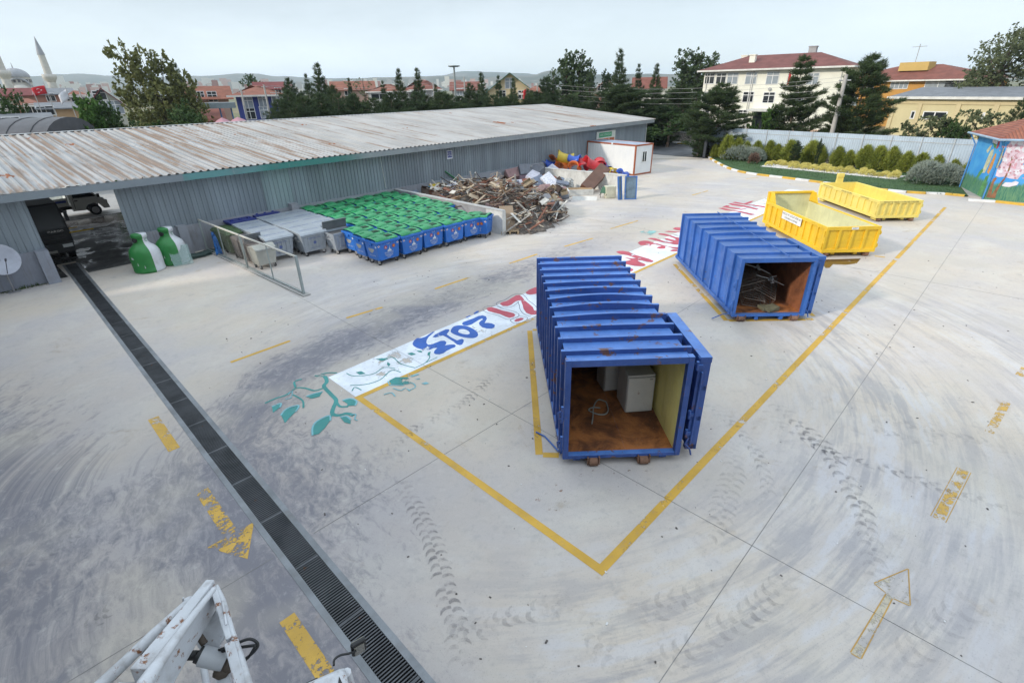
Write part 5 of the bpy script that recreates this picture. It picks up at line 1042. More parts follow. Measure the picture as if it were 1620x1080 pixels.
def lorry():
    t = thing('lorry', 'dark lorry with wide black windscreen parked just inside the shed opening', 'lorry', (-.02,33.4,0), R(2.6)); dk = mat('dark_lorry_paint', (.018,.019,.022), .5, var=.15, dirt=.2); gl = mat('black_windscreen', (.004,.004,.005), .35); cr = mat('chrome_letter', (.5,.5,.5), .25, .8); ye = mat('yellow_bar', (.60,.38,.02), .45); plm = mat('number_plate', (.30,.29,.26), .5)
    w = 2.4; mb = MB(); mb.add([(0,0,.75),(w,0,.75),(w,2.0,.75),(0,2.0,.75),(0,-.06,1.55),(w,-.06,1.55),(0.05,.22,2.75),(w-.05,.22,2.75),(w-.05,2.0,2.85),(.05,2.0,2.85)], [(0,1,5,4),(4,5,7,6),(6,7,8,9),(1,2,8,7,5),(0,4,6,9,3),(3,9,8,2),(0,3,2,1)]); b = mb.build('cab', dk, t, .05)
    mb = MB(); mb.add([(.12,-.055,1.62),(w-.12,-.055,1.62),(w-.18,.185,2.62),(.18,.185,2.62)], [(0,1,2,3)]); mb.build('windscreen', gl, b)
    mb = MB(); mb.box(.04,w-.04,-.12,.0,.42,.92); mb.build('bumper', mat('lorry_bumper', (.02,.02,.022), .5), t, .03)
    for x in (.1,w-.5): mb = MB(); mb.box(x,x+.4,-.135,-.118,.66,.82); mb.build('headlight', bpy.data.materials['lamp_glass'], t)
    mb = MB(); mb.box(.3,w-.3,-.07,-.03,1.02,1.10); mb.box(.3,w-.3,-.075,-.03,1.2,1.26); mb.build('grille', mat('grille_black', (.012,.012,.013), .4), b)
    mb = MB(); text_on(mb, 'CARGO', .14, (w-.55,-.07,1.47), (1,0,0), (0,-.06,1), .01, sx=1.3); mb.build('lettering', cr, b)
    mb = MB(); mb.box(w*.5-.1,w*.5+.42,-.135,-.12,.46,.58); mb.build('number_plate', plm, t)
    for s in (-.16,w+.02): mb = MB(); mb.box(s,s+.14,-.1,.02,1.9,2.35); mb.build('mirror', dk, t)
    mb = MB(); mb.tube([(w-.05,-.02,1.50),(w+.35,-.02,1.52)], .02); mb.cyl((w-.05,-.10,1.32),(w+.95,-.06,1.32),.035,n=8); mb.build('side_bar', ye, t)
    mb = MB(); mb.box(.1,w-.1,2.1,6.8,.7,.95); mb.frustum(.05,w-.05,2.25,6.8,.95,0,w,2.2,7.0,2.6); mb.build('tipper_body', dk, t, .02)
    for y in (.9,4.6,5.8):
        for x in (.18,w-.18): wheel(t, (x,y,.5), .5, .3, bpy.data.materials['alloy_rim'], 'x')
lorry()
# ------------------------------------------------------------------ white loader in the foreground: only its arm, cab corner and mirror reach into the view
def loader():
    m = mat('chipped_white_machine_paint', (.56,.58,.62), .42, var=.06, vscale=3, dirt=.4, rust=.36, streak=.4); dk = mat('machine_black', (.015,.016,.018), .5); gr = mat('grimy_oil_steel', (.09,.07,.055), .7, rust=.5); ch = mat('cylinder_white', (.48,.50,.53), .4, dirt=.3, rust=.1)
    base = at(470,1180,0); t = thing('loader', 'white wheel loader with rust-stained lifting arm and black mirror at the bottom edge', 'loader', (0.3,2.0,0)); o = Vector((.3,2.0,0))
    def q(px, py, z): v = at(px, py, z)-o; return Vector(v)
    def beam(mb, a, b, w, h, w2=None, h2=None):
        a, b = Vector(a), Vector(b); d = (b-a).normalized(); up = Vector((0,0,1)); s = d.cross(up).normalized(); u = s.cross(d); w2 = w2 or w; h2 = h2 or h; vs = []
        for p, W, Hh in ((a,w,h),(b,w2,h2)): vs += [tuple(p-s*W/2-u*Hh/2), tuple(p+s*W/2-u*Hh/2), tuple(p+s*W/2+u*Hh/2), tuple(p-s*W/2+u*Hh/2)]
        mb.add(vs, [(0,3,2,1),(4,5,6,7),(0,1,5,4),(1,2,6,5),(2,3,7,6),(3,0,4,7)])
    mb = MB(); beam(mb, q(338,934,3.25), q(231,1085,3.35), .08, .28, .16, .38); beam(mb, q(231,1085,3.35), q(190,1150,3.2), .16, .38, .18, .42)
    a = mb.build('lifting_arm', m, t, .012)
    mb = MB(); mb.tube([q(338,932,3.44), q(300,980,3.50), q(262,1032,3.55), q(225,1085,3.60), q(190,1140,3.55)], [.022,.032,.042,.052,.055], 10); mb.build('arm_edge_pipe', m, a)
    mb = MB(); beam(mb, q(340,934,3.3), q(365,1015,3.15), .05, .18); beam(mb, q(365,1015,3.15), q(386,1095,2.9), .08, .22); mb.build('right_arm', m, t, .01)
    mb = MB(); mb.tube([q(343,925,3.38), q(352,950,3.30), q(366,1000,3.2), q(380,1040,3.1), q(398,1100,2.95)], [.012,.028,.03,.034,.034], 8); mb.build('link_rod', m, t)
    mb = MB(); mb.tube([q(352,950,3.36), q(358,988,3.3)], .012, 6); mb.tube([q(349,950,3.3), q(354,988,3.24)], .012, 6); mb.build('slotted_link', m, t)
    mb = MB(); mb.add([tuple(q(*p)) for p in ((334,958,3.12),(322,998,3.02),(346,1020,2.96),(356,1005,3.02),(350,975,3.10))], [(0,1,2,3,4)]); mb.add([tuple(q(*p)) for p in ((322,998,3.02),(310,1018,2.95),(328,1045,2.86),(348,1022,2.95))], [(0,1,2,3)]); mb.add([tuple(q(*p)) for p in ((343,1060,2.85),(362,1058,2.85),(372,1100,2.75),(345,1100,2.75))], [(0,1,2,3)]); pl = mb.build('gusset_plate', m, t); pl.modifiers.new('s','SOLIDIFY').thickness = .025
    mb = MB(); mb.tube([q(296,953,3.05), q(240,1005,3.05), q(200,1045,3.0), q(150,1092,2.95)], [.035,.045,.05,.055], 10); mb.build('side_lever', m, t)
    mb = MB(); mb.cyl(q(300,950,3.0), q(300,962,2.9), .06, n=10); mb.cyl(q(300,950,2.95), q(318,962,2.95), .025, n=8); mb.tube([q(290,945,3.1), q(290,955,3.0)], .008, 5); mb.build('lever_pivot', m, t)
    mb = MB(); mb.tube([q(226,1026,2.9), q(230,1040,2.85), q(236,1060,2.75)], .022, 7); mb.cyl(q(222,1030,2.95), q(234,1028,2.95), .03, n=8); mb.build('rusty_pin', gr, t)
    mb = MB(); mb.cyl(q(318,1036,3.0), q(356,1046,2.9), .085, .08, n=18); cy = mb.build('hydraulic_cylinder', ch, t); mb = MB(); mb.cyl(q(313,1034,3.02), q(320,1037,3.0), .07, n=16); mb.cyl(q(298,1036,2.98), q(313,1036,2.98), .04, n=10); mb.build('cylinder_cap', dk, cy)
    mb = MB(); mb.tube([q(304,990,3.15), q(315,1005,3.1), q(324,1018,3.05)], .03, 7); mb.cyl(q(300,988,3.15), q(314,989,3.15), .025, n=8); mb.tube([q(296,1003,3.12), q(308,1010,3.08)], .012, 5); mb.tube([q(296,1012,3.1), q(310,1008,3.08)], .012, 5); mb.build('locking_pin', gr, t)
    mb = MB()
    for p, s in (((352,1060,2.86),.10),((362,1050,2.9),.09),((345,1064,2.84),.06)): mb.lathe([(0,-s*.4),(s*.7,-s*.2),(s*.8,.0),(s*.4,s*.3),(0,s*.4)], 8, tuple(q(*p)))
    mb.build('greasy_joint', gr, t)
    mb = MB(); mb.tube(smooth3([q(346,1028,3.0), q(372,1018,3.1), q(395,1010,3.15), q(408,1018,3.1), q(402,1030,3.05), q(388,1042,2.95), q(379,1050,2.85)]), .013, 7); mb.tube(smooth3([q(346,1031,2.98), q(375,1024,3.05), q(404,1020,3.12)]), .013, 7); mb.tube(smooth3([q(404,1022,3.1), q(392,1040,2.98), q(380,1046,2.9)]), .013, 7); mb.build('hydraulic_hose', dk, t)
    mb = MB(); mb.tube(smooth3([q(303,958,3.0), q(308,944,3.05), q(317,939,3.05), q(324,942,3.0)]), .028, 8); mb.build('rubber_loop', dk, t)
    mb = MB(); mb.tube([q(322,1055,2.6), q(330,1100,2.5)], .03, 8); mb.build('thin_pipe', m, t)
    # cab corner: roof with rounded front edge, windscreen below, wiper, mirror on its arm
    A, B = q(545,1050,2.62), q(440,1096,2.62); ux = (A-B).normalized(); uy = Vector((ux.y,-ux.x,0)); 
    if uy.y > 0: uy = -uy
    mb = MB(); L = 1.7
    c = [A, A-ux*L, A-ux*L+uy*1.6, A+uy*1.6]
    vs = []
    for z, ins in ((-.08,.0),(-.02,.0),(.02,.05),(.03,.12)):
        for k, p in enumerate(c): s1 = (1 if k in (1,2) else -1); s2 = (1 if k in (0,1) else -1); vs.append(tuple(p+ux*s1*ins+uy*s2*ins+Vector((0,0,z))))
    fs = [(i*4+k, i*4+(k+1)%4, i*4+4+(k+1)%4, i*4+4+k) for i in range(3) for k in range(4)]+[(12,13,14,15),(3,2,1,0)]; mb.add(vs, fs); roof = mb.build('cab_roof', m, t, .03)
    mb = MB(); p0 = A-ux*.04+uy*.05+Vector((0,0,.035)); mb.add([tuple(p0+uy*a+ux*b) for a, b in ((.06,-.02),(.22,.015),(.5,.02),(.5,-.06),(.2,-.06))], [(0,1,2,3,4)]); mb.build('roof_light', dk, roof)
    mb = MB(); z0 = Vector((0,0,-.08)); mb.add([tuple(A+z0+uy*.02-ux*.03), tuple(A-ux*(L-.03)+z0+uy*.02), tuple(A-ux*(L-.03)-uy*.10+Vector((0,0,-1.3))), tuple(A-ux*.03-uy*.10+Vector((0,0,-1.3)))], [(0,1,2,3)]); mb.build('windscreen', mat('dusty_windscreen', (.09,.085,.075), .25, dirt=.3), t)
    mb = MB(); mb.tube([tuple(A-ux*.25-uy*.03+z0), tuple(A-ux*.75-uy*.05+z0+Vector((0,0,-.06)))], .012, 6); mb.tube(smooth3([tuple(A-ux*.55-uy*.04+z0), tuple(A-ux*.85-uy*.12+z0), tuple(A-ux*1.05-uy*.02+z0)]), .008, 5); mb.build('wiper', dk, t)
    z1 = Vector((0,0,-1.3))
    for p in (A-ux*.0, A-ux*L):
        mb = MB(); mb.tube([tuple(p+z0+uy*.03), tuple(p+z1-uy*.09)], .045, 8); mb.build('cab_pillar', m, t); mb = MB(); mb.tube([tuple(p+uy*1.5+z0), tuple(p+uy*1.5+z1)], .045, 8); mb.build('cab_pillar', m, t)
    mb = MB(); mb.add([tuple(A+uy*a-ux*b+Vector((0,0,z))) for z in (-1.3,-2.1) for a, b in ((-.25,0),(1.6,0),(1.6,L),(-.25,L))], [(0,1,2,3),(0,4,5,1),(1,5,6,2),(2,6,7,3),(3,7,4,0)]); mb.build('body', m, t, .03)
    for bx in (.0, L): 
        for ay in (.1,1.5): wheel(t, tuple(A-ux*bx+uy*ay+Vector((0,0,.52-2.62+.0))), .52, .35, m, 'x')
    mb = MB()
    for dz in (0,-.035): mb.tube(smooth3([q(528,1052,2.60+dz), q(529,1043,2.60+dz), q(538,1036,2.60+dz), q(552,1033,2.58+dz), q(563,1029,2.55+dz)]), .011, 7)
    mb.build('mirror_arm', dk, t)
    c = q(566,1019,2.52); T = Matrix.Translation(c) @ Matrix.Rotation(math.atan2(ux.y,ux.x)+R(8),4,'Z') @ Matrix.Rotation(R(18),4,'X'); mb = MB(); mb.T = T; mb.box(-.075,.075,-.045,.0,-.15,.15); mi = mb.build('mirror', dk, t, .02); mb = MB(); mb.T = T; mb.box(-.06,.06,.0,.006,-.13,.13); mb.box(-.05,.05,-.0525,-.045,-.12,.10); mb.build('mirror_glass', mat('mirror_glass', (.22,.21,.18), .15), mi)
loader()
# ------------------------------------------------------------------ concrete dividers and the scrap bay
def dividers():
    a, b = at(797,371), at(614,297,1.32); d = Vector((b.x-a.x, b.y-a.y)); L = d.length; t = thing('divider_wall', 'low grey block wall with whitened end between the green-lidded bins and the scrap heap', 'wall', (a.x,a.y,0), math.atan2(d.y,d.x))
    mb = MB(); mb.box(1.3,L+.4,-.11,.11,0,1.30)
    mb.build('wall', m_conc, t); mb = MB(); mb.box(0,1.296,-.11,.11,0,1.30); mb.box(-.06,.0,-.13,.13,0,1.33); mb.build('whitened_end', m_whiteblock, t)
    mb = MB(); mb.box(-.02,L+.4,-.13,.13,1.302,1.36); mb.build('coping', mat('coping_concrete', (.42,.42,.42), .85, dirt=.3), t)
    a, b = at(988,304), at(840,264,1.25); d = Vector((b.x-a.x, b.y-a.y)); L = d.length; t = thing('divider_wall', 'low whitewashed wall between the scrap heap and the coloured plastic, in front of the cabin', 'wall', (a.x,a.y,0), math.atan2(d.y,d.x))
    mb = MB(); mb.box(0,L,-.12,.12,0,1.22); mb.build('wall', m_whiteblock, t); mb = MB(); mb.box(-.03,L,-.15,.15,1.222,1.29); mb.build('coping', m_whiteblock, t)
dividers()
_camdir = lambda p: (Vector((0,0,CAM_H))-p).normalized()
def slab_geo(mb, a, b, w, t, roll=0.0):
    """a board / cushion / chest from point a to point b, broad face turned towards up and the yard"""
    a, b = Vector(a), Vector(b); d = (b-a); L = d.length; d.normalize(); ref = Vector((-.45,-.6,.75)); s = d.cross(ref).normalized(); n = s.cross(d)
    Rm = Matrix((d, s, n)).transposed(); Rm = Rm @ Matrix.Rotation(roll, 3, 'X'); mb.T = Matrix.Translation((a+b)/2) @ Rm.to_4x4(); mb.box(-L/2,L/2,-w/2,w/2,-t/2,t/2); mb.T = Matrix.Identity(4); return mb
def A3(q): return at(*q)
def fab(name, col, **k): return mat(name, col, .9, var=.14, vscale=3, dirt=.3, **k)
m_mattress = None
def furniture():
    g = G('quilted_mattress'); v = g.obj(); x = g.n('ShaderNodeTexVoronoi'); g.l(v, x.inputs['Vector']); x.inputs['Scale'].default_value = 9; c = g.mix(g.step(x.outputs['Distance'], .1, .6), (.40,.43,.55), (.66,.67,.72)); g.l(c, g.b.inputs['Base Color']); g.b.inputs['Roughness'].default_value = .9; g.bump(x.outputs['Distance'], .5, .04); mq = g.mat
    MT = {'mat': mq, 'brown': mat('brown_veneer', (.12,.055,.035), .5, var=.2, dirt=.2), 'rust': fab('rust_red_fabric', (.26,.065,.03)), 'mustard': fab('mustard_foam', (.42,.36,.08)), 'beige': fab('beige_foam', (.44,.40,.32)), 'pink': fab('faded_pink_fabric', (.34,.21,.21)), 'grey': fab('grey_fabric', (.17,.18,.21)), 'lilac': fab('pale_lilac_fabric', (.50,.50,.58)), 'slate': fab('slate_blue_fabric', (.16,.19,.26)), 'white': mat('scuffed_white_board', (.60,.60,.58), .6, dirt=.3), 'card': mat('brown_cardboard', (.36,.23,.12), .85, var=.12), 'cream': mat('cream_enamel', (.56,.54,.42), .5, dirt=.2), 'dark': mat('charred_board', (.06,.055,.055), .8), 'mauve': fab('mauve_fabric', (.17,.11,.14)), 'blue': mat('blue_frame_paint', (.05,.15,.42), .5, dirt=.25), 'screen': mat('grey_blue_mesh', (.13,.19,.25), .7, var=.3, vscale=2), 'green': mat('dull_green_paint', (.03,.12,.07), .6, dirt=.3)}
    def item(name, label, cat, a, b, w, t, m, bev=.03, roll=0, extra=None):
        mb = slab_geo(MB(), A3(a), A3(b), w, t, roll); o = mb.build(name, MT[m], None, bev); return tag(o, label, cat)
    item('mattress', 'white quilted mattress leaning across the furniture heap', 'mattress', (889,306,.12), (861,277,1.35), .95, .2, 'mat', .05)
    item('mattress', 'plain pale mattress half hidden behind the quilted one', 'mattress', (896,286,.3), (868,264,1.3), .9, .18, 'lilac', .05)
    item('wardrobe', 'brown wooden wardrobe tipped against the whitewashed wall', 'wardrobe', (926,300,.28), (957,266,1.55), .95, .50, 'brown', .012)
    mb = MB(); p = A3((919,309,.0)); mb.T = Matrix.Translation(p) @ Matrix.Rotation(R(-42),4,'Z'); mb.box(-.95,.95,-.05,.9,0,.42); o = mb.build('bed_base', MT['white'], None, .02); tag(o, 'white box bed base lying with its cardboard-brown bottom upwards', 'bed'); mb = MB(); mb.T = Matrix.Translation(p) @ Matrix.Rotation(R(-42),4,'Z'); mb.box(-.90,.90,0,.85,.42,.435); mb.build('bottom_panel', MT['card'], o)
    item('bed_base', 'white slatted board lying flat under the bed base', 'board', (905,315,.05), (944,316,.05), .5, .05, 'white', 0)
    mb = MB(); p = A3((966,314)); mb.T = Matrix.Translation(p) @ Matrix.Rotation(R(-40),4,'Z'); mb.box(-.36,.36,0,.6,.02,.84); o = mb.build('cabinet', MT['cream'], None, .015); tag(o, 'small cream cabinet standing beside the blue screens', 'cabinet'); mb = MB(); mb.T = Matrix.Translation(p) @ Matrix.Rotation(R(-40),4,'Z'); mb.box(.361,.37,.02,.58,.05,.8); mb.build('open_side', MT['dark'], o)
    for i, (px, py, w, lab) in enumerate(((981,316,.32,'blue framed screen standing on edge, left one of the pair'), (997,315.5,.86,'blue framed screen with grey mesh, right one of the pair'))):
        p = A3((px,py)); t = thing('framed_screen', lab, 'screen', p, R(-46) if i else R(-20)); t.rotation_euler = (R(-9),0,t.rotation_euler[2]); h = 1.62; mb = MB()
        for b in ((-w/2,-w/2+.07,0,h),(w/2-.07,w/2,0,h)): mb.box(b[0],b[1],-.06,.06,b[2],b[3])
        for z in (0,.5,1.1,h-.07): mb.box(-w/2+.07,w/2-.07,-.06,.06,z,z+.06) if z in (0,h-.07) else mb.box(-w/2-.02,-w/2+.02,-.1,-.06,z,z+.2)
        mb.build('frame', MT['blue'], t); mb = MB(); mb.box(-w/2+.07,w/2-.07,-.01,.01,.06,h-.07); mb.build('mesh', MT['screen'], t)
    t = thing('wheelbarrow', 'dark green upturned wheelbarrow beside the cream cabinet', 'wheelbarrow', A3((957,312)), R(20)); mb = MB(); mb.frustum(-.4,.4,-.3,.3,.35,-.25,.25,-.2,.2,.75); mb.build('tray', MT['green'], t, .02); mb = MB()
    for s in (-.25,.25): mb.tube([(-.8,s,.25),(.3,s*.8,.42),(.75,0,.2)], .02, 6); mb.tube([(-.3,s,.4),(-.35,s,.0)], .018, 6)
    mb.build('handles', MT['dark'], t); wheel(t, (.8,0,.18), .18, .08, MT['dark'])
    L = [('armchair','rust red armchair seat on top of the heap by the shed wall','armchair',(812,262,1.25),(834,262,1.25),1.0,.75,'rust'), ('foam_block','foam block with mustard side facing the yard','foam block',(782,273,.9),(801,268,1.0),.8,.7,'mustard'), ('foam_block','pale beige foam slab left of the mustard block','foam block',(771,274,.8),(781,266,1.15),.7,.35,'beige'),
         ('mattress','grey folded mattress on top of the heap behind the red armchair','mattress',(799,259,1.45),(815,252,1.65),.8,.3,'grey'), ('cushion','long pink cushion lying along the shed plinth','cushion',(786,258,1.3),(800,257,1.35),.6,.25,'pink'), ('armchair','pink armchair side tipped in the middle of the furniture','armchair',(801,279,.85),(822,274,1.0),.9,.6,'pink'), ('sofa_seat','grey sofa block behind the pink armchair','sofa',(821,272,1.15),(838,271,1.15),1.0,.7,'grey'),
         ('sofa_seat','dark mauve sofa base under the grey block','sofa',(822,288,.5),(838,287,.5),.9,.6,'mauve'), ('cushion','pale lilac cushion on the slate seat','cushion',(838,283,1.0),(848,273,1.2),.75,.25,'lilac'), ('cushion','slate blue seat cushion below the lilac one','cushion',(845,291,.7),(861,284,.85),.9,.35,'slate'), ('cushion','beige patterned cushion standing left of the slate seat','cushion',(839,295,.5),(847,286,.9),.7,.28,'beige'),
         ('armchair','faded pink armchair in front of the quilted mattress','armchair',(853,305,.45),(870,303,.45),.8,.85,'pink'), ('sofa_seat','wide grey sofa back beside the whitewashed wall','sofa',(842,268,1.1),(858,272,1.0),.9,.5,'grey'), ('cushion','pale seat cushion lying among the boards','cushion',(806,293,.7),(827,291,.7),.7,.3,'lilac'), ('cushion','small grey cushion on the pile of boards','cushion',(819,296,.65),(830,295,.6),.55,.3,'grey'),
         ('carpet_roll','rolled brown carpet under the quilted mattress','carpet',(871,308,.14),(893,313,.12),.3,.26,'card'), ('slab','dark grey foam slab at the foot of the quilted mattress','foam block',(884,310,.35),(899,308,.4),.6,.2,'grey'), ('cushion','mauve cushion lying on the foot of the quilted mattress','cushion',(886,303,.62),(897,301,.65),.6,.2,'pink'), ('sofa_seat','pale upholstered seat lying at the front of the boards','sofa',(862,323,.35),(884,319,.35),.8,.35,'beige'),
         ('board','blue painted board at the back of the heap','board',(766,280,.6),(783,281,.6),.5,.3,'slate')]
    for nm, lab, cat, a, b, w, t, m in L: item(nm, lab, cat, a, b, w, t, m, .05 if m not in ('slate',) else .03)
    # crumpled plastic sack
    rng = random.Random(9); p = A3((898,291,.55)); mb = MB(); n = 12; vs = []
    for i in range(9):
        for k in range(n): th = PI*i/8; r = .55*(1+.35*rng.uniform(-1,1)*math.sin(th)); vs.append((p.x+r*math.sin(th)*math.cos(2*PI*k/n)*.8, p.y+r*math.sin(th)*math.sin(2*PI*k/n)*.8, p.z+r*math.cos(th)*.8))
    mb.add(vs, [(i*n+k,i*n+(k+1)%n,(i+1)*n+(k+1)%n,(i+1)*n+k) for i in range(8) for k in range(n)]); tag(mb.build('plastic_sack', mat('grey_white_plastic', (.42,.42,.40), .35, var=.25, vscale=5)), 'crumpled grey-white plastic sack between the mattress and the wall', 'sack')
    # dark gridded panel at the front
    t = thing('grid_panel', 'dark gridded wooden panel leaning at the front corner of the heap', 'panel', (0,0,0)); a, b = A3((868,341,.30)), A3((890,331,.30)); mb = slab_geo(MB(), A3((880,348,.02)), A3((873,329,.85)), 1.35, .06); mb.build('board', MT['dark'], t)
    d = (A3((873,329,.85))-A3((880,348,.02))); Ld = d.length; d.normalize(); ref = Vector((-.45,-.6,.75)); s = d.cross(ref).normalized(); n_ = s.cross(d); o = A3((880,348,.02)); mb = MB()
    for k in range(5): mb.cyl(o+s*(-.66+.33*k)+n_*.04, o+s*(-.66+.33*k)+n_*.04+d*Ld, .018, n=4)
    for k in range(4): mb.cyl(o-s*.66+n_*.04+d*(Ld*k/3), o+s*.66+n_*.04+d*(Ld*k/3), .018, n=4)
    mb.build('battens', mat('grey_batten', (.15,.16,.18), .6), t)
    mb = slab_geo(MB(), A3((806,368,.05)), A3((800,326,1.25)), .8, .05); tag(mb.build('board', mat('brown_hardboard', (.27,.20,.14), .8, dirt=.3)), 'brown hardboard leaning against the end of the grey divider wall', 'board')
    t = thing('pallet', 'short wooden pallet lying at the end of the grey divider wall', 'pallet', A3((807,369)), R(-44)); mb = MB()
    for k in range(5): mb.box(-.5,.5,-.3+.14*k,-.2+.14*k,.16,.18)
    mb.build('deck_boards', mat('pale_timber', (.42,.31,.19), .8, var=.2, vscale=4), t); mb = MB()
    for x in (-.5,-.06,.4): mb.box(x,x+.1,-.3,.36,.0,.16)
    mb.build('bearers', bpy.data.materials['pale_timber'], t)
    # coloured plastic slides and drums behind the whitewashed wall
    pal = {'blue': mat('slide_blue', (.03,.10,.50), .35, dirt=.15), 'orange': mat('slide_orange', (.62,.14,.02), .35, dirt=.15), 'yellow': mat('slide_yellow', (.58,.42,.03), .35, dirt=.15), 'red': mat('slide_red', (.50,.02,.03), .35, dirt=.15), 'navy': mat('slide_navy', (.03,.03,.16), .4), 'green': mat('slide_green', (.02,.20,.12), .4)}
    SP = [('blue',857,262,1.05,.55,1.3,'blue half-pipe piece nearest the furniture'),('blue',866,263,1.0,.45,.9,'blue curved piece second along the wall'),('green',846,263,.9,.3,.8,'green curved scrap at the shed end of the wall'),('orange',876,260,1.15,.6,1.3,'orange tube section standing on the coloured heap'),('orange',886,266,.95,.45,.9,'orange chute end lying on the wall side'),('yellow',890,254,1.5,.65,1.4,'yellow curved chute on top of the coloured heap'),('blue',894,263,1.0,.45,.8,'blue curved piece under the yellow chute'),('blue',906,256,1.45,.5,1.0,'blue cone-shaped piece at the top beside the cabin'),
          ('orange',906,268,.95,.45,1.0,'pale orange chute in front of the red ones'),('red',918,265,1.0,.5,.9,'red round mouth of a slide tube facing the yard'),('red',934,264,1.15,.62,1.5,'large red slide section behind the tipped wardrobe'),('red',947,262,1.2,.45,1.0,'red slide end nearest the cabin window side'),('navy',957,267,1.0,.3,1.0,'navy blue strip beside the red slide'),('yellow',966,274,.75,.35,1.0,'yellow bent strip near the wall end'),('blue',982,279,.6,.4,.8,'light blue lid at the end of the whitewashed wall')]
    for i, (c, px, py, z, r, L_, lab) in enumerate(SP):
        p = at(px, py, z); p = p + Vector((.55,.25,0)); rng = random.Random(50+i); mb = MB(); n = 14; arc = PI*rng.uniform(1.0,1.5); a0 = rng.uniform(-.6,.6); vs = []
        mb.T = Matrix.Translation(p) @ Matrix.Rotation(rng.uniform(-1.2,1.2),4,'Z') @ Matrix.Rotation(rng.uniform(-.5,.5),4,'Y')
        for j in range(6):
            x = -L_/2+L_*j/5; bend = .25*(j/5-.5)**2*4*r
            for k in range(n+1):
                a = a0+arc*k/n; 
                for rr in (r*(1+.12*(j == 0 or j == 5)),): vs.append((x, rr*math.cos(a), rr*math.sin(a)*.8+bend))
        mb.add(vs, [(j*(n+1)+k,j*(n+1)+k+1,(j+1)*(n+1)+k+1,(j+1)*(n+1)+k) for j in range(5) for k in range(n)], True); o = mb.build('slide_piece', pal[c]); o.modifiers.new('s','SOLIDIFY').thickness = .04; tag(o, lab, 'plastic slide', 'coloured plastic slide pieces')
    # things at the shed end of the timber heap
    ye = pal['yellow']
    Q = [('yellow',(655,296,.95),(664,285,1.35),.5,.04,'olive yellow panel at the far end of the grey divider','panel'),('yellow',(663,297,1.0),(672,288,1.3),.75,.3,'yellow plastic tub with a round white end','tub'),('orange',(644,296,.9),(655,294,.95),.6,.25,'orange box at the far end of the grey divider','box'),('yellow',(680,294,1.15),(691,284,1.4),.8,.05,'bright yellow sheet bent upwards','sheet'),('blue',(674,299,.95),(684,297,1.0),.4,.2,'light blue plastic crate among the boards','crate')]
    cols = {'yellow': ye, 'orange': pal['orange'], 'blue': mat('pale_blue_plastic', (.10,.32,.50), .5)}
    for c, a, b, w, t, lab, cat in Q: o = slab_geo(MB(), A3(a), A3(b), w, t).build(cat, cols[c], None, .01); tag(o, lab, cat)
    t = thing('green_pole', 'green painted pole sticking up from the heap', 'pole', (0,0,0)); mb = MB(); mb.cyl(A3((704,271,1.95)), A3((729,289,1.0)), .05, n=8); mb.build('pole', mat('pole_green', (.03,.22,.08), .5), t)
    t = thing('cage_frame', 'black steel cage frame standing on the heap against the shed', 'frame', A3((736,284,.75)), R(25)); mb = MB(); w, h, d = 1.5, 1.25, .8; c8 = [(x,y,z) for x in (-w/2,w/2) for y in (-d/2,d/2) for z in (0,h)]
    for i in range(8):
        for j in range(i+1, 8):
            if sum(abs(c8[i][k]-c8[j][k]) > 1e-6 for k in range(3)) == 1: mb.cyl(c8[i], c8[j], .035, n=6)
    for k in range(1,5): mb.cyl((-w/2+w*k/5,-d/2,0), (-w/2+w*k/5,-d/2,h), .014, n=5); mb.cyl((-w/2+w*k/5,d/2,0),(-w/2+w*k/5,d/2,h),.014,n=5)
    mb.build('cage', mat('black_cage_steel', (.03,.03,.035), .6, rust=.2), t); mb = MB(); mb.box(-w/2,w/2,-d/2-.05,-d/2-.03,h-.12,h); mb.build('white_edge', MT['white'], t)
    o = slab_geo(MB(), A3((709,298,.9)), A3((727,290,1.1)), .55, .03).build('board', MT['lilac']); tag(o, 'pale blue-white triangular board leaning among the planks', 'board')
    for i, (a, b, lab) in enumerate((((669,278,1.8),(677,288,1.35),'white bent metal leg sticking up beside the yellow tub'), ((664,282,1.6),(671,288,1.3),'shorter white metal leg beside the yellow tub'), ((695,293,1.2),(713,307,.9),'long pale batten sloping down to the divider wall'), ((752,273,1.7),(752,285,1.05),'short white post standing upright in the heap'), ((775,298,1.15),(787,311,.95),'short white board on the long dark batten'), ((766,283,1.55),(794,318,.95),'long dark batten sloping down to the end of the divider'))):
        w = .12 if i > 2 else .05; o = slab_geo(MB(), A3(a), A3(b), .25 if i == 4 else w, .04 if i != 3 else .12).build('batten', MT['white'] if i != 5 else MT['dark']); tag(o, lab, 'batten')
    # tubular chair frames
    tb = mat('pale_pink_tube', (.50,.38,.31), .5, dirt=.3, rust=.1)
    for i, (px, py, z, rz, lab) in enumerate(((796,292,.75,.3,'tangled pale tubular bed end standing in the boards'), (805,296,.70,.9,'second pale tubular frame behind the bed end'), (786,287,.85,-.2,'pale tubular frame lying back towards the shed'), (806,340,.35,.5,'grey tubular chair frame at the end of the divider'), (815,352,.15,1.1,'grey tubular chair frame lying lowest at the front'), (850,335,.45,.2,'white bent tube frame in front of the boards'))):
        p = A3((px,py,z)); mb = MB(); mb.T = Matrix.Translation(p) @ Matrix.Rotation(rz,4,'Z') @ Matrix.Rotation(R(-18),4,'X'); r = .02
        mb.tube(smooth3([(-.5,0,-.25),(-.5,0,.45),(-.3,0,.62),(.3,0,.62),(.5,0,.45),(.5,0,-.25)]), r, 6)
        for x in (-.3,-.1,.1,.3): mb.cyl((x,0,.62),(x,0,-.2),r*.8,n=6)
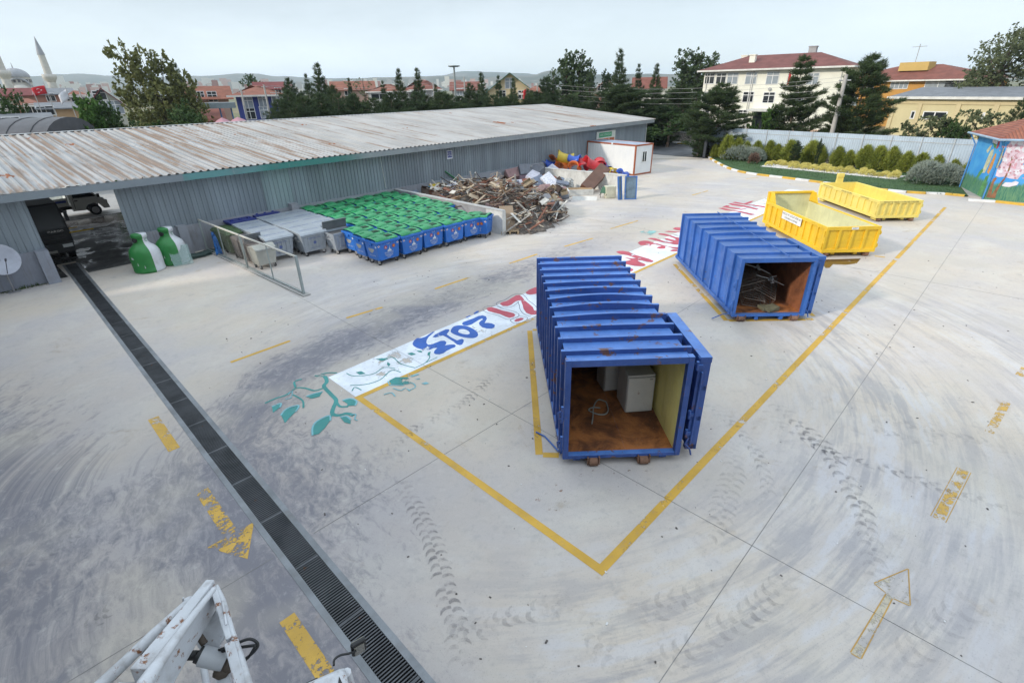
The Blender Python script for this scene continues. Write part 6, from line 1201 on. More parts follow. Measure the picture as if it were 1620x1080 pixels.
        mb.cyl((-.5,0,.05),(.5,0,.05),r,n=6); mb.tube([(-.5,0,-.1),(-.5,.5,-.1),(.5,.5,-.1),(.5,0,-.1)], r, 6); tag(mb.build('tube_frame', tb if i < 3 else m_zinc), lab, 'tube frame')
furniture()
def timber():
    rng = random.Random(77)
    def hA(x, y):
        h = 1.75*max(0, 1-((x-23.4)/4.6)**2-((y-25.6)/6.2)**2)**.6
        h = max(h, .95*max(0, 1-((x-21.8)/2.6)**2-((y-21.4)/3.0)**2)**.7, .55*max(0, 1-((x-28.5)/5.0)**2-((y-26.5)/4.2)**2)**.6, .9*max(0, 1-((x-21.8)/2.6)**2-((y-29.2)/3)**2)**.6); return h
    mb = MB(); n = 44; xs = np.linspace(19.8, 34.2, n); ys = np.linspace(18.4, 31.2, n); vs = []; idx = {}
    for i, x in enumerate(xs):
        for j, y in enumerate(ys):
            z = hA(x,y)*.56-.17+ (rng.uniform(-.1,.12) if hA(x,y) > .05 else -.05); vs.append((x,y,z-.06))
    mb.add(vs, [(i*n+j,(i+1)*n+j,(i+1)*n+j+1,i*n+j+1) for i in range(n-1) for j in range(n-1) if max(hA(xs[i],ys[j]),hA(xs[i+1],ys[j+1])) > .05]); 
    cols = [('dark brown',(.075,.045,.03)),('reddish brown',(.17,.07,.045)),('raw pale',(.42,.34,.25)),('tan',(.25,.17,.11)),('grey weathered',(.26,.24,.22)),('chipped white',(.56,.54,.50)),('charred black',(.03,.028,.028))]
    ms = [mat(n_.replace(' ','_')+'_wood', c, .8, var=.25, vscale=3, dirt=.35) for n_, c in cols]
    # splinters and dust too small to count
    for m_i in range(5):
        mb.mi = m_i+1
        for k in range(230):
            x, y = rng.uniform(19.95,27.5), rng.uniform(18.7,30.8)
            if hA(x,y) < .06: continue
            L = rng.uniform(.12,.5); mb.cbox((x,y,hA(x,y)*.82+rng.uniform(0,.1)), (L,rng.uniform(.02,.12),rng.uniform(.01,.03)), (rng.uniform(-.6,.6),rng.uniform(-.5,.5),rng.uniform(0,3.1)))
    o = mb.build('splinters', [mat('heap_dust', (.14,.12,.105), .95, var=.4, vscale=6)]+[ms[i] for i in (0,3,2,4,1)]); tag(o, kind='stuff')
    protos = {}; cnt = 0
    while cnt < 200:
        x, y = rng.gauss(22.8,2.3), rng.gauss(24.0,3.4)
        if not (19.95 < x < 26.6 and 18.4 < y < 30.8): continue
        h = hA(x,y)
        if h < .08: continue
        m_i = rng.choices(range(7), (24,16,18,20,18,20,10))[0]; sz = rng.choice(((1.6,.10,.035),(1.1,.14,.03),(.8,.30,.025),(1.3,.06,.05),(.6,.45,.02),(1.9,.09,.03),(.9,.18,.04)))
        key = (m_i, sz)
        if key not in protos: protos[key] = MB().cbox((0,0,0), sz).data('broken_board', ms[m_i])
        o = link('broken_board', protos[key]); o.location = (x,y,h+rng.uniform(.02,.16)); o.rotation_euler = (rng.uniform(-.5,.5), rng.gauss(0,.38), rng.uniform(0,6.28)); tag(o, '%s broken board among the others heaped in the scrap bay' % cols[m_i][0], 'broken board', '%s boards in the scrap heap' % cols[m_i][0]); cnt += 1
timber()
def loose_furniture():
    rng = random.Random(91); kinds = [('white drawer box',(.56,.55,.52)),('grey upholstered block',(.22,.22,.24)),('pale wooden drawer',(.40,.32,.22)),('dark stained cabinet part',(.07,.045,.035)),('dusty pink cushion',(.34,.24,.24)),('cream door panel',(.52,.50,.42)),('blue-grey cushion',(.18,.22,.30)),('red-brown board box',(.22,.08,.05)),('bright white panel',(.68,.68,.67))]
    ms = [mat(k.replace(' ','_').replace('-','_'), c, .8, var=.15, vscale=3, dirt=.35) for k, c in kinds]
    for k in range(84):
        x, y = (rng.uniform(20.6,29), rng.uniform(19.4,30.4)) if k < 46 else (rng.uniform(26.5,33.2), rng.uniform(22.6,30.2))
        if x > 25.5 and y < 21.5+(x-25.5)*.45: continue
        z = max(.05, (1.15-.09*abs(x-24.5)-.10*max(0, 24.5-y)))*(.85 if x < 28 else .8) if k < 46 else rng.uniform(.1,.75); i = rng.randrange(9); s = (rng.uniform(.4,1.0), rng.uniform(.3,.7), rng.uniform(.12,.40) if i not in (5,8) else .04)
        mb = MB().cbox((0,0,0), s)
        if i in (0,2,3): mb = MB(); a, b, c = s[0]/2, s[1]/2, max(s[2],.2)/2; mb.box(-a,a,-b,b,-c,-c+.02); mb.box(-a,-a+.02,-b,b,-c+.02,c); mb.box(a-.02,a,-b,b,-c+.02,c); mb.box(-a+.02,a-.02,-b,-b+.02,-c+.02,c); mb.box(-a+.02,a-.02,b-.02,b,-c+.02,c)
        o = mb.build('broken_furniture', ms[i], None, .03 if i in (1,4,6) else 0); o.location = (x,y,z+rng.uniform(.12,.36)); o.rotation_euler = (rng.uniform(-.7,.7), rng.uniform(-.6,.6), rng.uniform(0,6.28)); tag(o, '%s thrown on the scrap heap among the broken boards' % kinds[i][0], 'broken furniture', '%s pieces in the scrap heap' % kinds[i][0])
loose_furniture()
# ------------------------------------------------------------------ foliage
def leafmat(name, a, b, rough=.7, trans=.25):
    g = G(name); v = g.pos(); c = g.mix(g.step(g.noise(v, .9, 4, .6), .3, .7), a, b); c = g.mix(g.math('MULTIPLY', g.rnd(), .35), c, sc3(a, .75)); c = g.mix(g.step(g.noise(v, 7, 2, .5), .3, .75, 0, .5), c, sc3(b, 1.25))
    g.l(c, g.b.inputs['Base Color']); g.b.inputs['Roughness'].default_value = rough; g.b.inputs['Specular IOR Level'].default_value = .2
    t = g.n('ShaderNodeBsdfTranslucent'); g.l(c, t.inputs['Color']); m = g.n('ShaderNodeMixShader'); m.inputs[0].default_value = trans; g.l(g.b.outputs[0], m.inputs[1]); g.l(t.outputs[0], m.inputs[2]); g.l(m.outputs[0], g.out.inputs['Surface']); return g.mat
m_bark = mat('bark', (.12,.09,.07), .95, var=.3, vscale=3); m_pine = leafmat('pine_needles', (.032,.054,.024), (.072,.105,.042)); m_pine2 = leafmat('darker_pine_needles', (.029,.050,.026), (.060,.090,.038)); m_poplar = leafmat('poplar_leaves', (.042,.072,.034), (.095,.138,.062)); m_olive = leafmat('olive_leaves', (.105,.122,.042), (.20,.205,.075)); m_broad = leafmat('broad_leaves', (.028,.060,.020), (.065,.11,.035)); m_bright = leafmat('bright_bush_leaves', (.045,.10,.022), (.09,.17,.04)); m_thuja = leafmat('thuja_leaves', (.13,.17,.03), (.34,.37,.075)); m_golden = leafmat('golden_bush_leaves', (.56,.50,.15), (.78,.70,.27)); m_silver = leafmat('silver_shrub_leaves', (.21,.25,.21), (.36,.40,.35)); m_soft = leafmat('soft_grey_green_leaves', (.085,.11,.055), (.15,.17,.09))  # second pine needle green is slightly darker than the first
def tri(mb, c, d, L, w, rng):
    d = d.normalized(); s = d.cross(Vector((rng.uniform(-1,1), rng.uniform(-1,1), rng.uniform(-1,1)))); 
    if s.length < 1e-4: return
    s.normalize(); b = len(mb.v); mb.v += [tuple(c-s*w*.5), tuple(c+s*w*.5), tuple(c+d*L)]; mb.f.append([b,b+1,b+2]); mb.m.append(0); mb.sm.append(False)
def leaf(mb, c, n, r, rng):
    a = n.orthogonal().normalized(); a = Matrix.Rotation(rng.uniform(0,6.28),3,n) @ a; bb = n.cross(a); b = len(mb.v)
    mb.v += [tuple(c-a*r), tuple(c+bb*r*.55), tuple(c+a*r), tuple(c-bb*r*.55)]; mb.f.append([b,b+1,b+2,b+3]); mb.m.append(0); mb.sm.append(False)
def rv(rng): 
    z = rng.uniform(-1,1); a = rng.uniform(0,6.283); k = math.sqrt(1-z*z); return Vector((k*math.cos(a), k*math.sin(a), z))
def pine_geo(seed, h=10.0, rad=3.0, shape='cone', dens=1.0):
    dens *= 1.65
    rng = random.Random(seed); tr = MB(); cr = MB(); lean = Vector((rng.uniform(-.03,.03), rng.uniform(-.03,.03), 0))
    P = lambda z: Vector((lean.x*z+.08*math.sin(z*.7+seed), lean.y*z+.08*math.cos(z*.6+seed), z))
    tr.tube([tuple(P(h*k/8)) for k in range(9)], [max(.02, .17*(1-k/8.3)) for k in range(9)], 7)
    z = h*.05; side = rng.uniform(0,6.28)
    while z < h*.985:
        u = z/h
        L0 = rad*((1-u)**.72 if shape == 'cone' else (math.sin(PI*min(1,(u*.86+.12)))**.7)*(1.0 if u < .75 else .9)); L0 = max(L0, .18*rad*(1.02-u)/.1 if u > .9 else .3)
        nb = rng.randint(4,6) if u < .9 else 4
        wh = rng.uniform(.72,1.15)
        for k in range(nb):
            a = 6.28*k/nb+rng.uniform(-.45,.45)+side; L = L0*wh*rng.uniform(.62,1.12)*(1+.22*math.cos(a-seed)); up = rng.uniform(-.05,.30)+.35*u
            d = Vector((math.cos(a), math.sin(a), up*.5)); p0 = P(z); p1 = p0+d*L+Vector((0,0,.14*L)); pm = p0+d*L*.5-Vector((0,0,.03*L))
            if L > .5: tr.tube([tuple(p0), tuple(pm), tuple(p1)], [.04*(1-u)+.012, .03*(1-u)+.01, .01], 4)
            n = max(2, int(L/.26*dens))
            for j in range(n):
                t = .28+.72*(j+rng.random())/n; q = p0*(1-t)**2+pm*2*t*(1-t)+p1*t*t; side_v = Vector((-d.y, d.x, 0))*rng.uniform(-1,1)*.30*L*(1-.45*t); q = q+side_v+Vector((0,0,rng.uniform(-.05,.12)))
                out = (d+Vector((0,0,.75))+side_v*.8/(L+.01)).normalized()
                for _ in range(17): tri(cr, q+rv(rng)*.15, out+rv(rng)*.9, rng.uniform(.28,.48), .062, rng)
        z += h*.052*rng.uniform(.75,1.3)
    for _ in range(30): tri(cr, P(h*.97)+rv(rng)*.08, Vector((0,0,1))+rv(rng)*.6, .45, .08, rng)
    return tr, cr
def crown_geo(seed, lobes, n, size, trunk, wind=None):
    rng = random.Random(seed); cr = MB(); tr = MB()
    tr.tube([tuple(p) for p in trunk[0]], trunk[1], 8)
    tot = sum(r[3]*r[4]*1.0 for r in lobes)
    for (x, y, z, rx, rz) in lobes:
        c = Vector((x,y,z)); base = Vector(trunk[0][-2]); k = max(3, int(n*rx*rz/tot)); tr.tube([tuple(base), tuple(base*.5+c*.5+Vector((0,0,-.1*rz))), tuple(c+Vector((0,0,.4*rz)))], [.09,.06,.015], 5)
        tw = max(5, int(k/16))
        for _ in range(tw):
            d = rv(rng); q = rng.uniform(.45,1.05)**.6; p = c+Vector((d.x*rx*q, d.y*rx*q, d.z*rz*q)); dd = (Vector((d.x,d.y,d.z*.6+.5))+rv(rng)*.4).normalized()
            if wind: dd = (dd+Vector(wind)).normalized()
            Lt = rng.uniform(.5,1.2)*min(1.0, rx)
            for _ in range(16):
                s = rng.random(); o = p+dd*Lt*(s-.3)+rv(rng)*.20*(1.15-s)*min(1.2, rx+.3); leaf(cr, o, (rv(rng)+dd*.4+Vector((0,0,.5))).normalized(), size*rng.uniform(.6,1.2), rng)
    return tr, cr
PROTO = {}
def plant_proto(key, tr, cr, m, trunk_m=None): PROTO[key] = (tr.data(key+'_trunk', trunk_m or m_bark), cr.data(key+'_crown', m))
plant_proto('pine_a', *pine_geo(1), m_pine); plant_proto('pine_b', *pine_geo(5, shape='round'), m_pine); plant_proto('pine_c', *pine_geo(9, rad=2.4), m_pine2); plant_proto('pine_d', *pine_geo(14, shape='round', dens=1.2), m_pine2)
plant_proto('fir', *pine_geo(23, h=10, rad=3.4, dens=1.6), m_pine); plant_proto('fir_b', *pine_geo(31, h=10, rad=3.2, dens=1.6, shape='round'), m_pine)
_t = ([(0,0,0),(.1,0,3),(0,.1,6),(0,0,9.2)], [.22,.18,.12,.03])
def pl(seed, n=11):
    r = random.Random(seed); return [(r.uniform(-.9,.9)*(1-.5*k/n), r.uniform(-.9,.9)*(1-.5*k/n), 1.6+7.6*k/n, .95*(1-.45*k/n)+.15, 1.15) for k in range(n)]
plant_proto('poplar_a', *crown_geo(3, pl(3), 5200, .17, _t), m_poplar); plant_proto('poplar_b', *crown_geo(6, pl(8, 12), 5200, .17, _t), m_poplar)
def blob(seed, n, R_, z0, z1): 
    r = random.Random(seed); return [(r.uniform(-1,1)*R_*.75, r.uniform(-1,1)*R_*.75, z0+(z1-z0)*((k+.5)/n)**.9, R_*r.uniform(.36,.55)*(1.05-.42*k/n), (z1-z0)*.16) for k in range(n)]
plant_proto('broad_a', *crown_geo(12, blob(12, 15, 3.4, 2.4, 8.6), 6000, .19, _t), m_broad); plant_proto('broad_b', *crown_geo(15, blob(19, 22, 3.6, 1.2, 8.8), 14000, .15, _t), m_soft)
plant_proto('wind_tree', *crown_geo(17, [(0,0,3.2,2.4,1.5),(1.5,.8,4.2,2.0,1.5),(-1.6,-.3,4.4,1.7,1.4),(.2,-1,5.4,1.9,1.4),(2.2,.2,5.3,1.7,1.3),(-1.4,.5,6.2,1.6,1.3),(.8,0,6.9,1.7,1.2),(2.6,-.4,6.5,1.2,1.0),(-2.0,0,7.6,1.25,1.1),(-.6,.2,8.2,1.2,1.0),(-2.6,.1,8.9,.85,.8),(1.2,.2,8.0,1.0,.9),(3.3,.3,4.2,1.3,1.2),(-2.6,.2,3.0,1.4,1.2),(-2.9,0,6.0,.9,.9)], 11000, .20, ([(0,0,0),(.1,0,2.4),(0,0,4.6),(-.3,0,7)], [.32,.26,.16,.05]), (-.55,-.2,.35)), m_olive)
plant_proto('bush', *crown_geo(25, blob(25, 12, 3.6, 1.8, 7.4), 4200, .30, ([(0,0,0),(0,0,2),(0,0,4),(0,0,6)], [.2,.16,.1,.03])), m_bright)
plant_proto('dark_bush', *crown_geo(28, blob(28, 13, 3.8, 1.2, 8.0), 5200, .24, ([(0,0,0),(0,0,2),(0,0,4),(0,0,6)], [.2,.16,.1,.03])), m_broad)
plant_proto('olive_bush', *crown_geo(38, blob(33, 12, 3.8, 1.2, 7.6), 4200, .26, ([(0,0,0),(0,0,2),(0,0,4),(0,0,6)], [.2,.16,.1,.03])), m_soft)
plant_proto('bare_tree', *crown_geo(41, blob(41, 9, 3.2, 3.0, 9.0), 900, .14, _t), m_soft)
def put_tree(name, key, label, px, ytop, hw, D, z0=-.3, rz=None, cat='tree', group=None, parts=('trunk','crown'), rad=2.25, H=9.8):
    top = atD(px, ytop, D); c = atD(px-hw, ytop, D); w = (Vector((top.x,top.y))-Vector((c.x,c.y))).length
    t = thing(name, label, cat, (top.x,top.y,z0), rz if rz is not None else (px*.37) % 6.28, group); t.scale = (w/rad, w/rad, (top.z-z0)/H)
    link(parts[0], PROTO[key][0], t); link(parts[1], PROTO[key][1], t); return t
T = put_tree
T('broadleaf_tree','wind_tree','big windblown olive-green tree leaning left behind the shed roof',228,70,62,78,rz=R(-12)+PI*0,rad=3.4,H=9.6)
T('pine_tree','pine_c','dark pine peeping out at the right of the windblown tree',277,106,19,86)
T('bush','bush','round bright green bush left of the windblown tree',126,164,38,62,rad=2.7,H=7.6,cat='bush',parts=('stem','foliage'))
T('bush','dark_bush','dark green bush at the foot of the windblown tree',186,168,32,64,rad=2.9,H=8.2,cat='bush',parts=('stem','foliage')); T('bush','dark_bush','dark bush in front of the windblown tree on its right',262,172,45,66,rad=2.9,H=8.2,cat='bush',parts=('stem','foliage'))
T('broadleaf_tree','dark_bush','dark leafy tree cut off by the left edge of the view',4,152,24,80,cat='tree',H=8.2)
T('broadleaf_tree','broad_a','round leafy tree behind the blue house roof',397,116,18,170)
for i, (px, yt, hw, D, k, lab) in enumerate(((500,106,27,82,'pine_a','tall dark pine with open whorls, left of the long red roofs'),(484,122,18,80,'pine_c','slim pine just left of the tall open pine'),(524,138,22,78,'pine_b','broad pine at the right foot of the tall open pine'),(455,128,20,84,'pine_d','dark pine beside the blue house'),(438,160,20,74,'pine_b','low pine in front of the blue house'),(468,158,24,72,'pine_d','low dark pine behind the shed roof, left part'),(552,128,12,84,'pine_c','thin pine standing before the long red roof'),(560,156,32,70,'pine_d','low spreading pine below the thin pine'),(606,132,15,88,'pine_c','pine left of the pale low house'),(632,114,19,80,'pine_a','upright pine in front of the hipped red roof'),(612,158,30,70,'pine_b','low pine under the hipped red roof, left'),(660,113,19,80,'pine_a','upright pine right of centre of the hipped red roof'),(655,150,34,70,'pine_d','broad low pine under the pair of upright pines'),(690,138,14,76,'pine_c','small pine between the upright pine and the lamp mast'),(705,152,26,70,'pine_b','low pine just left of the lamp mast'),(741,136,18,76,'pine_d','pine between the lamp mast and the thin pole'),(762,120,18,82,'pine_a','pine right of the thin pole, before the cream gable'),(752,160,28,72,'pine_b','low pine behind the shed roof, right of the lamp mast'),(788,124,17,80,'pine_c','pine covering the left of the cream gable house'),(812,128,14,82,'pine_a','pine covering the middle of the cream gable house'),(800,156,32,78,'pine_d','low broad pine below the cream gable house'),(838,150,20,80,'pine_b','low pine right of the cream gable house'),(866,126,22,84,'pine_d','dark pine left of the twin poplars'),(860,152,26,82,'pine_b','low pine in front of the twin poplars'),(985,83,23,88,'pine_a','tall dark pine in the middle of the group beside the school'),(1012,106,17,92,'pine_c','pine just right of the tall dark pine'),(1040,106,18,90,'pine_a','pine with a clubbed top left of the school'),(985,138,48,76,'fir_b','broad dense pine rising over the end of the shed roof'),(1035,140,42,78,'fir','broad dense pine nearest the road'),(1078,140,30,84,'fir_b','dense pine right beside the school corner'),(945,150,26,80,'pine_d','low pine over the far end of the ridge'),(905,152,28,80,'pine_b','low pine in front of the poplars'))):
    T('pine_tree', k, lab, px, yt, hw, D, group='pines behind the shed')
for i in range(16):
    T('pine_tree', ('pine_d','pine_b','pine_d','pine_c')[i % 4], '%s of the low dark pines just over the shed ridge, counted from the blue house' % ORD[i+1], 452+27.5*i, 151+(i*5 % 9)-(3 if i % 3 == 0 else 0), 27+(i*7 % 8), 62.5+(i % 3)*1.5+max(0, i-6)*1.35, group='pines behind the shed')
for px, yt, hw, D, k, lab in ((897,69,26,96,'poplar_a','left one of the two tall poplars'),(920,72,25,96,'poplar_b','right one of the two tall poplars'),(876,102,17,94,'poplar_b','shorter poplar left of the tall pair'),(936,98,13,94,'poplar_a','thin poplar right of the tall pair'),(962,102,16,100,'poplar_a','poplar left of the tall dark pine'),(1088,70,26,112,'poplar_b','left crown of the tall broad trees behind the school corner'),(1112,66,26,112,'poplar_a','middle crown of the tall broad trees behind the school corner'),(1134,76,22,112,'poplar_b','right crown of the tall broad trees behind the school roof')):
    T('poplar_tree', k, lab, px, yt, hw, D, rad=1.9, H=10.2, group='poplars')
T('broadleaf_tree','bare_tree','thin-leaved tree standing behind the long red roof',572,118,22,120); T('broadleaf_tree','bare_tree','sparse tree with bare twigs left of the pink house',296,124,22,150); T('bush','dark_bush','dense bush between the shed end and the road',1062,176,40,74,rad=2.9,H=8.2,cat='bush',parts=('stem','foliage')); T('bush','dark_bush','low bush over the stone wall',1105,196,12,76,rad=2.9,H=8.2,cat='bush',parts=('stem','foliage'))
T('pine_tree','fir_b','spreading pine in front of the left of the school',1147,137,43,66); T('pine_tree','fir','tall layered fir in front of the right of the school',1277,91,45,66); T('pine_tree','fir_b','tall irregular pine right of the concrete pole',1385,94,46,64); T('pine_tree','fir','low dense pine between the fir and the concrete pole',1335,170,26,65); T('pine_tree','pine_d','branch of a pine hanging over the fence end',1112,186,14,64)
T('bush','bush','yellow-green bush before the school entrance',1205,176,20,66,rad=2.7,H=7.6,cat='bush',parts=('stem','foliage')); T('bush','olive_bush','grey-green bush beyond the fence near the gym',1462,184,34,62,rad=2.9,H=8.0,cat='bush',parts=('stem','foliage')); T('bush','olive_bush','feathery grey-green bush beside the painted kiosk',1530,174,40,62,rad=2.9,H=8.0,cat='bush',parts=('stem','foliage')); T('bush','dark_bush','dark bush by the fence left of the painted kiosk',1500,192,26,61,rad=2.9,H=8.2,cat='bush',parts=('stem','foliage'))
T('broadleaf_tree','broad_b','large soft-leaved tree at the right edge behind the gym',1612,40,50,92,H=9.6); T('pine_tree','pine_b','dark treetop above the kiosk roof',1622,158,18,70)
# ------------------------------------------------------------------ lawn, kerb, hedge of small conifers, flower bed
def lawn():
    kerb = [(1117,246),(1124,252),(1136,259),(1152,267),(1172,273),(1200,277.5),(1250,283.5),(1300,290),(1350,296.3),(1400,302),(1450,306.5),(1500,308.5),(1531,312)]
    K = [P2(*q) for q in kerb]; K = smooth2(K, False, 4); mb = MB(); out = K + [P2(1534,297), (58.2,3.2), (60.6,27.6)]
    mb.flat(out, .09); g = G('short_grass'); v = g.pos(); c = g.mix(g.step(g.noise(v, .7, 5, .65), .3, .7), (.022,.060,.018), (.045,.10,.028)); c = g.mix(g.step(g.noise(v, 16, 3, .6), .4, .75, 0, .6), c, (.07,.13,.04)); g.l(c, g.b.inputs['Base Color']); g.b.inputs['Roughness'].default_value = .9; g.bump(g.noise(v, 40, 3, .7), .6, .04)
    tag(mb.build('lawn', g.mat), kind='structure')
    rng = random.Random(8); mb = MB()
    for k in range(5200):
        x, y = rng.uniform(47.5,60), rng.uniform(3.4,26.5); e = (x-47.3)
        if x < 49.2 and y > 12: continue
        if y > 18 and x < 50+ (y-18)*.95: continue
        h = rng.uniform(.03,.09); a = rng.uniform(0,6.28); mb.add([(x-.03*math.cos(a),y-.03*math.sin(a),.088),(x+.03*math.cos(a),y+.03*math.sin(a),.088),(x+rng.uniform(-.04,.04),y+rng.uniform(-.04,.04),.09+h)], [(0,1,2)])
    tag(mb.build('grass', g.mat), kind='stuff')
    K2 = [(x, y) for x, y in K] ; wp = mat('kerb_white_paint', (.70,.70,.70), .7, dirt=.35); yp = mat('kerb_yellow_paint', (.58,.36,.05), .7, dirt=.3)
    def kerbstrip(pts, step=1.15, name='kerb'):
        mb = MB(); L = [0]
        for i in range(1, len(pts)): L.append(L[-1]+math.dist(pts[i-1], pts[i]))
        def pt(s):
            i = max(j for j in range(len(L)-1) if L[j] <= s+1e-9); u = (s-L[i])/(L[i+1]-L[i]); return Vector(pts[i])*(1-u)+Vector(pts[i+1])*u
        s = 0; k = 0
        while s < L[-1]-.2:
            e = min(s+step, L[-1]); mb.mi = k % 2; a, b = pt(s), pt(e); t = (b-a).normalized(); n = Vector((-t.y,t.x))*.11; g_ = t*.012
            mb.prism([tuple(a+n+g_),tuple(a-n+g_),tuple(b-n-g_),tuple(b+n-g_)], 0, .145); s = e; k += 1
        return mb.build(name, [wp, yp], None, .02)
    tag(kerbstrip(K2), kind='structure')
    tag(kerbstrip([P2(1531,318), P2(1556,318.5), P2(1590,322), P2(1660,330)], 1.5), kind='structure')
    tag(MB().prism([P2(1518,296), P2(1531,311.5), P2(1556,316), P2(1536,295)], .001, .12).build('paved_step', mat('paving', (.36,.34,.33), .85, dirt=.3)), kind='structure')
lawn()
def hedge():
    def cone(seed, m, n=1300, h=1.75, r=.50):
        rng = random.Random(seed); cr = MB(); tr = MB(); tr.cyl((0,0,0),(0,0,h*.8),.03,.01,n=5)
        for k in range(n):
            u = rng.random()**1.15; a = rng.uniform(0,6.28); rr = r*(math.sin(PI*min(1,u*.74+.24))**.9)*(.55+.55*rng.random())*(1+.30*math.sin(3*a+seed+5*u)); q = Vector((rr*math.cos(a), rr*math.sin(a), .05+h*u*.93*(.86+.14*math.sin(5*a+seed)))); d = Vector((math.cos(a)*.8, math.sin(a)*.8, .9)); 
            for _ in range(4): tri(cr, q+rv(rng)*.05, d+rv(rng)*.7, rng.uniform(.14,.34), .05, rng)
        return tr.data('shrub_stem', m_bark), cr.data('shrub_foliage', m)
    pr = [cone(s, m_thuja) for s in (1,2,3,4)]; xs = [(1129,249,28),(1150,241,36),(1166,240,30),(1180,241,26),(1197,240,27),(1215,249,34),(1229,250,29),(1252,251,40),(1268,252,34),(1290,256,42),(1308,256,33),(1330,260,38),(1349,261,32),(1373,263,42),(1394,264,43),(1416,265,45),(1437,268,40),(1456,272,38),(1480,275,38),(1504,279,36),(1527,283,40)]
    for i, (px, py, hp) in enumerate(xs):
        p = at(px, py, .09); D = math.hypot(p.x,p.y); 
        if D > 64: k = 62/D; p = Vector((p.x*k, p.y*k, .09))
        p = Vector((min(p.x, 59.6-.12*(27-p.y)), p.y, .09)); hh = (atD(px, py-hp, math.hypot(p.x,p.y)).z-.09)*1.06
        t = thing('conifer_shrub', 'small golden-green conifer before the metal fence, %s counted from the gate' % ORD[i+1], 'shrub', p, i*1.7, 'row of small conifers along the fence'); hh *= .70+.10*((i*3)%4)/4; t.scale = (hh/1.75*1.02*(.9+.25*((i*7)%5)/5),)*2+(hh/1.75,)
        link('stem', pr[i % 4][0], t); link('foliage', pr[i % 4][1], t)
    for px, py, hw, lab in ((1262,244,9,'dark bent shrub rising behind the eighth small conifer'), (1299,240,4,'dark thin shoot behind the tenth small conifer')): T('dark_shrub', 'pine_d', lab, px, py-20 if hw > 5 else 221, hw, 58.5, z0=.05, cat='shrub', parts=('stem','foliage'))
    def mound(seed, m, n, rx, ry, h, L=.16):
        rng = random.Random(seed); cr = MB(); st = MB(); st.cyl((0,0,0),(0,0,h*.4),.03,n=5)
        for k in range(n):
            a = rng.uniform(0,6.28); u = math.sqrt(rng.random()); z = h*math.sqrt(max(0,1-u*u))*rng.uniform(.75,1.05); q = Vector((rx*u*math.cos(a), ry*u*math.sin(a), z)); d = Vector((math.cos(a)*u, math.sin(a)*u, .8))
            for _ in range(3): tri(cr, q+rv(rng)*.04, d+rv(rng)*.6, L*rng.uniform(.6,1.3), L*.28, rng)
        return st.data('stem', m_bark), cr.data('foliage', m)
    gm = [mound(s, m_golden, 260, .40, .36, .42, .13) for s in (5,6,7)]; rng = random.Random(3); first = None
    A, B = at(1213,261,.1), at(1425,281,.1)
    for row in range(2):
        for k in range(19):
            u = (k+.5+.35*row)/19.5; p = A.lerp(B, u); n = Vector((B.y-A.y, -(B.x-A.x), 0)).normalized(); p = p+n*(-.55+1.15*row+rng.uniform(-.22,.22))+ (B-A).normalized()*rng.uniform(-.16,.16)
            if rng.random() < .10: continue
            t = thing('golden_shrub', 'low golden yellow shrub planted in the white gravel bed with others like it', 'shrub', (p.x,p.y,.09), rng.uniform(0,6), 'golden shrubs in the gravel bed'); s = rng.uniform(.7,1.05); t.scale = (s,s,s*rng.uniform(.85,1.15)); q = gm[k % 3]; link('stem', q[0], t); link('foliage', q[1], t)
    n = Vector((B.y-A.y, -(B.x-A.x), 0)).normalized(); mb = MB(); mb.flat([tuple((A+n*1.35)[:2]), tuple((B+n*1.3)[:2]), tuple((B-n*1.2)[:2]), tuple((A-n*1.2)[:2])], .10); 
    for k in range(2600):
        u, w = rng.random(), rng.uniform(-1.15,1.3); p = A.lerp(B, u)+n*w; s = rng.uniform(.025,.07); mb.cbox((p.x,p.y,.10+s*.3), (s*1.5,s,s), (rng.uniform(0,3),rng.uniform(0,3),rng.uniform(0,3)))
    tag(mb.build('white_gravel', mat('white_pebbles', (.62,.61,.60), .8, var=.2, vscale=6)), kind='stuff')
    for i, (px, py, hw, hh, lab) in enumerate(((1168,252,26,17,'silvery shrub mound at the left end of the lawn'), (1190,254,18,14,'smaller silvery shrub joined to the left mound'), (1461,289,20,21,'silvery shrub mound nearest the painted kiosk'), (1492,290,22,18,'silvery shrub mound beside the one near the kiosk'))):
        p = at(px, py, .09); sc = math.hypot(p.x,p.y)/FPX; st, fo = mound(60+i, m_silver, 1500, hw*sc*.95, hw*sc*.85, hh*sc*1.05, .30); t = thing('silver_shrub', lab, 'shrub', (p.x,p.y,.09)); link('stem', st, t); link('foliage', fo, t)
    p = at(1192,259,.09); st, fo = mound(70, leafmat('reddish_twigs', (.16,.10,.08), (.25,.17,.13)), 260, .4, .4, .85, .3); t = thing('red_twig_shrub', 'reddish dry shrub in front of the left silvery mound', 'shrub', (p.x,p.y,.09)); link('stem', st, t); link('foliage', fo, t)
hedge()
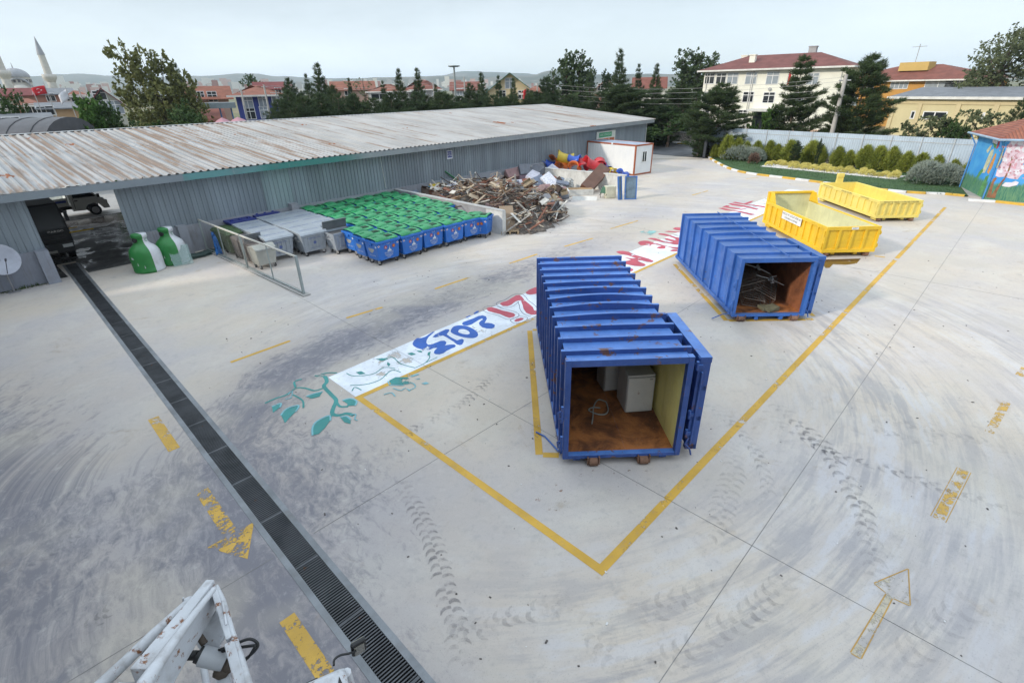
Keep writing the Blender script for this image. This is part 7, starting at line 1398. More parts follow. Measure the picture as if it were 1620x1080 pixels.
# ------------------------------------------------------------------ road, gate and fences
def road():
    g = G('asphalt'); v = g.pos(); c = g.mix(g.step(g.noise(v, .5, 5, .6), .3, .7), (.085,.09,.10), (.15,.155,.17)); c = g.mix(g.step(g.noise(v, 20, 3, .6), .5, .8, 0, .4), c, (.2,.2,.2)); g.l(c, g.b.inputs['Base Color']); g.b.inputs['Roughness'].default_value = .75
    mb = MB(); mb.flat([(57.6,-60),(58.4,-60),(69,30),(69,120),(57.3,120),(57.3,33)], .01); mb.flat([(61.2,-60),(69,-60),(69,30),(61.2,27.4)], .012); o = mb.build('road', g.mat); tag(o, kind='structure')
    wp, yp = bpy.data.materials['kerb_white_paint'], bpy.data.materials['kerb_yellow_paint']; mb = MB(); y = 24.0; k = 0
    while y < 70: mb.mi = k % 2; mb.box(69.2,69.5,y,y+1.45,0,.16); y += 1.5; k += 1
    tag(mb.build('kerb', [wp, yp], None, .02), kind='structure')
    tag(MB().box(69.5,71.5,24,70,-.1,.13).build('pavement', bpy.data.materials['paving']), kind='structure')
    g = G('rubble_stone'); v = g.obj(); x = g.n('ShaderNodeTexVoronoi', feature='DISTANCE_TO_EDGE'); g.l(g.scale(v,(1,1,1.5)), x.inputs['Vector']); x.inputs['Scale'].default_value = 2.6; y2 = g.n('ShaderNodeTexVoronoi'); g.l(g.scale(v,(1,1,1.5)), y2.inputs['Vector']); y2.inputs['Scale'].default_value = 2.6
    c = g.mix(y2.outputs['Color'], (.50,.46,.40), (.34,.30,.27)); c = g.mix(g.step(x.outputs['Distance'], .03, .09), (.10,.09,.08), c); g.l(c, g.b.inputs['Base Color']); g.b.inputs['Roughness'].default_value = .9; g.bump(x.outputs['Distance'], .7, .1); stone = g.mat
    t = thing('stone_wall', 'low rubble stone wall with dark coping across the road by the gate', 'wall', (71.6,34.6,0)); mb = MB(); mb.box(0,.5,0,26,.0,1.25); mb.build('stonework', stone, t); mb = MB(); mb.box(-.06,.56,-.05,26,1.252,1.36); mb.build('coping', m_conc, t)
    a = at(1098,226); t = thing('school_gate', 'green barred gate with a grey panel and round blue badge by the stone wall', 'gate', (71.7,33.6,0)); gp = mat('gate_green', (.02,.16,.12), .5); mb = MB()
    for k in range(7): mb.box(.1,.14,-.0+.24*k,.03+.24*k,1.36,2.5)
    mb.box(.1,.14,0,1.5,2.46,2.52); mb.build('bars', gp, t); mb = MB(); mb.box(.0,.1,-1.6,-.1,.2,2.4); pn = mb.build('panel', mat('gate_panel_grey', (.25,.27,.28), .5), t); mb = MB(); mb.cyl((-.02,-.7,1.95),(.0,-.7,1.95),.3,n=18); mb.build('badge', mat('badge_blue', (.10,.35,.60), .5), pn); mb = MB(); mb.box(-.1,.15,-1.9,-1.65,0,2.6); mb.build('post', mat('gate_post', (.05,.06,.07), .6), t)
    t = thing('metal_fence', 'tall pale corrugated metal fence on a low stone base behind the row of small conifers', 'fence', (60.0,27.5,0)); A, B = Vector((60.2,27.5)), Vector((57.3,2.6)); d = B-A; L = d.length; t.rotation_euler = (0,0,math.atan2(d.y,d.x)); n = 0
    fs = mat('pale_fence_sheet', (.44,.52,.61), .4, .0, var=.10, vscale=.6, streak=.2); mb = MB(); pitch = .19; xs = []; x = 0
    while x < L:
        for a_, h in ((0,0),(.55,0),(.65,1),(.9,1)): xs.append((min(L, x+a_*pitch), h))
        x += pitch
    rng = random.Random(1); vs = []
    for x, h in xs: vs += [(x,-h*.03,.78),(x,-h*.03,2.98)]
    mb.add(vs, [(2*i,2*i+1,2*i+3,2*i+2) for i in range(len(xs)-1)]); mb.build('sheets', fs, t)
    mb = MB(); mb.box(0,L,-.05,.25,0,.78); mb.build('stone_base', stone, t); mb = MB(); mb.box(0,L,-.06,.26,.782,.86); mb.build('coping', m_conc, t)
    pm = mat('fence_post_steel', (.42,.44,.46), .5, .4)
    for x in np.arange(.05, L, 2.25): mb = MB(); mb.box(x-.03,x+.03,-.085,-.045,.0,3.02); mb.build('post', pm, t)
    for z in (2.55,): mb = MB(); mb.box(0,L,-.045,-.03,z,z+.05); mb.build('rail', pm, t)
    # sliding gate folded back at the entrance
    p = at(1113,251); t = thing('sliding_gate', 'dark sliding gate seen end-on at the end of the metal fence', 'gate', (p.x,p.y,0), R(20)); mb = MB(); mb.box(0,4.2,-.10,.10,.12,2.05); mb.build('leaf', mat('gate_dark', (.035,.04,.05), .5), t); mb = MB(); mb.box(.05,.25,-.14,.14,0,2.15); mb.build('post', bpy.data.materials['gate_dark'], t)
    mb = MB(); a, b = at(985,252), at(1111,252); mb.ribbon([tuple(a[:2]), tuple(b[:2])], .22, .016); tag(mb.build('gate_rail', mat('rail_track', (.10,.095,.09), .7)), kind='structure')
road()
# ------------------------------------------------------------------ painted kiosk at the right edge
def kiosk():
    C0 = at(1556,316,.05); Lc = Vector((51.6,3.35,0)); rz = math.atan2(Lc.y-C0.y, Lc.x-C0.x); d = Vector((math.cos(rz), math.sin(rz), 0)); e = Vector((d.y,-d.x,0)); ln = (Vector((Lc.x,Lc.y))-Vector((C0.x,C0.y))).length; Hh = 3.85
    t = thing('painted_kiosk', 'small blue building with a blossom tree mural and red tiled roof at the right edge', 'building', (C0.x,C0.y,0), rz)
    g = G('mural_sky_wall'); v = g.obj(); s = g.n('ShaderNodeSeparateXYZ'); g.l(v, s.inputs[0]); z = s.outputs[2]
    c = g.mix(g.step(g.noise(v, .9, 5, .6), .35, .7), (.045,.29,.70), (.09,.40,.76)); zn = g.math('ADD', z, g.math('MULTIPLY', g.noise(g.scale(v,(3,3,.5)), 2.4, 5, .7), .9)); gr = g.mix(g.step(g.noise(g.scale(v,(6,6,.7)), 2.2, 5, .7), .35, .65), (.03,.16,.12), (.15,.30,.16)); c = g.mix(g.step(zn, 1.45, 1.75, 1, 0), c, gr); g.l(c, g.b.inputs['Base Color']); g.b.inputs['Roughness'].default_value = .6
    w2 = 5.5; mb = MB(); mb.box(0,ln,-w2,0,0,Hh); b = mb.build('wall', g.mat, t)
    # local frame: x along the left face (away), -y along the right face.  mural shapes are flat paint on those faces
    def face_r(px, py): s_, z_ = onplane(px, py, C0, e); return s_, z_
    def face_l(px, py): s_, z_ = onplane(px, py, C0, d); return s_, z_
    def K(x, y): return 1500+x/6.75, 170+y/6.75
    def pr(pts, off=.004): return [(-off, -face_r(*K(*p))[0], face_r(*K(*p))[1]) for p in pts]
    def plf(pts, off=.004): return [(face_l(*K(*p))[0], off, face_l(*K(*p))[1]) for p in pts]
    def add(mb, P3):
        p2 = [Vector((p[0]-p[1], p[2], 0)) for p in P3]; mb.add(P3, [tuple(q) for q in tessellate_polygon([p2])])
    m1 = mat('mural_pink', (.66,.52,.60), .6, var=.18, vscale=3); m2 = mat('mural_white', (.70,.70,.76), .6, var=.1, vscale=3); m3 = mat('mural_trunk', (.26,.12,.06), .6, var=.3, vscale=4); m4 = mat('mural_orange', (.60,.28,.08), .6, var=.2); m5 = mat('mural_grass', (.10,.28,.10), .6, var=.35, vscale=5); m8 = mat('mural_low_blossom', (.68,.64,.70), .6); m6 = mat('mural_rose', (.55,.30,.36), .6, var=.3, vscale=4); m7 = mat('mural_cream', (.55,.55,.38), .6, var=.2, vscale=3)
    mb = MB(); add(mb, pr([(640,400),(690,340),(760,330),(840,345),(880,420),(880,590),(800,600),(790,640),(840,690),(780,720),(740,770),(660,760),(600,740),(540,745),(505,730),(530,640),(570,590),(590,520)])); mb.build('mural_blossom', m1, b)
    mb = MB(); rng = random.Random(6)
    for (x, y, r) in ((700,370,38),(770,380,34),(650,450,36),(745,450,40),(820,440,44),(600,560,34),(700,560,40),(790,560,36),(560,680,34),(640,690,36),(730,690,40),(800,640,34),(845,520,30)):
        add(mb, pr([(x+r*rng.uniform(.6,1.1)*math.cos(2*PI*k/9), y+r*rng.uniform(.6,1.1)*math.sin(2*PI*k/9)) for k in range(9)], .008))
    mb.build('mural_petals', m2, b)
    mb = MB(); add(mb, pr([(570,835),(610,800),(680,800),(720,785),(755,800),(735,830),(690,840),(650,850),(600,845)], .006)); mb.build('mural_low_blossom', m8, b)
    mb = MB()
    for k in range(90): x, y = rng.gauss(690,80), rng.gauss(580,110); r = rng.uniform(6,16); add(mb, pr([(x+r*math.cos(2*PI*q/6+.3), y+r*math.sin(2*PI*q/6+.3)) for q in range(6)], .0105+.00003*k)) if 520 < x < 860 and 360 < y < 760 else None
    mb.build('mural_pattern', m6, b)['kind'] = 'stuff'
    mb = MB(); add(mb, pr([(405,960),(440,860),(480,760),(510,745),(520,760),(490,800),(470,870),(460,940),(520,850),(580,770),(605,745),(610,765),(560,830),(520,900),(500,970)], .012)); add(mb, pr([(600,745),(640,660),(670,560),(680,520),(690,560),(655,670),(615,755)], .012)); mb.build('mural_trunk', m3, b)
    mb = MB(); add(mb, plf([(415,690),(450,600),(480,540),(505,490),(518,500),(500,560),(470,640),(430,715)])); mb.build('mural_flame', m4, b)
    mb = MB(); add(mb, plf([(380,640),(420,540),(460,460),(490,440),(480,500),(440,600),(390,700),(360,700)])); add(mb, plf([(410,460),(450,410),(470,400),(450,450),(420,490)])); add(mb, plf([(505,640),(560,510),(590,430),(600,440),(570,540),(525,650)])); mb.build('mural_pale_forms', m7, b)
    mb = MB(); add(mb, plf([(500,260),(575,275),(560,320),(490,300)], .005)); add(mb, plf([(480,330),(545,330),(520,395),(475,380)], .005)); mb.build('mural_panels', m2, b); mb = MB(); add(mb, plf([(545,345),(565,340),(535,430),(512,445)], .008)); mb.build('mural_red', mat('mural_red', (.5,.05,.06), .6), b); mb = MB(); add(mb, plf([(480,375),(520,400),(510,440),(490,430)], .008)); add(mb, plf([(330,690),(370,650),(375,680),(300,780),(260,830)], .006)); add(mb, plf([(310,930),(400,740),(440,720),(400,830),(340,960)], .006)); mb.build('mural_grass', m5, b)
    # roof with overhang, gutter and pipes
    ov = .55; zt = Hh+.02; x0, x1, y0, y1 = -ov, ln+ov, -w2-ov, ov; cx, cy = (x0+x1)/2, (y0+y1)/2; rh = 1.35
    g = G('red_roof_tiles'); v = g.obj(); wv = g.n('ShaderNodeTexWave', wave_type='BANDS', bands_direction='Y'); g.l(v, wv.inputs['Vector']); wv.inputs['Scale'].default_value = 1.6; wv.inputs['Distortion'].default_value = .4
    c = g.mix(g.step(g.noise(v, 1.2, 6, .65), .35, .7), (.22,.065,.04), (.33,.12,.07)); c = g.mix(g.step(wv.outputs['Fac'], .0, .35, .6, 0), c, (.10,.035,.025)); c = g.mix(g.step(g.noise(v, 2.2, 6, .7), .55, .75, 0, .6), c, (.18,.14,.11)); g.l(c, g.b.inputs['Base Color']); g.b.inputs['Roughness'].default_value = .8; g.bump(wv.outputs['Fac'], .5, .05); kt = g.mat
    mb = MB(); mb.add([(x0,y0,zt),(x1,y0,zt),(x1,y1,zt),(x0,y1,zt),(cx,y0+ln*.55,zt+rh),(cx,y1-ln*.55,zt+rh)], [(3,0,4,5),(1,2,5,4),(0,1,4),(2,3,5),(0,3,2,1)]); mb.build('roof', kt, t)
    mb = MB()
    for a, b_ in (((x0,y1),(x0,y0)),((x0,y1),(x1,y1))): mb.cyl((a[0],a[1],zt-.02),(b_[0],b_[1],zt-.02),.07,n=8)
    mb.build('gutter', mat('pale_blue_gutter', (.30,.42,.55), .45), t)
    for x in (-.06, ln-.05): mb = MB(); mb.tube([(x-(.4 if x < 1 else -.4), .45, zt-.05),(x,.09,zt-.75),(x,.09,.1)], .045, 8); mb.build('downpipe', mat('blue_downpipe', (.06,.24,.55), .5) if x < 1 else bpy.data.materials['blue_downpipe'], t)
kiosk()
# ------------------------------------------------------------------ houses
m_tile = None
def tilemat(name, col):
    g = G(name); v = g.obj(); c = g.mix(g.step(g.noise(v, .8, 6, .65), .35, .68), sc3(col,.8), sc3(col,1.15)); wv = g.n('ShaderNodeTexWave', wave_type='BANDS', bands_direction='Z'); g.l(v, wv.inputs['Vector']); wv.inputs['Scale'].default_value = 2.4; c = g.mix(g.step(wv.outputs['Fac'], .0, .3, .35, 0), c, sc3(col,.45)); c = g.mix(g.step(g.noise(v, 9, 3, .6), .55, .75, 0, .35), c, sc3(col,.5)); g.l(c, g.b.inputs['Base Color']); g.b.inputs['Roughness'].default_value = .85; return g.mat
TILE = {'red': tilemat('roof_tile_red', (.20,.068,.05)), 'orange': tilemat('roof_tile_orange', (.24,.092,.06)), 'dark': tilemat('roof_tile_maroon', (.17,.04,.04)), 'green': mat('green_roof_sheet', (.03,.12,.085), .6, var=.15), 'school': tilemat('school_roof_tile', (.175,.062,.055)), 'grey': mat('slate_grey_roof', (.16,.17,.19), .7, var=.15)}
m_frame = mat('white_window_frame', (.72,.72,.72), .5); m_pane = mat('window_glass', (.025,.03,.035), .08); m_panel = mat('pale_curtained_glass', (.30,.34,.38), .15); m_eave = mat('white_eave_board', (.66,.65,.62), .6)
WALL = {}
def wallmat(nm, col):
    if nm not in WALL: WALL[nm] = mat(nm+'_render', col, .85, var=.06, vscale=.5, streak=.12)
    return WALL[nm]
def house(name, label, cat, p0, p1, depth, z0, ze, zr, wall, tile, kind='hip', wins=(), over=.5, hipin=None, chim=(), ridge_axis='x'):
    """p0/p1: left and right lower corners of the front as seen from the yard"""
    p0, p1 = Vector(p0[:2]), Vector(p1[:2]); d = p1-p0; L = d.length; rz = math.atan2(d.y, d.x); t = thing(name, label, cat, (p0.x,p0.y,z0), rz); h = ze-z0; r = zr-ze
    mb = MB(); mb.box(0,L,0,depth,0,h)
    x0, x1, y0, y1 = -over, L+over, -over, depth+over
    if kind == 'gable_front': mb.add([(0,0,h),(L,0,h),(L/2,0,h+r*.98)], [(0,1,2)]); mb.add([(0,depth,h),(L,depth,h),(L/2,depth,h+r*.98)], [(0,2,1)])
    if kind == 'gable_side':
        mb.add([(0,0,h),(0,depth,h),(0,depth/2,h+r*.98)], [(0,2,1)]); mb.add([(L,0,h),(L,depth,h),(L,depth/2,h+r*.98)], [(0,1,2)])
    w = mb.build('wall', wall, t); th = .14; mb = MB()
    if kind == 'hip':
        hi = hipin if hipin is not None else min((y1-y0)/2, (x1-x0)/2-.3); cy = (y0+y1)/2
        mb.add([(x0,y0,h+.02),(x1,y0,h+.02),(x1,y1,h+.02),(x0,y1,h+.02),(x0+hi,cy,h+r),(x1-hi,cy,h+r)], [(0,1,5,4),(1,2,5),(2,3,4,5),(3,0,4),(0,3,2,1)])
    elif kind == 'gable_front':
        cx = L/2; k = r/(L/2); ez = h-over*k
        mb.add([(x0,y0,ez),(cx,y0,h+r),(cx,y1,h+r),(x0,y1,ez),(x1,y0,ez),(x1,y1,ez)], [(0,1,2,3),(1,4,5,2)]); mb.add([(x0,y0,ez-th),(cx,y0,h+r-th),(cx,y1,h+r-th),(x0,y1,ez-th),(x1,y0,ez-th),(x1,y1,ez-th)], [(3,2,1,0),(2,5,4,1)]); mb.add([(x0,y0,ez),(cx,y0,h+r),(x1,y0,ez),(x0,y0,ez-th),(cx,y0,h+r-th),(x1,y0,ez-th)], [(3,4,1,0),(4,5,2,1)])
    else:
        cy = depth/2; k = r/(depth/2); ez = h-over*k
        mb.add([(x0,y0,ez),(x1,y0,ez),(x1,cy,h+r),(x0,cy,h+r),(x0,y1,ez),(x1,y1,ez)], [(0,1,2,3),(3,2,5,4)]); mb.add([(x0,y0,ez-th),(x1,y0,ez-th),(x1,cy,h+r-th),(x0,cy,h+r-th),(x0,y1,ez-th),(x1,y1,ez-th)], [(3,2,1,0),(4,5,2,3)]); mb.add([(x0,y0,ez-th),(x1,y0,ez-th),(x1,y0,ez),(x0,y0,ez)], [(0,1,2,3)])
        for x in (x0,x1): mb.add([(x,y0,ez),(x,cy,h+r),(x,y1,ez),(x,y0,ez-th),(x,cy,h+r-th),(x,y1,ez-th)], [(0,1,4,3),(1,2,5,4)] if x == x0 else [(3,4,1,0),(4,5,2,1)])
    ro = mb.build('roof', tile, t)
    if kind == 'hip':
        mb = MB(); mb.box(x0-.02,x1+.02,y0-.03,y0,h-.16,h+.06); mb.box(x0-.03,x0,y0,y1,h-.16,h+.06); mb.box(x1,x1+.03,y0,y1,h-.16,h+.06); mb.build('eave_board', m_eave, ro)
    for (cx, cy, cw, ch, cm) in chim: mb = MB(); mb.box(cx-cw/2,cx+cw/2,cy-cw/2,cy+cw/2,h+.2,ch-z0); mb.box(cx-cw/2-.08,cx+cw/2+.08,cy-cw/2-.08,cy+cw/2+.08,ch-z0,ch-z0+.12); mb.build('chimney', cm, ro)
    for wn in wins:
        s, z, ww, wh = wn[:4]; z -= z0; pm = wn[4] if len(wn) > 4 else m_pane; side = wn[5] if len(wn) > 5 else None
        T = Matrix.Identity(4) if side is None else Matrix.Translation((L,0,0)) @ Matrix.Rotation(PI/2,4,'Z')
        mb = MB(); mb.T = T; mb.box(s-ww/2,s+ww/2,-.06,.03,z-wh/2,z+wh/2); f = mb.build('window', m_frame, t); mb = MB(); mb.T = T
        n = 2 if ww > 1 else 1; fw = .09; cw = (ww-fw*(n+1))/n; hs = ((z-wh/2+fw, z+wh*.16), (z+wh*.16+fw, z+wh/2-fw)) if wh > 1.2 else ((z-wh/2+fw, z+wh/2-fw),)
        for i in range(n):
            for a, b in hs: mb.box(s-ww/2+fw+i*(cw+fw), s-ww/2+fw+i*(cw+fw)+cw, -.066, -.055, a, b)
        mb.build('pane', pm, f)
    return t, rz, L
def pw(P0, dr, lst, hadd=0): return [onplane(px, py, P0, dr) for px, py in lst]
def school():
    A, B = atD(1103,205,94), atD(1317,205,89); dr = Vector((B.x-A.x, B.y-A.y, 0)).normalized(); k = 1/6.48
    W = []
    for (x, y, ww, hh, pm) in ((213,288,1.55,1.55,m_pane),(330,288,1.55,1.55,m_pane),(447,288,1.65,1.6,m_panel),(637,285,1.65,1.65,m_panel),(857,283,1.75,1.7,m_panel),(178,478,1.5,1.5,m_pane),(300,478,1.5,1.5,m_pane),(420,478,1.5,1.5,m_pane),(606,478,1.6,1.5,m_pane),(818,484,1.65,1.5,m_pane),(550,655,1.4,1.3,m_pane),(160,660,1.5,1.4,m_pane),(935,650,.9,.8,m_pane),(1120,490,1.6,1.5,m_panel),(1270,290,1.5,1.5,m_panel)):
        s, z = onplane(1090+x*k, 80+y*k, A, dr); W.append((s, z, ww, hh, pm))
    ck = wallmat('cream', (.80,.785,.69)); ze = .5*(onplane(1105,109.5,A,dr)[1]+onplane(1317,109.5,A,dr)[1]); zr = onplane(1230,84,A,dr)[1]+.05
    sw = [(2.2,z_,1.6,1.5,m_panel,'r') for z_ in (7.2,4.2)]+[(5.0,z_,1.6,1.5,m_panel,'r') for z_ in (7.2,4.2)]
    t, rz, L = house('school_building', 'three-storey cream school with maroon hipped roof behind the firs', 'building', A, B, 11, -.3, ze, zr, ck, TILE['school'], 'hip', W+sw, over=.9, hipin=5.6, chim=((3.9,5.8,.9,zr+.0,ck),(6.1,2.5,.8,zr-.1,ck),(13.2,6.5,1.0,zr+.75,m_conc)))
    s0, z1 = onplane(1189,172.5,A,dr); s1, z2 = onplane(1233,172.5,A,dr); mb = MB(); mb.box(s0,s1,-2.2,-.06,z1+.3-.25,z1+.3+.05); 
    for s in (s0+.1,s1-.25): mb.box(s,s+.16,-2.1,-1.95,0,z1+.05)
    mb.build('entrance_canopy', mat('canopy_white', (.6,.6,.58), .7), t); mb = MB(); mb.box(s0+.4,s1-.3,-.07,-.05,.3,z1-.1); mb.build('entrance_door', m_pane, t)
    mb = MB(); mb.box(-.03,L+.03,-.04,0,0,1.5); mb.build('plinth', wallmat('peach', (.52,.36,.27)), t)
    mb = MB(); 
    for s in (.5, 7.4, L-.5): mb.cyl((s,-.1,.2),(s,-.1,ze+.1),.06,n=6)
    mb.build('downpipe', m_eave, t)
    s, z = onplane(1218,141,A,dr); mb = MB(); mb.cyl((s,-.25,z+.3),(s,-.02,z+.3),.22,n=10); mb.build('floodlight', m_zinc, t)
    # flagpole and the lamp post in the yard
    for px, yt, yb, lab, nm in ((1249,112,176,'thin flagpole with limp red flag before the school front','flagpole'),(1190,122,172,'street lamp post before the school windows','street_lamp')):
        P = atD(px, yt, 84); tt = thing(nm, lab, 'flagpole' if nm == 'flagpole' else 'street lamp', (P.x,P.y,-.3)); mb = MB(); mb.cyl((0,0,0),(0,0,P.z+.3),.05,.03,n=6); mb.build('pole', m_zinc, tt)
        if nm == 'flagpole': mb = MB(); mb.add([(0,-.05,P.z+.2),(0,-.35,P.z-.2),(.05,-.3,P.z-1.0),(0,-.05,P.z-1.5)], [(0,1,2,3)]); f = mb.build('flag', mat('flag_red', (.50,.02,.03), .8), tt); f.modifiers.new('s','SOLIDIFY').thickness = .02
        else: mb = MB(); mb.box(-.15,.15,-.5,.1,P.z+.25,P.z+.35); mb.build('lamp_head', m_zinc, tt)
    # second school, orange with red hipped roof
    A, B = atD(1318,150,128), atD(1536,150,118); dr = Vector((B.x-A.x, B.y-A.y, 0)).normalized(); W = []
    for px, py, ww, hh, pm in ((1338,138,2.8,1.9,m_pane),(1416,134,1.5,1.5,m_panel),(1430,134,1.5,1.4,m_panel),(1484,135,4.0,2.2,m_panel),(1516,135,4.0,2.2,m_pane),(1345,159,2.8,1.9,m_panel),(1372,138,2.4,1.9,m_pane)): s, z = onplane(px, py, A, dr); W.append((s, z, ww, hh, pm))
    og = wallmat('orange', (.52,.27,.07)); ze = onplane(1450,127,A,dr)[1]; zr = onplane(1450,103,A,dr)[1]+.1
    t, rz, L = house('school_annexe', 'orange school wing with long red hipped roof and yellow dormer', 'building', A, B, 12, -1, ze, zr, og, TILE['red'], 'hip', W, over=1.0, hipin=9)
    s, z = onplane(1435,106,A,dr); mb = MB(); mb.box(s-2.6,s+2.1,2.6,5,z+1-.6,z+1+.75); mb.build('dormer', wallmat('ochre', (.52,.36,.12)), t)
    s, z = onplane(1424,100,A,dr); mb = MB(); mb.cyl((s,5,z),(s,5,z+4),.06,n=5); mb.cyl((s-1.2,5,z+3.6),(s+1.2,5,z+3.6),.04,n=5); mb.build('aerial', m_zinc, t)
    # gymnasium
    A, B = atD(1405,190,84), atD(1680,190,78); dr = Vector((B.x-A.x, B.y-A.y, 0)).normalized(); ze = onplane(1530,154,A,dr)[1]; L = (B-A).length; t = thing('sports_hall', 'long pale yellow hall with shallow grey roof to the right of the firs', 'building', (A.x,A.y,-.4), math.atan2(dr.y,dr.x)); py = wallmat('pale_yellow', (.60,.52,.31)); h = ze+.4
    mb = MB(); mb.box(0,L,0,14,0,h); mb.build('wall', py, t); mb = MB(); mb.add([(-.6,-.5,h),(L+.6,-.5,h),(L+.6,7,h+.95),(-.6,7,h+.95),(-.6,14.5,h),(L+.6,14.5,h)], [(0,1,2,3),(3,2,5,4),(0,3,4),(1,5,2)]); mb.build('roof', TILE['grey'], t); mb = MB(); mb.box(-.6,L+.6,-.56,-.5,h-.22,h+.06); mb.build('eave_board', m_eave, t)
    pil = [onplane(x, 170, A, dr)[0] for x in (1452,1513,1573)]; mb = MB()
    for s in [0]+pil+[L-.4]: mb.box(s,s+.45,-.14,0,0,h-.5)
    mb.box(0,L,-.10,0,h-.75,h-.24); mb.build('pilaster', wallmat('warm_yellow', (.60,.50,.30)), t)
    z = onplane(1480,183,A,dr)[1]+.4
    for a, b in ((1433,1449),(1452,1500),(1500,1516),(1545,1560)):
        s0, s1 = onplane(a,183,A,dr)[0]+.5, onplane(b,183,A,dr)[0]-.1; mb = MB(); mb.box(s0,s1,-.05,.02,z-.45,z+.45); f = mb.build('window', m_frame, t); mb = MB(); n = max(1, int((s1-s0)/1.1)); cw = (s1-s0-.12*(n+1))/n
        for i in range(n): mb.box(s0+.12+i*(cw+.12), s0+.12+i*(cw+.12)+cw, -.058,-.045,z-.34,z+.34)
        mb.build('pane', m_pane, f)
    P = atD(1436,200,75); mb = MB(); mb.box(-4,4,0,.2,0,2.2); o = mb.build('boundary_wall', wallmat('dirty_white', (.55,.54,.5)), None); o.location = (P.x,P.y,-.4); o.rotation_euler = (0,0,math.atan2(dr.y,dr.x)); tag(o, 'pale boundary wall half hidden by bushes in front of the yellow hall', 'wall')
school()
def far_houses():
    def HH(name, label, pl, pr, pe, ptop, D, depth, wall, tile, kind='hip', wins=(), D2=None, hipin=None, over=.5, zr_add=0, chim=()):
        A, B = atD(pl, 160, D), atD(pr, 160, D2 or D); dr = Vector((B.x-A.x, B.y-A.y, 0)).normalized(); pm = (pl+pr)/2; ze = onplane(pm, pe, A, dr)[1]; zr = onplane(pm, ptop, A, dr)[1]+zr_add; W = []
        for w in wins: s, z = onplane(w[0], w[1], A, dr); W.append((s, z)+tuple(w[2:]))
        return house(name, label, 'house', A, B, depth, -.6, ze, zr, wall, tile, kind, W, over, hipin, chim)
    cr = wallmat('greyed_cream', (.42,.43,.37)); pk = wallmat('salmon', (.42,.28,.23)); bl = wallmat('royal_blue', (.045,.065,.26)); wh = wallmat('off_white', (.60,.58,.54)); ye = wallmat('buttery', (.60,.49,.30)); tc = wallmat('terracotta', (.33,.17,.13)); gy = wallmat('grey_block', (.36,.35,.34)); lil = wallmat('dusty_pink', (.48,.33,.35))
    t, rz, L = HH('house', 'grey-cream gabled house with red roof left of the windblown tree', 139, 192, 163, 139, 92, 9, cr, TILE['dark'], 'gable_front', ((154,152,1.0,1.3,m_pane),(161,150,1.0,1.3,m_pane),(159,171,1.6,1.8,m_pane),(183,170,1.8,1.7,m_panel)), over=.6)
    mb = MB(); mb.box(L*.62,L+.9,-1.3,-.05,2.7,2.85); mb.box(L*.62,L+.9,-1.3,-1.2,2.85,3.7); mb.build('balcony', lil, t); mb = MB(); mb.lathe([(0,0),(.35,.05),(.5,.14)], 14, (1.4,-.4,5.4)); mb.build('satellite_dish', wh, t)
    HH('house', 'salmon house with tiled gable roof behind the windblown tree', 303, 362, 153, 136, 118, 8, pk, TILE['orange'], 'gable_side', ((336,153,1.6,1.8,m_pane),(318,152,1.2,1.6,m_pane)), over=.9)
    HH('house', 'low terracotta-roofed extension beside the salmon house', 282, 312, 157, 146, 112, 7, tc, TILE['orange'], 'hip', ((297,163,3.0,1.5,m_panel),))
    t, rz, L = HH('house', 'blue two-storey house with red hipped roof and white eaves', 374, 443, 151, 135, 92, 9, bl, TILE['orange'], 'hip', ((392,163,1.5,1.6,m_panel),(416,160,1.3,1.7,m_panel),(436,156,1.2,1.6,m_panel),(418,178,1.2,1.7,m_panel),(396,180,1.5,1.6,m_pane)), over=1.1, hipin=4.6)
    mb = MB(); mb.box(L*.35,L*.8,-1.0,-.05,3.2,3.35); mb.box(L*.35,L*.8,-1.0,-.95,3.35,4.1); mb.build('balcony', bl, t)
    HH('house', 'maroon-roofed house behind the blue one', 408, 452, 140, 129, 135, 8, wh, TILE['dark'], 'gable_side', ((440,144,1.4,1.4,m_pane),))
    HH('house', 'long house with plain red roof left of the thin-leaved tree', 528, 594, 141, 128, 128, 9, pk, TILE['orange'], 'gable_side', ((550,146,1.4,1.4,m_pane),)); HH('house', 'white house with wide red hipped roof, lower left of the pair', 584, 648, 145, 133, 112, 9, wh, TILE['orange'], 'hip', ((600,151,3.2,1.5,m_pane),(628,150,1.4,1.4,m_pane)), hipin=5)
    HH('house', 'house with red hipped roof and small square windows left of the lamp mast', 640, 698, 142, 127, 118, 9, gy, TILE['red'], 'hip', ((688,149,1.2,1.3,m_panel),(670,149,1.2,1.3,m_panel)), hipin=5.5); HH('house', 'house with red tiled roof between the lamp mast and the cream gable', 716, 757, 141, 129, 116, 9, gy, TILE['red'], 'gable_side', ((738,146,1.8,1.6,m_panel),(727,146,1.2,1.4,m_panel)))
    HH('house', 'large cream house with broad gable and green roof', 772, 842, 143, 115, 112, 11, ye, TILE['green'], 'gable_front', ((806,132,1.8,1.9,m_panel),(795,150,1.4,1.6,m_pane),(825,150,1.4,1.6,m_pane)), over=1.0)
    HH('house', 'low red-roofed house with flags at the foot of the cream gable house', 826, 872, 148, 136, 98, 6, pk, TILE['orange'], 'hip', ((850,153,2.0,1.3,m_pane),)); HH('house', 'white gabled house showing between the poplars and the dark pine', 940, 976, 141, 124, 122, 8, wh, TILE['orange'], 'gable_front', ((950,138,1.2,1.4,m_pane),(968,146,1.2,1.4,m_pane)), over=.7); HH('house', 'house with orange roof low behind the pines left of the school', 925, 962, 160, 150, 104, 8, pk, TILE['orange'], 'hip', ((940,165,1.4,1.4,m_pane),))
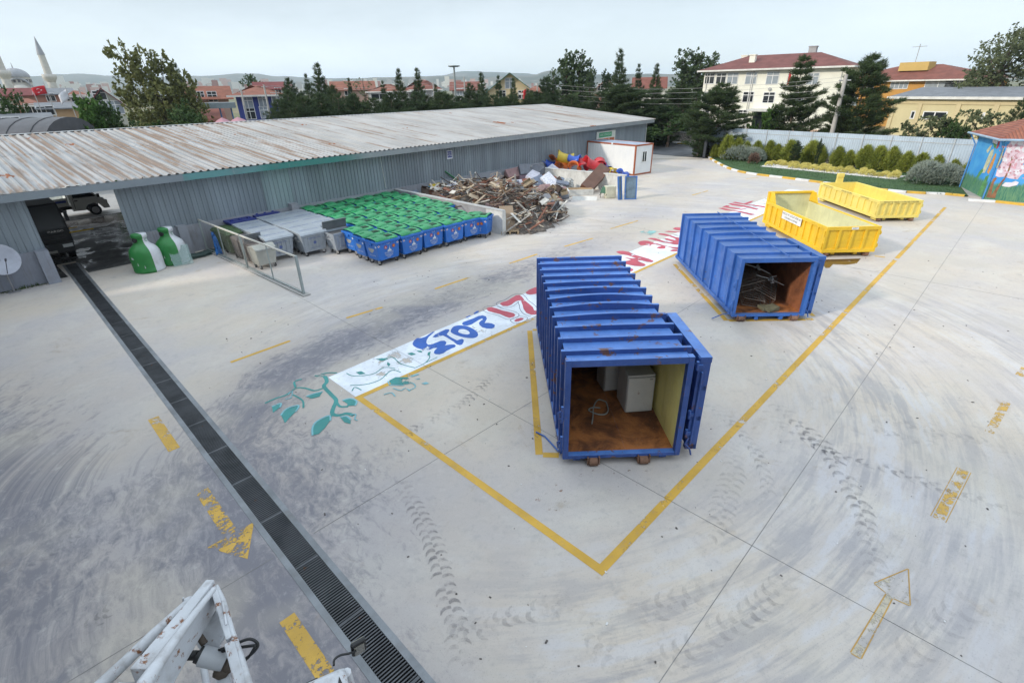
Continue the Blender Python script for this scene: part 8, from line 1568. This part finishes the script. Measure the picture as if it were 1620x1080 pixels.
    HH('house', 'red roof showing between the pines left of the school', 1000, 1050, 138, 122, 140, 8, wh, TILE['red'], 'gable_side', ((1020,144,1.2,1.4,m_pane),)); HH('gatehouse', 'small white gatehouse with maroon roof at the school corner', 1082, 1102, 181, 172, 86, 5, wallmat('gatehouse_white', (.42,.42,.40)), TILE['dark'], 'hip', ((1090,188,.8,.9,m_pane),), over=.6)
    # left side of the town
    HH('house', 'low house with broad red hipped roof below the mosque', 22, 62, 167, 156, 105, 8, tc, TILE['orange'], 'hip', ((50,172,1.6,1.3,m_pane),)); HH('house', 'terracotta house with square windows by the flagpoles', 112, 138, 152, 143, 112, 7, tc, TILE['orange'], 'hip', ((120,158,1.2,1.5,m_pane),(131,158,1.2,1.5,m_pane))); HH('house', 'long building with dull grey roof behind the flags', 62, 118, 148, 139, 128, 10, tc, TILE['grey'], 'gable_side', ((80,154,1.3,1.4,m_pane),(104,154,1.3,1.4,m_pane)))
    HH('house', 'maroon-roofed building directly below the mosque dome', 4, 64, 150, 139, 150, 9, tc, TILE['dark'], 'gable_side', ((30,156,1.3,1.4,m_pane),)); HH('house', 'low building with long flat grey roof left of the round bush', 58, 134, 170, 162, 96, 8, wallmat('ochre_wall', (.40,.27,.16)), TILE['grey'], 'gable_side', ((66,176,1.0,1.2,m_pane),(80,175,1.0,1.2,m_pane))); HH('house', 'white shed roof with a dish at the far left', -6, 66, 190, 181, 74, 9, wh, TILE['grey'], 'gable_side', ((20,195,1.4,1.2,m_pane),)); HH('house', 'white gable wall cut by the left edge', -10, 20, 160, 150, 120, 7, wh, TILE['dark'], 'gable_front', ((8,163,1.2,1.3,m_pane),))
    HH('house', 'dark red tiled roof of a low house just behind the shed ridge', 300, 345, 190, 172, 84, 7, tc, TILE['red'], 'gable_side', ((320,196,1.2,1.2,m_pane),))
    # grey sign gantry, parasols
    A, B = atD(300,175,80), atD(374,172,80); dr = (B-A); dr.z = 0; L = dr.length; t = thing('canopy', 'grey flat-topped canopy on a blue lattice leg behind the shed ridge', 'canopy', (A.x,A.y,0), math.atan2(dr.y,dr.x)); z1 = atD(340,163,80).z; z0 = atD(340,172,80).z; mb = MB(); mb.box(0,L,0,4,z0,z1); mb.build('fascia', mat('canopy_grey', (.20,.24,.26), .5), t); mb = MB()
    for x in (L-1.9,L-.6): mb.cyl((x,.5,0),(x,.5,z0),.09,n=6)
    for k in range(6): mb.cyl((L-1.9,.5,.6*k+.3),(L-.6,.5,.6*k+.9),.05,n=5)
    mb.build('lattice_leg', mat('lattice_blue', (.05,.13,.28), .5), t)
    pm = mat('pink_parasol_cloth', (.42,.22,.26), .8)
    for px, py, hw, lab in ((351,186,13,'dusty pink parasol, left one behind the shed ridge'),(376,185,14,'dusty pink parasol, right one behind the shed ridge'),(327,193,5,'small red parasol top behind the shed ridge')):
        P = atD(px, py, 72); r = hw*.095; t = thing('parasol', lab, 'parasol', (P.x,P.y,0)); mb = MB(); mb.lathe([(r,P.z-.75),(r*.5,P.z-.3),(0,P.z)], 10); c = mb.build('canopy', pm, t); mb = MB(); mb.cyl((0,0,0),(0,0,P.z-.05),.04,n=6); mb.build('pole', m_zinc, t)
    # barrel-roofed hall at the far left
    A, B = atD(-90,205,60), atD(66,205,56); dr = B-A; dr.z = 0; L = dr.length; t = thing('barrel_roof_hall', 'dark grey barrel-roofed hall with raised seams behind the shed at the far left', 'building', (A.x,A.y,0), math.atan2(dr.y,dr.x)); zt = atD(40,190,55).z; n = 12; W = 7.0; mb = MB(); vs = []
    for x in (0, L):
        for k in range(n+1): a = PI*k/n; vs.append((x, W/2-W/2*math.cos(a), zt-1.8+1.8*math.sin(a)))
    mb.add(vs, [(k,k+1,n+2+k,n+1+k) for k in range(n)], True); mb.add(vs, [tuple(range(n+1)), tuple(range(n+1,2*n+2))[::-1]]); mb.build('roof', mat('dark_barrel_sheet', (.085,.085,.095), .5, .2, var=.15, dirt=.2), t); mb = MB()
    for x in np.arange(.5, L, 1.7): mb.tube([(x, W/2-W/2*math.cos(PI*k/n), zt-1.79+1.8*math.sin(PI*k/n)) for k in range(n+1)], .05, 5)
    mb.build('seams', mat('seam_grey', (.05,.05,.055), .5), t); mb = MB(); mb.box(0,L,.05,W-.05,0,zt-1.8); mb.build('wall', wallmat('dirty_grey', (.3,.3,.3)), t)
far_houses()
# ------------------------------------------------------------------ mosque
def mosque():
    D = 265; st = mat('mosque_stone', (.52,.50,.47), .8, var=.08); ld = mat('mosque_lead', (.30,.31,.34), .6, var=.12); dk = mat('mosque_window', (.10,.10,.12), .4); C0 = atD(33,140,D); s = (atD(57,125,D)-atD(12,125,D)); s.z = 0; r = s.length/2; z1 = atD(33,122.5,D).z; z2 = atD(33,130,D).z; z3 = atD(33,140,D).z
    t = thing('mosque', 'pale stone mosque with ribbed grey dome at the far left', 'mosque', (C0.x,C0.y,-1)); zt = atD(33,108,D).z+1; z1 += 1; z2 += 1; z3 += 1
    mb = MB(); mb.lathe([(r*math.cos(a)*1.02, z1+(zt-z1)*math.sin(a)) for a in np.linspace(0,PI/2*.995,10)], 28); mb.cyl((0,0,zt-.2),(0,0,zt+1.6),.2,.05,n=6); mb.build('dome', ld, t); mb = MB(); mb.cyl((0,0,z2-2),(0,0,z1),r*.98,n=28); mb.build('drum', st, t); mb = MB()
    for k in range(20): a = 2*PI*k/20; mb.T = Matrix.Rotation(a,4,'Z'); mb.box(r*.95,r*1.0,-.35,.35,z2-.2,z1-.7)
    mb.build('drum_windows', dk, t); a0 = math.atan2(-C0.y,-C0.x); mb = MB(); mb.T = Matrix.Rotation(a0,4,'Z'); mb.box(-r*1.15,r*.9,-r*1.25,r*1.25,0,z3-1.5); 
    mb.lathe([(r*.85*math.cos(a), z3-1.6+(z2-z3+1.0)*math.sin(a)) for a in np.linspace(0,PI/2*.99,6)], 18, (r*.75,0,0)); mb.build('body', st, t); mb = MB(); mb.T = Matrix.Rotation(a0,4,'Z'); mb.tube([(r*.95, -r*.95*math.cos(a), z3-1.6+(z2-z3+2.6)*math.sin(a)) for a in np.linspace(0,PI,14)], .35, 6); mb.build('arch_band', ld, t)
    for i, (px, yb, yt, ybal) in enumerate(((84,137,58,97),(16,142,44,95))):
        P = atD(px, yb, D-8); H = atD(px-(yb-yt)*.36, yt, D-8).z+1; hb = H*.54; t = thing('minaret', ('slender minaret right of the mosque dome','minaret left of the mosque dome, half cut by the picture edge')[i], 'minaret', (P.x,P.y,-1)); mb = MB(); mb.lathe([(1.45,0),(1.4,H*.3),(1.15,hb),(1.1,hb+1.8),(.95,H*.8)], 14); mb.build('shaft', st, t); mb = MB(); mb.lathe([(1.15,hb-1.6),(2.0,hb-.2),(2.05,hb+1.0),(1.9,hb+1.0),(1.85,hb-.1),(1.0,hb)], 16); mb.build('balcony', st, t); mb = MB(); mb.lathe([(1.1,H*.795),(.95,H*.83),(.05,H)], 14); mb.build('spire', ld, t)
mosque()
# ------------------------------------------------------------------ masts, poles, wires, flags
def poles():
    cm = mat('pole_concrete', (.40,.38,.36), .85, var=.1); gm = mat('pole_galvanised', (.26,.29,.29), .5, .3)
    P = atD(722,170,72); z = atD(720,105,72).z; t = thing('lamp_mast', 'tall grey floodlight mast with flat disc head behind the shed roof', 'lamp post', (P.x,P.y,0)); mb = MB(); mb.cyl((0,0,0),(0,0,z),.20,.11,n=10); mb.build('pole', gm, t); mb = MB(); mb.lathe([(0,z+.12),(.7,z+.08),(.78,z),(.5,z-.1),(0,z-.12)], 18); mb.build('lamp_head', gm, t)
    tips = {}
    for px, yt, D, lab, nm, r in ((734,122,84,'thin grey pole with small bracket right of the lamp mast','utility_pole',.11),(381,142,82,'leaning pale concrete pole in front of the blue house','utility_pole',.13),(417,134,86,'concrete pole with insulators at the blue house','utility_pole',.15),(436,143,80,'thin leaning timber pole right of the blue house','utility_pole',.09),(685,130,90,'concrete pole with wires among the pines','utility_pole',.13),(1339,118,62,'grey concrete power pole rising between the firs','utility_pole',.21),(850,132,88,'concrete pole with wires beside the cream gable house','utility_pole',.12),(124,140,100,'dark pole beside the grey-cream gabled house','utility_pole',.12)):
        P = atD(px, yt, D); t = thing(nm, lab, 'utility pole', (P.x,P.y,-.3)); mb = MB(); mb.cyl((0,0,0),(0,0,P.z+.3),r*1.25,r*.75,n=9); mb.build('pole', cm if r > .1 else gm, t); mb = MB(); dd = Vector((-P.y,P.x,0)).normalized(); w = .75
        if D == 62: mb.cyl(-dd*.5+Vector((0,0,P.z-.2)), dd*.5+Vector((0,0,P.z-.2)), .06, n=6); mb.box(-.2,.2,-.35,.0,P.z-3.2,P.z-2.9)
        else: mb.cyl(-dd*.4+Vector((0,0,P.z)), dd*.4+Vector((0,0,P.z)), .035, n=5)
        mb.build('crossarm', m_zinc, t); tips[px] = P
    wm = mat('pale_wire', (.42,.42,.42), .5)
    def wire(lab, pts, r=.018):
        q = [atD(*p) for p in pts]; out = []
        for a, b in zip(q[:-1], q[1:]):
            for k in range(10): u = k/10; v = a.lerp(b, u); v.z -= .022*(b-a).length*4*u*(1-u); out.append(tuple(v))
        out.append(tuple(q[-1])); mb = MB(); mb.tube(out, r, 5); tag(mb.build('power_line', wm), lab, 'power line')
    wire('uppermost power line crossing in front of the pines', [(417,135,86),(685,131,90),(850,131,88),(1339,122,62)], .012); wire('middle power line crossing in front of the pines', [(417,137,86),(685,135,90),(850,138,88),(1339,128,62)], .013); wire('lower power line crossing in front of the pines', [(436,144,80),(690,142,90),(850,145,88),(1338,140,62)], .010); wire('faint lowest cable crossing in front of the pines', [(436,152,80),(850,152,88),(1336,150,62)], .009)
    P = atD(1236,106,96); 
    fr = bpy.data.materials['flag_red']; fw = mat('flag_white', (.66,.66,.70), .8)
    for px, yt, D, c, lab in ((70,134,84,'r','flagpole flying the red flag with white crescent and star'),(51,140,84,None,'bare flagpole left of the red flag'),(104,140,84,'w','flagpole flying a white flag right of the red one'),(833,140,88,'r','short flagpole with red flag by the low house under the green roof'),(838,142,88,'w','short flagpole with white flag by the low house under the green roof')):
        P = atD(px, yt, D); t = thing('flagpole', lab, 'flagpole', (P.x,P.y,-.3)); mb = MB(); mb.cyl((0,0,0),(0,0,P.z+.5),.06,.035,n=6); mb.build('pole', m_zinc, t)
        if c:
            dl = Vector((-P.y,P.x,0)).normalized(); w, h = (1.25,.85) if D == 84 and c == 'r' else ((.9,1.0) if D == 84 else (.5,1.6)); n = 10; vs = []; f = lambda u, v: dl*(w*u)+Vector((P.x,P.y,0)).normalized()*(.14*math.sin(u*6+v))+Vector((0,0,P.z+.2-h*v-.25*u*u-(.35*u if c == 'w' else 0)))
            for i in range(n+1):
                for j in range(5): vs.append(tuple(f(i/n, j/4)))
            mb = MB(); mb.add(vs, [(i*5+j,i*5+j+1,(i+1)*5+j+1,(i+1)*5+j) for i in range(n) for j in range(4)], True); fl = mb.build('flag', fr if c == 'r' else fw, t); fl.modifiers.new('s','SOLIDIFY').thickness = .02
            if c == 'r' and D == 84:
                mb = MB(); off = -Vector((P.x,P.y,0)).normalized()*.03; out = [(.58+.16*math.cos(a)*1.0, .5+.25*math.sin(a)) for a in np.linspace(.75,5.53,16)]; inn = [(.545+.125*math.cos(a), .5+.20*math.sin(a)) for a in np.linspace(5.35,.93,16)]
                ring = out+inn; vs = [tuple(f(u,v)+off) for u, v in ring]; n2 = len(out); mb.add(vs, [(i,i+1,2*n2-2-i,2*n2-1-i) for i in range(n2-1)]); ctr = (.36,.5); st = [(ctr[0]+(.075 if k%2==0 else .03)*math.cos(PI+k*PI/5), ctr[1]+(.115 if k%2==0 else .045)*math.sin(PI+k*PI/5)) for k in range(10)]; mb.add([tuple(f(u,v)+off) for u, v in st]+[tuple(f(*ctr)+off)], [(k,(k+1)%10,10) for k in range(10)]); o = mb.build('crescent_and_star', fw, fl); o.modifiers.new('s','SOLIDIFY').thickness = .02
poles()
# ------------------------------------------------------------------ far city, hills, air
def far():
    rng = random.Random(15); mb = MB(); ms = [mat('city_white', (.62,.60,.56), .9), mat('city_pink', (.52,.34,.30), .9), mat('city_grey', (.40,.40,.40), .9), mat('city_roof', (.30,.12,.09), .9)]
    def blk(px, py_base, D, w, h, m):
        P = atD(px, py_base, D); a = math.atan2(P.y,P.x); mb.mi = m; mb.T = Matrix.Translation((P.x,P.y,0)) @ Matrix.Rotation(a,4,'Z'); z0 = min(P.z, 20)-6; mb.box(0,w,-w/2,w/2,z0,P.z+h); mb.T = Matrix.Identity(4)
    for k in range(300):
        px = rng.choice((rng.uniform(92,170), rng.uniform(290,345), rng.uniform(290,470), rng.uniform(460,700), rng.uniform(700,850))); D = rng.uniform(1300,2600); blk(px, rng.uniform(131,144) if px < 500 else rng.uniform(126,138), D, rng.uniform(7,16), rng.uniform(1,7), rng.choice((0,0,0,1,2,3)))
    for px, top, w, m in ((336,124,24,0),(328,123,20,0),(342,126,22,2),(320,128,18,0),(356,124,22,1),(363,126,20,1),(349,129,18,0),(375,130,16,0),(310,130,18,2),(421,125,26,1),(305,127,16,0),(398,131,14,0),(94,122,22,0),(100,120,20,0),(88,121,22,0),(82,122,26,0)):
        P = atD(px, 136, 2100); Q = atD(px, top, 2100); blk(px, 140, 2100, w, Q.z-atD(px,140,2100).z, m)
    tag(mb.build('distant_city', ms), kind='stuff')
    # hills
    def hill(name, ridge, D, thick, m):
        mb = MB(); n = len(ridge); vs = []
        for (px, py) in ridge:
            P = atD(px, py, D); u = Vector((P.x,P.y,0)).normalized(); h = P.z
            for k, (dd, f) in enumerate(((-thick,.0),(-thick*.55,.42),(-thick*.22,.80),(0,1.0),(thick*.5,.6))): 
                q = u*(D+dd); w = noise.noise(Vector((px*.05,k*1.7,D*.01)))*h*.12*(0 if k in (0,3) else 1); vs.append((q.x,q.y,-2+(h+2)*f+w))
        mb.add(vs, [(i*5+k,i*5+k+1,(i+1)*5+k+1,(i+1)*5+k) for i in range(n-1) for k in range(4)], True); tag(mb.build(name, m), kind='structure')
    def dense(pts, st, seed, amp):
        out = []; r = random.Random(seed)
        for (a, b) in zip(pts[:-1], pts[1:]):
            n = max(2, int((b[0]-a[0])/st))
            for k in range(n): u = k/n; s = u*u*(3-2*u); x = a[0]+(b[0]-a[0])*u; out.append((x, a[1]+(b[1]-a[1])*s+amp*noise.noise(Vector((x*.045,seed,0)))+amp*.5*noise.noise(Vector((x*.13,seed,3)))))
        out.append(pts[-1]); return out
    g = G('hill_scrub'); p = g.pos(); c = g.mix(g.step(g.noise(p, .004, 6, .65), .38, .62), (.045,.06,.045), (.13,.12,.10)); c = g.mix(g.step(g.noise(p, .016, 5, .7), .55, .7, 0, .5), c, (.22,.20,.18)); g.l(c, g.b.inputs['Base Color']); g.b.inputs['Roughness'].default_value = 1; m1 = g.mat
    hill('far_hills', dense([(-400,118),(-120,122),(0,121),(60,121),(90,117.5),(130,117),(175,120),(250,122),(330,120),(380,116.5),(400,116.5),(440,121),(520,124),(590,124),(640,122),(690,120),(740,112.5),(800,115),(860,118),(960,118),(1100,118),(1250,116),(1400,112),(1500,110),(1560,110.5),(1640,108),(1900,100),(2300,90)], 8, 2, 1.0), 4600, 900, m1)
    hill('middle_hills', dense([(-300,142),(300,138),(460,133),(540,127),(600,122.5),(640,122),(700,121),(760,122),(840,120),(872,111.5),(900,112),(940,118),(1040,117),(1150,120),(1300,122),(1500,121),(1700,112),(2100,104)], 8, 5, .8), 2900, 500, m1)
    hm = bpy.data.materials.new('air_haze'); hm.use_nodes = True; nt = hm.node_tree; nt.nodes.remove(nt.nodes['Principled BSDF']); v = nt.nodes.new('ShaderNodeVolumePrincipled'); v.inputs['Color'].default_value = (.78,.89,1.0,1); v.inputs['Density'].default_value = (.00015); v.inputs['Anisotropy'].default_value = .5; nt.links.new(v.outputs[0], nt.nodes['Material Output'].inputs['Volume'])
    mb = MB(); mb.box(-5700,5700,-5700,5700,-4,150); o = mb.build('haze', hm); tag(o, kind='stuff')
far()
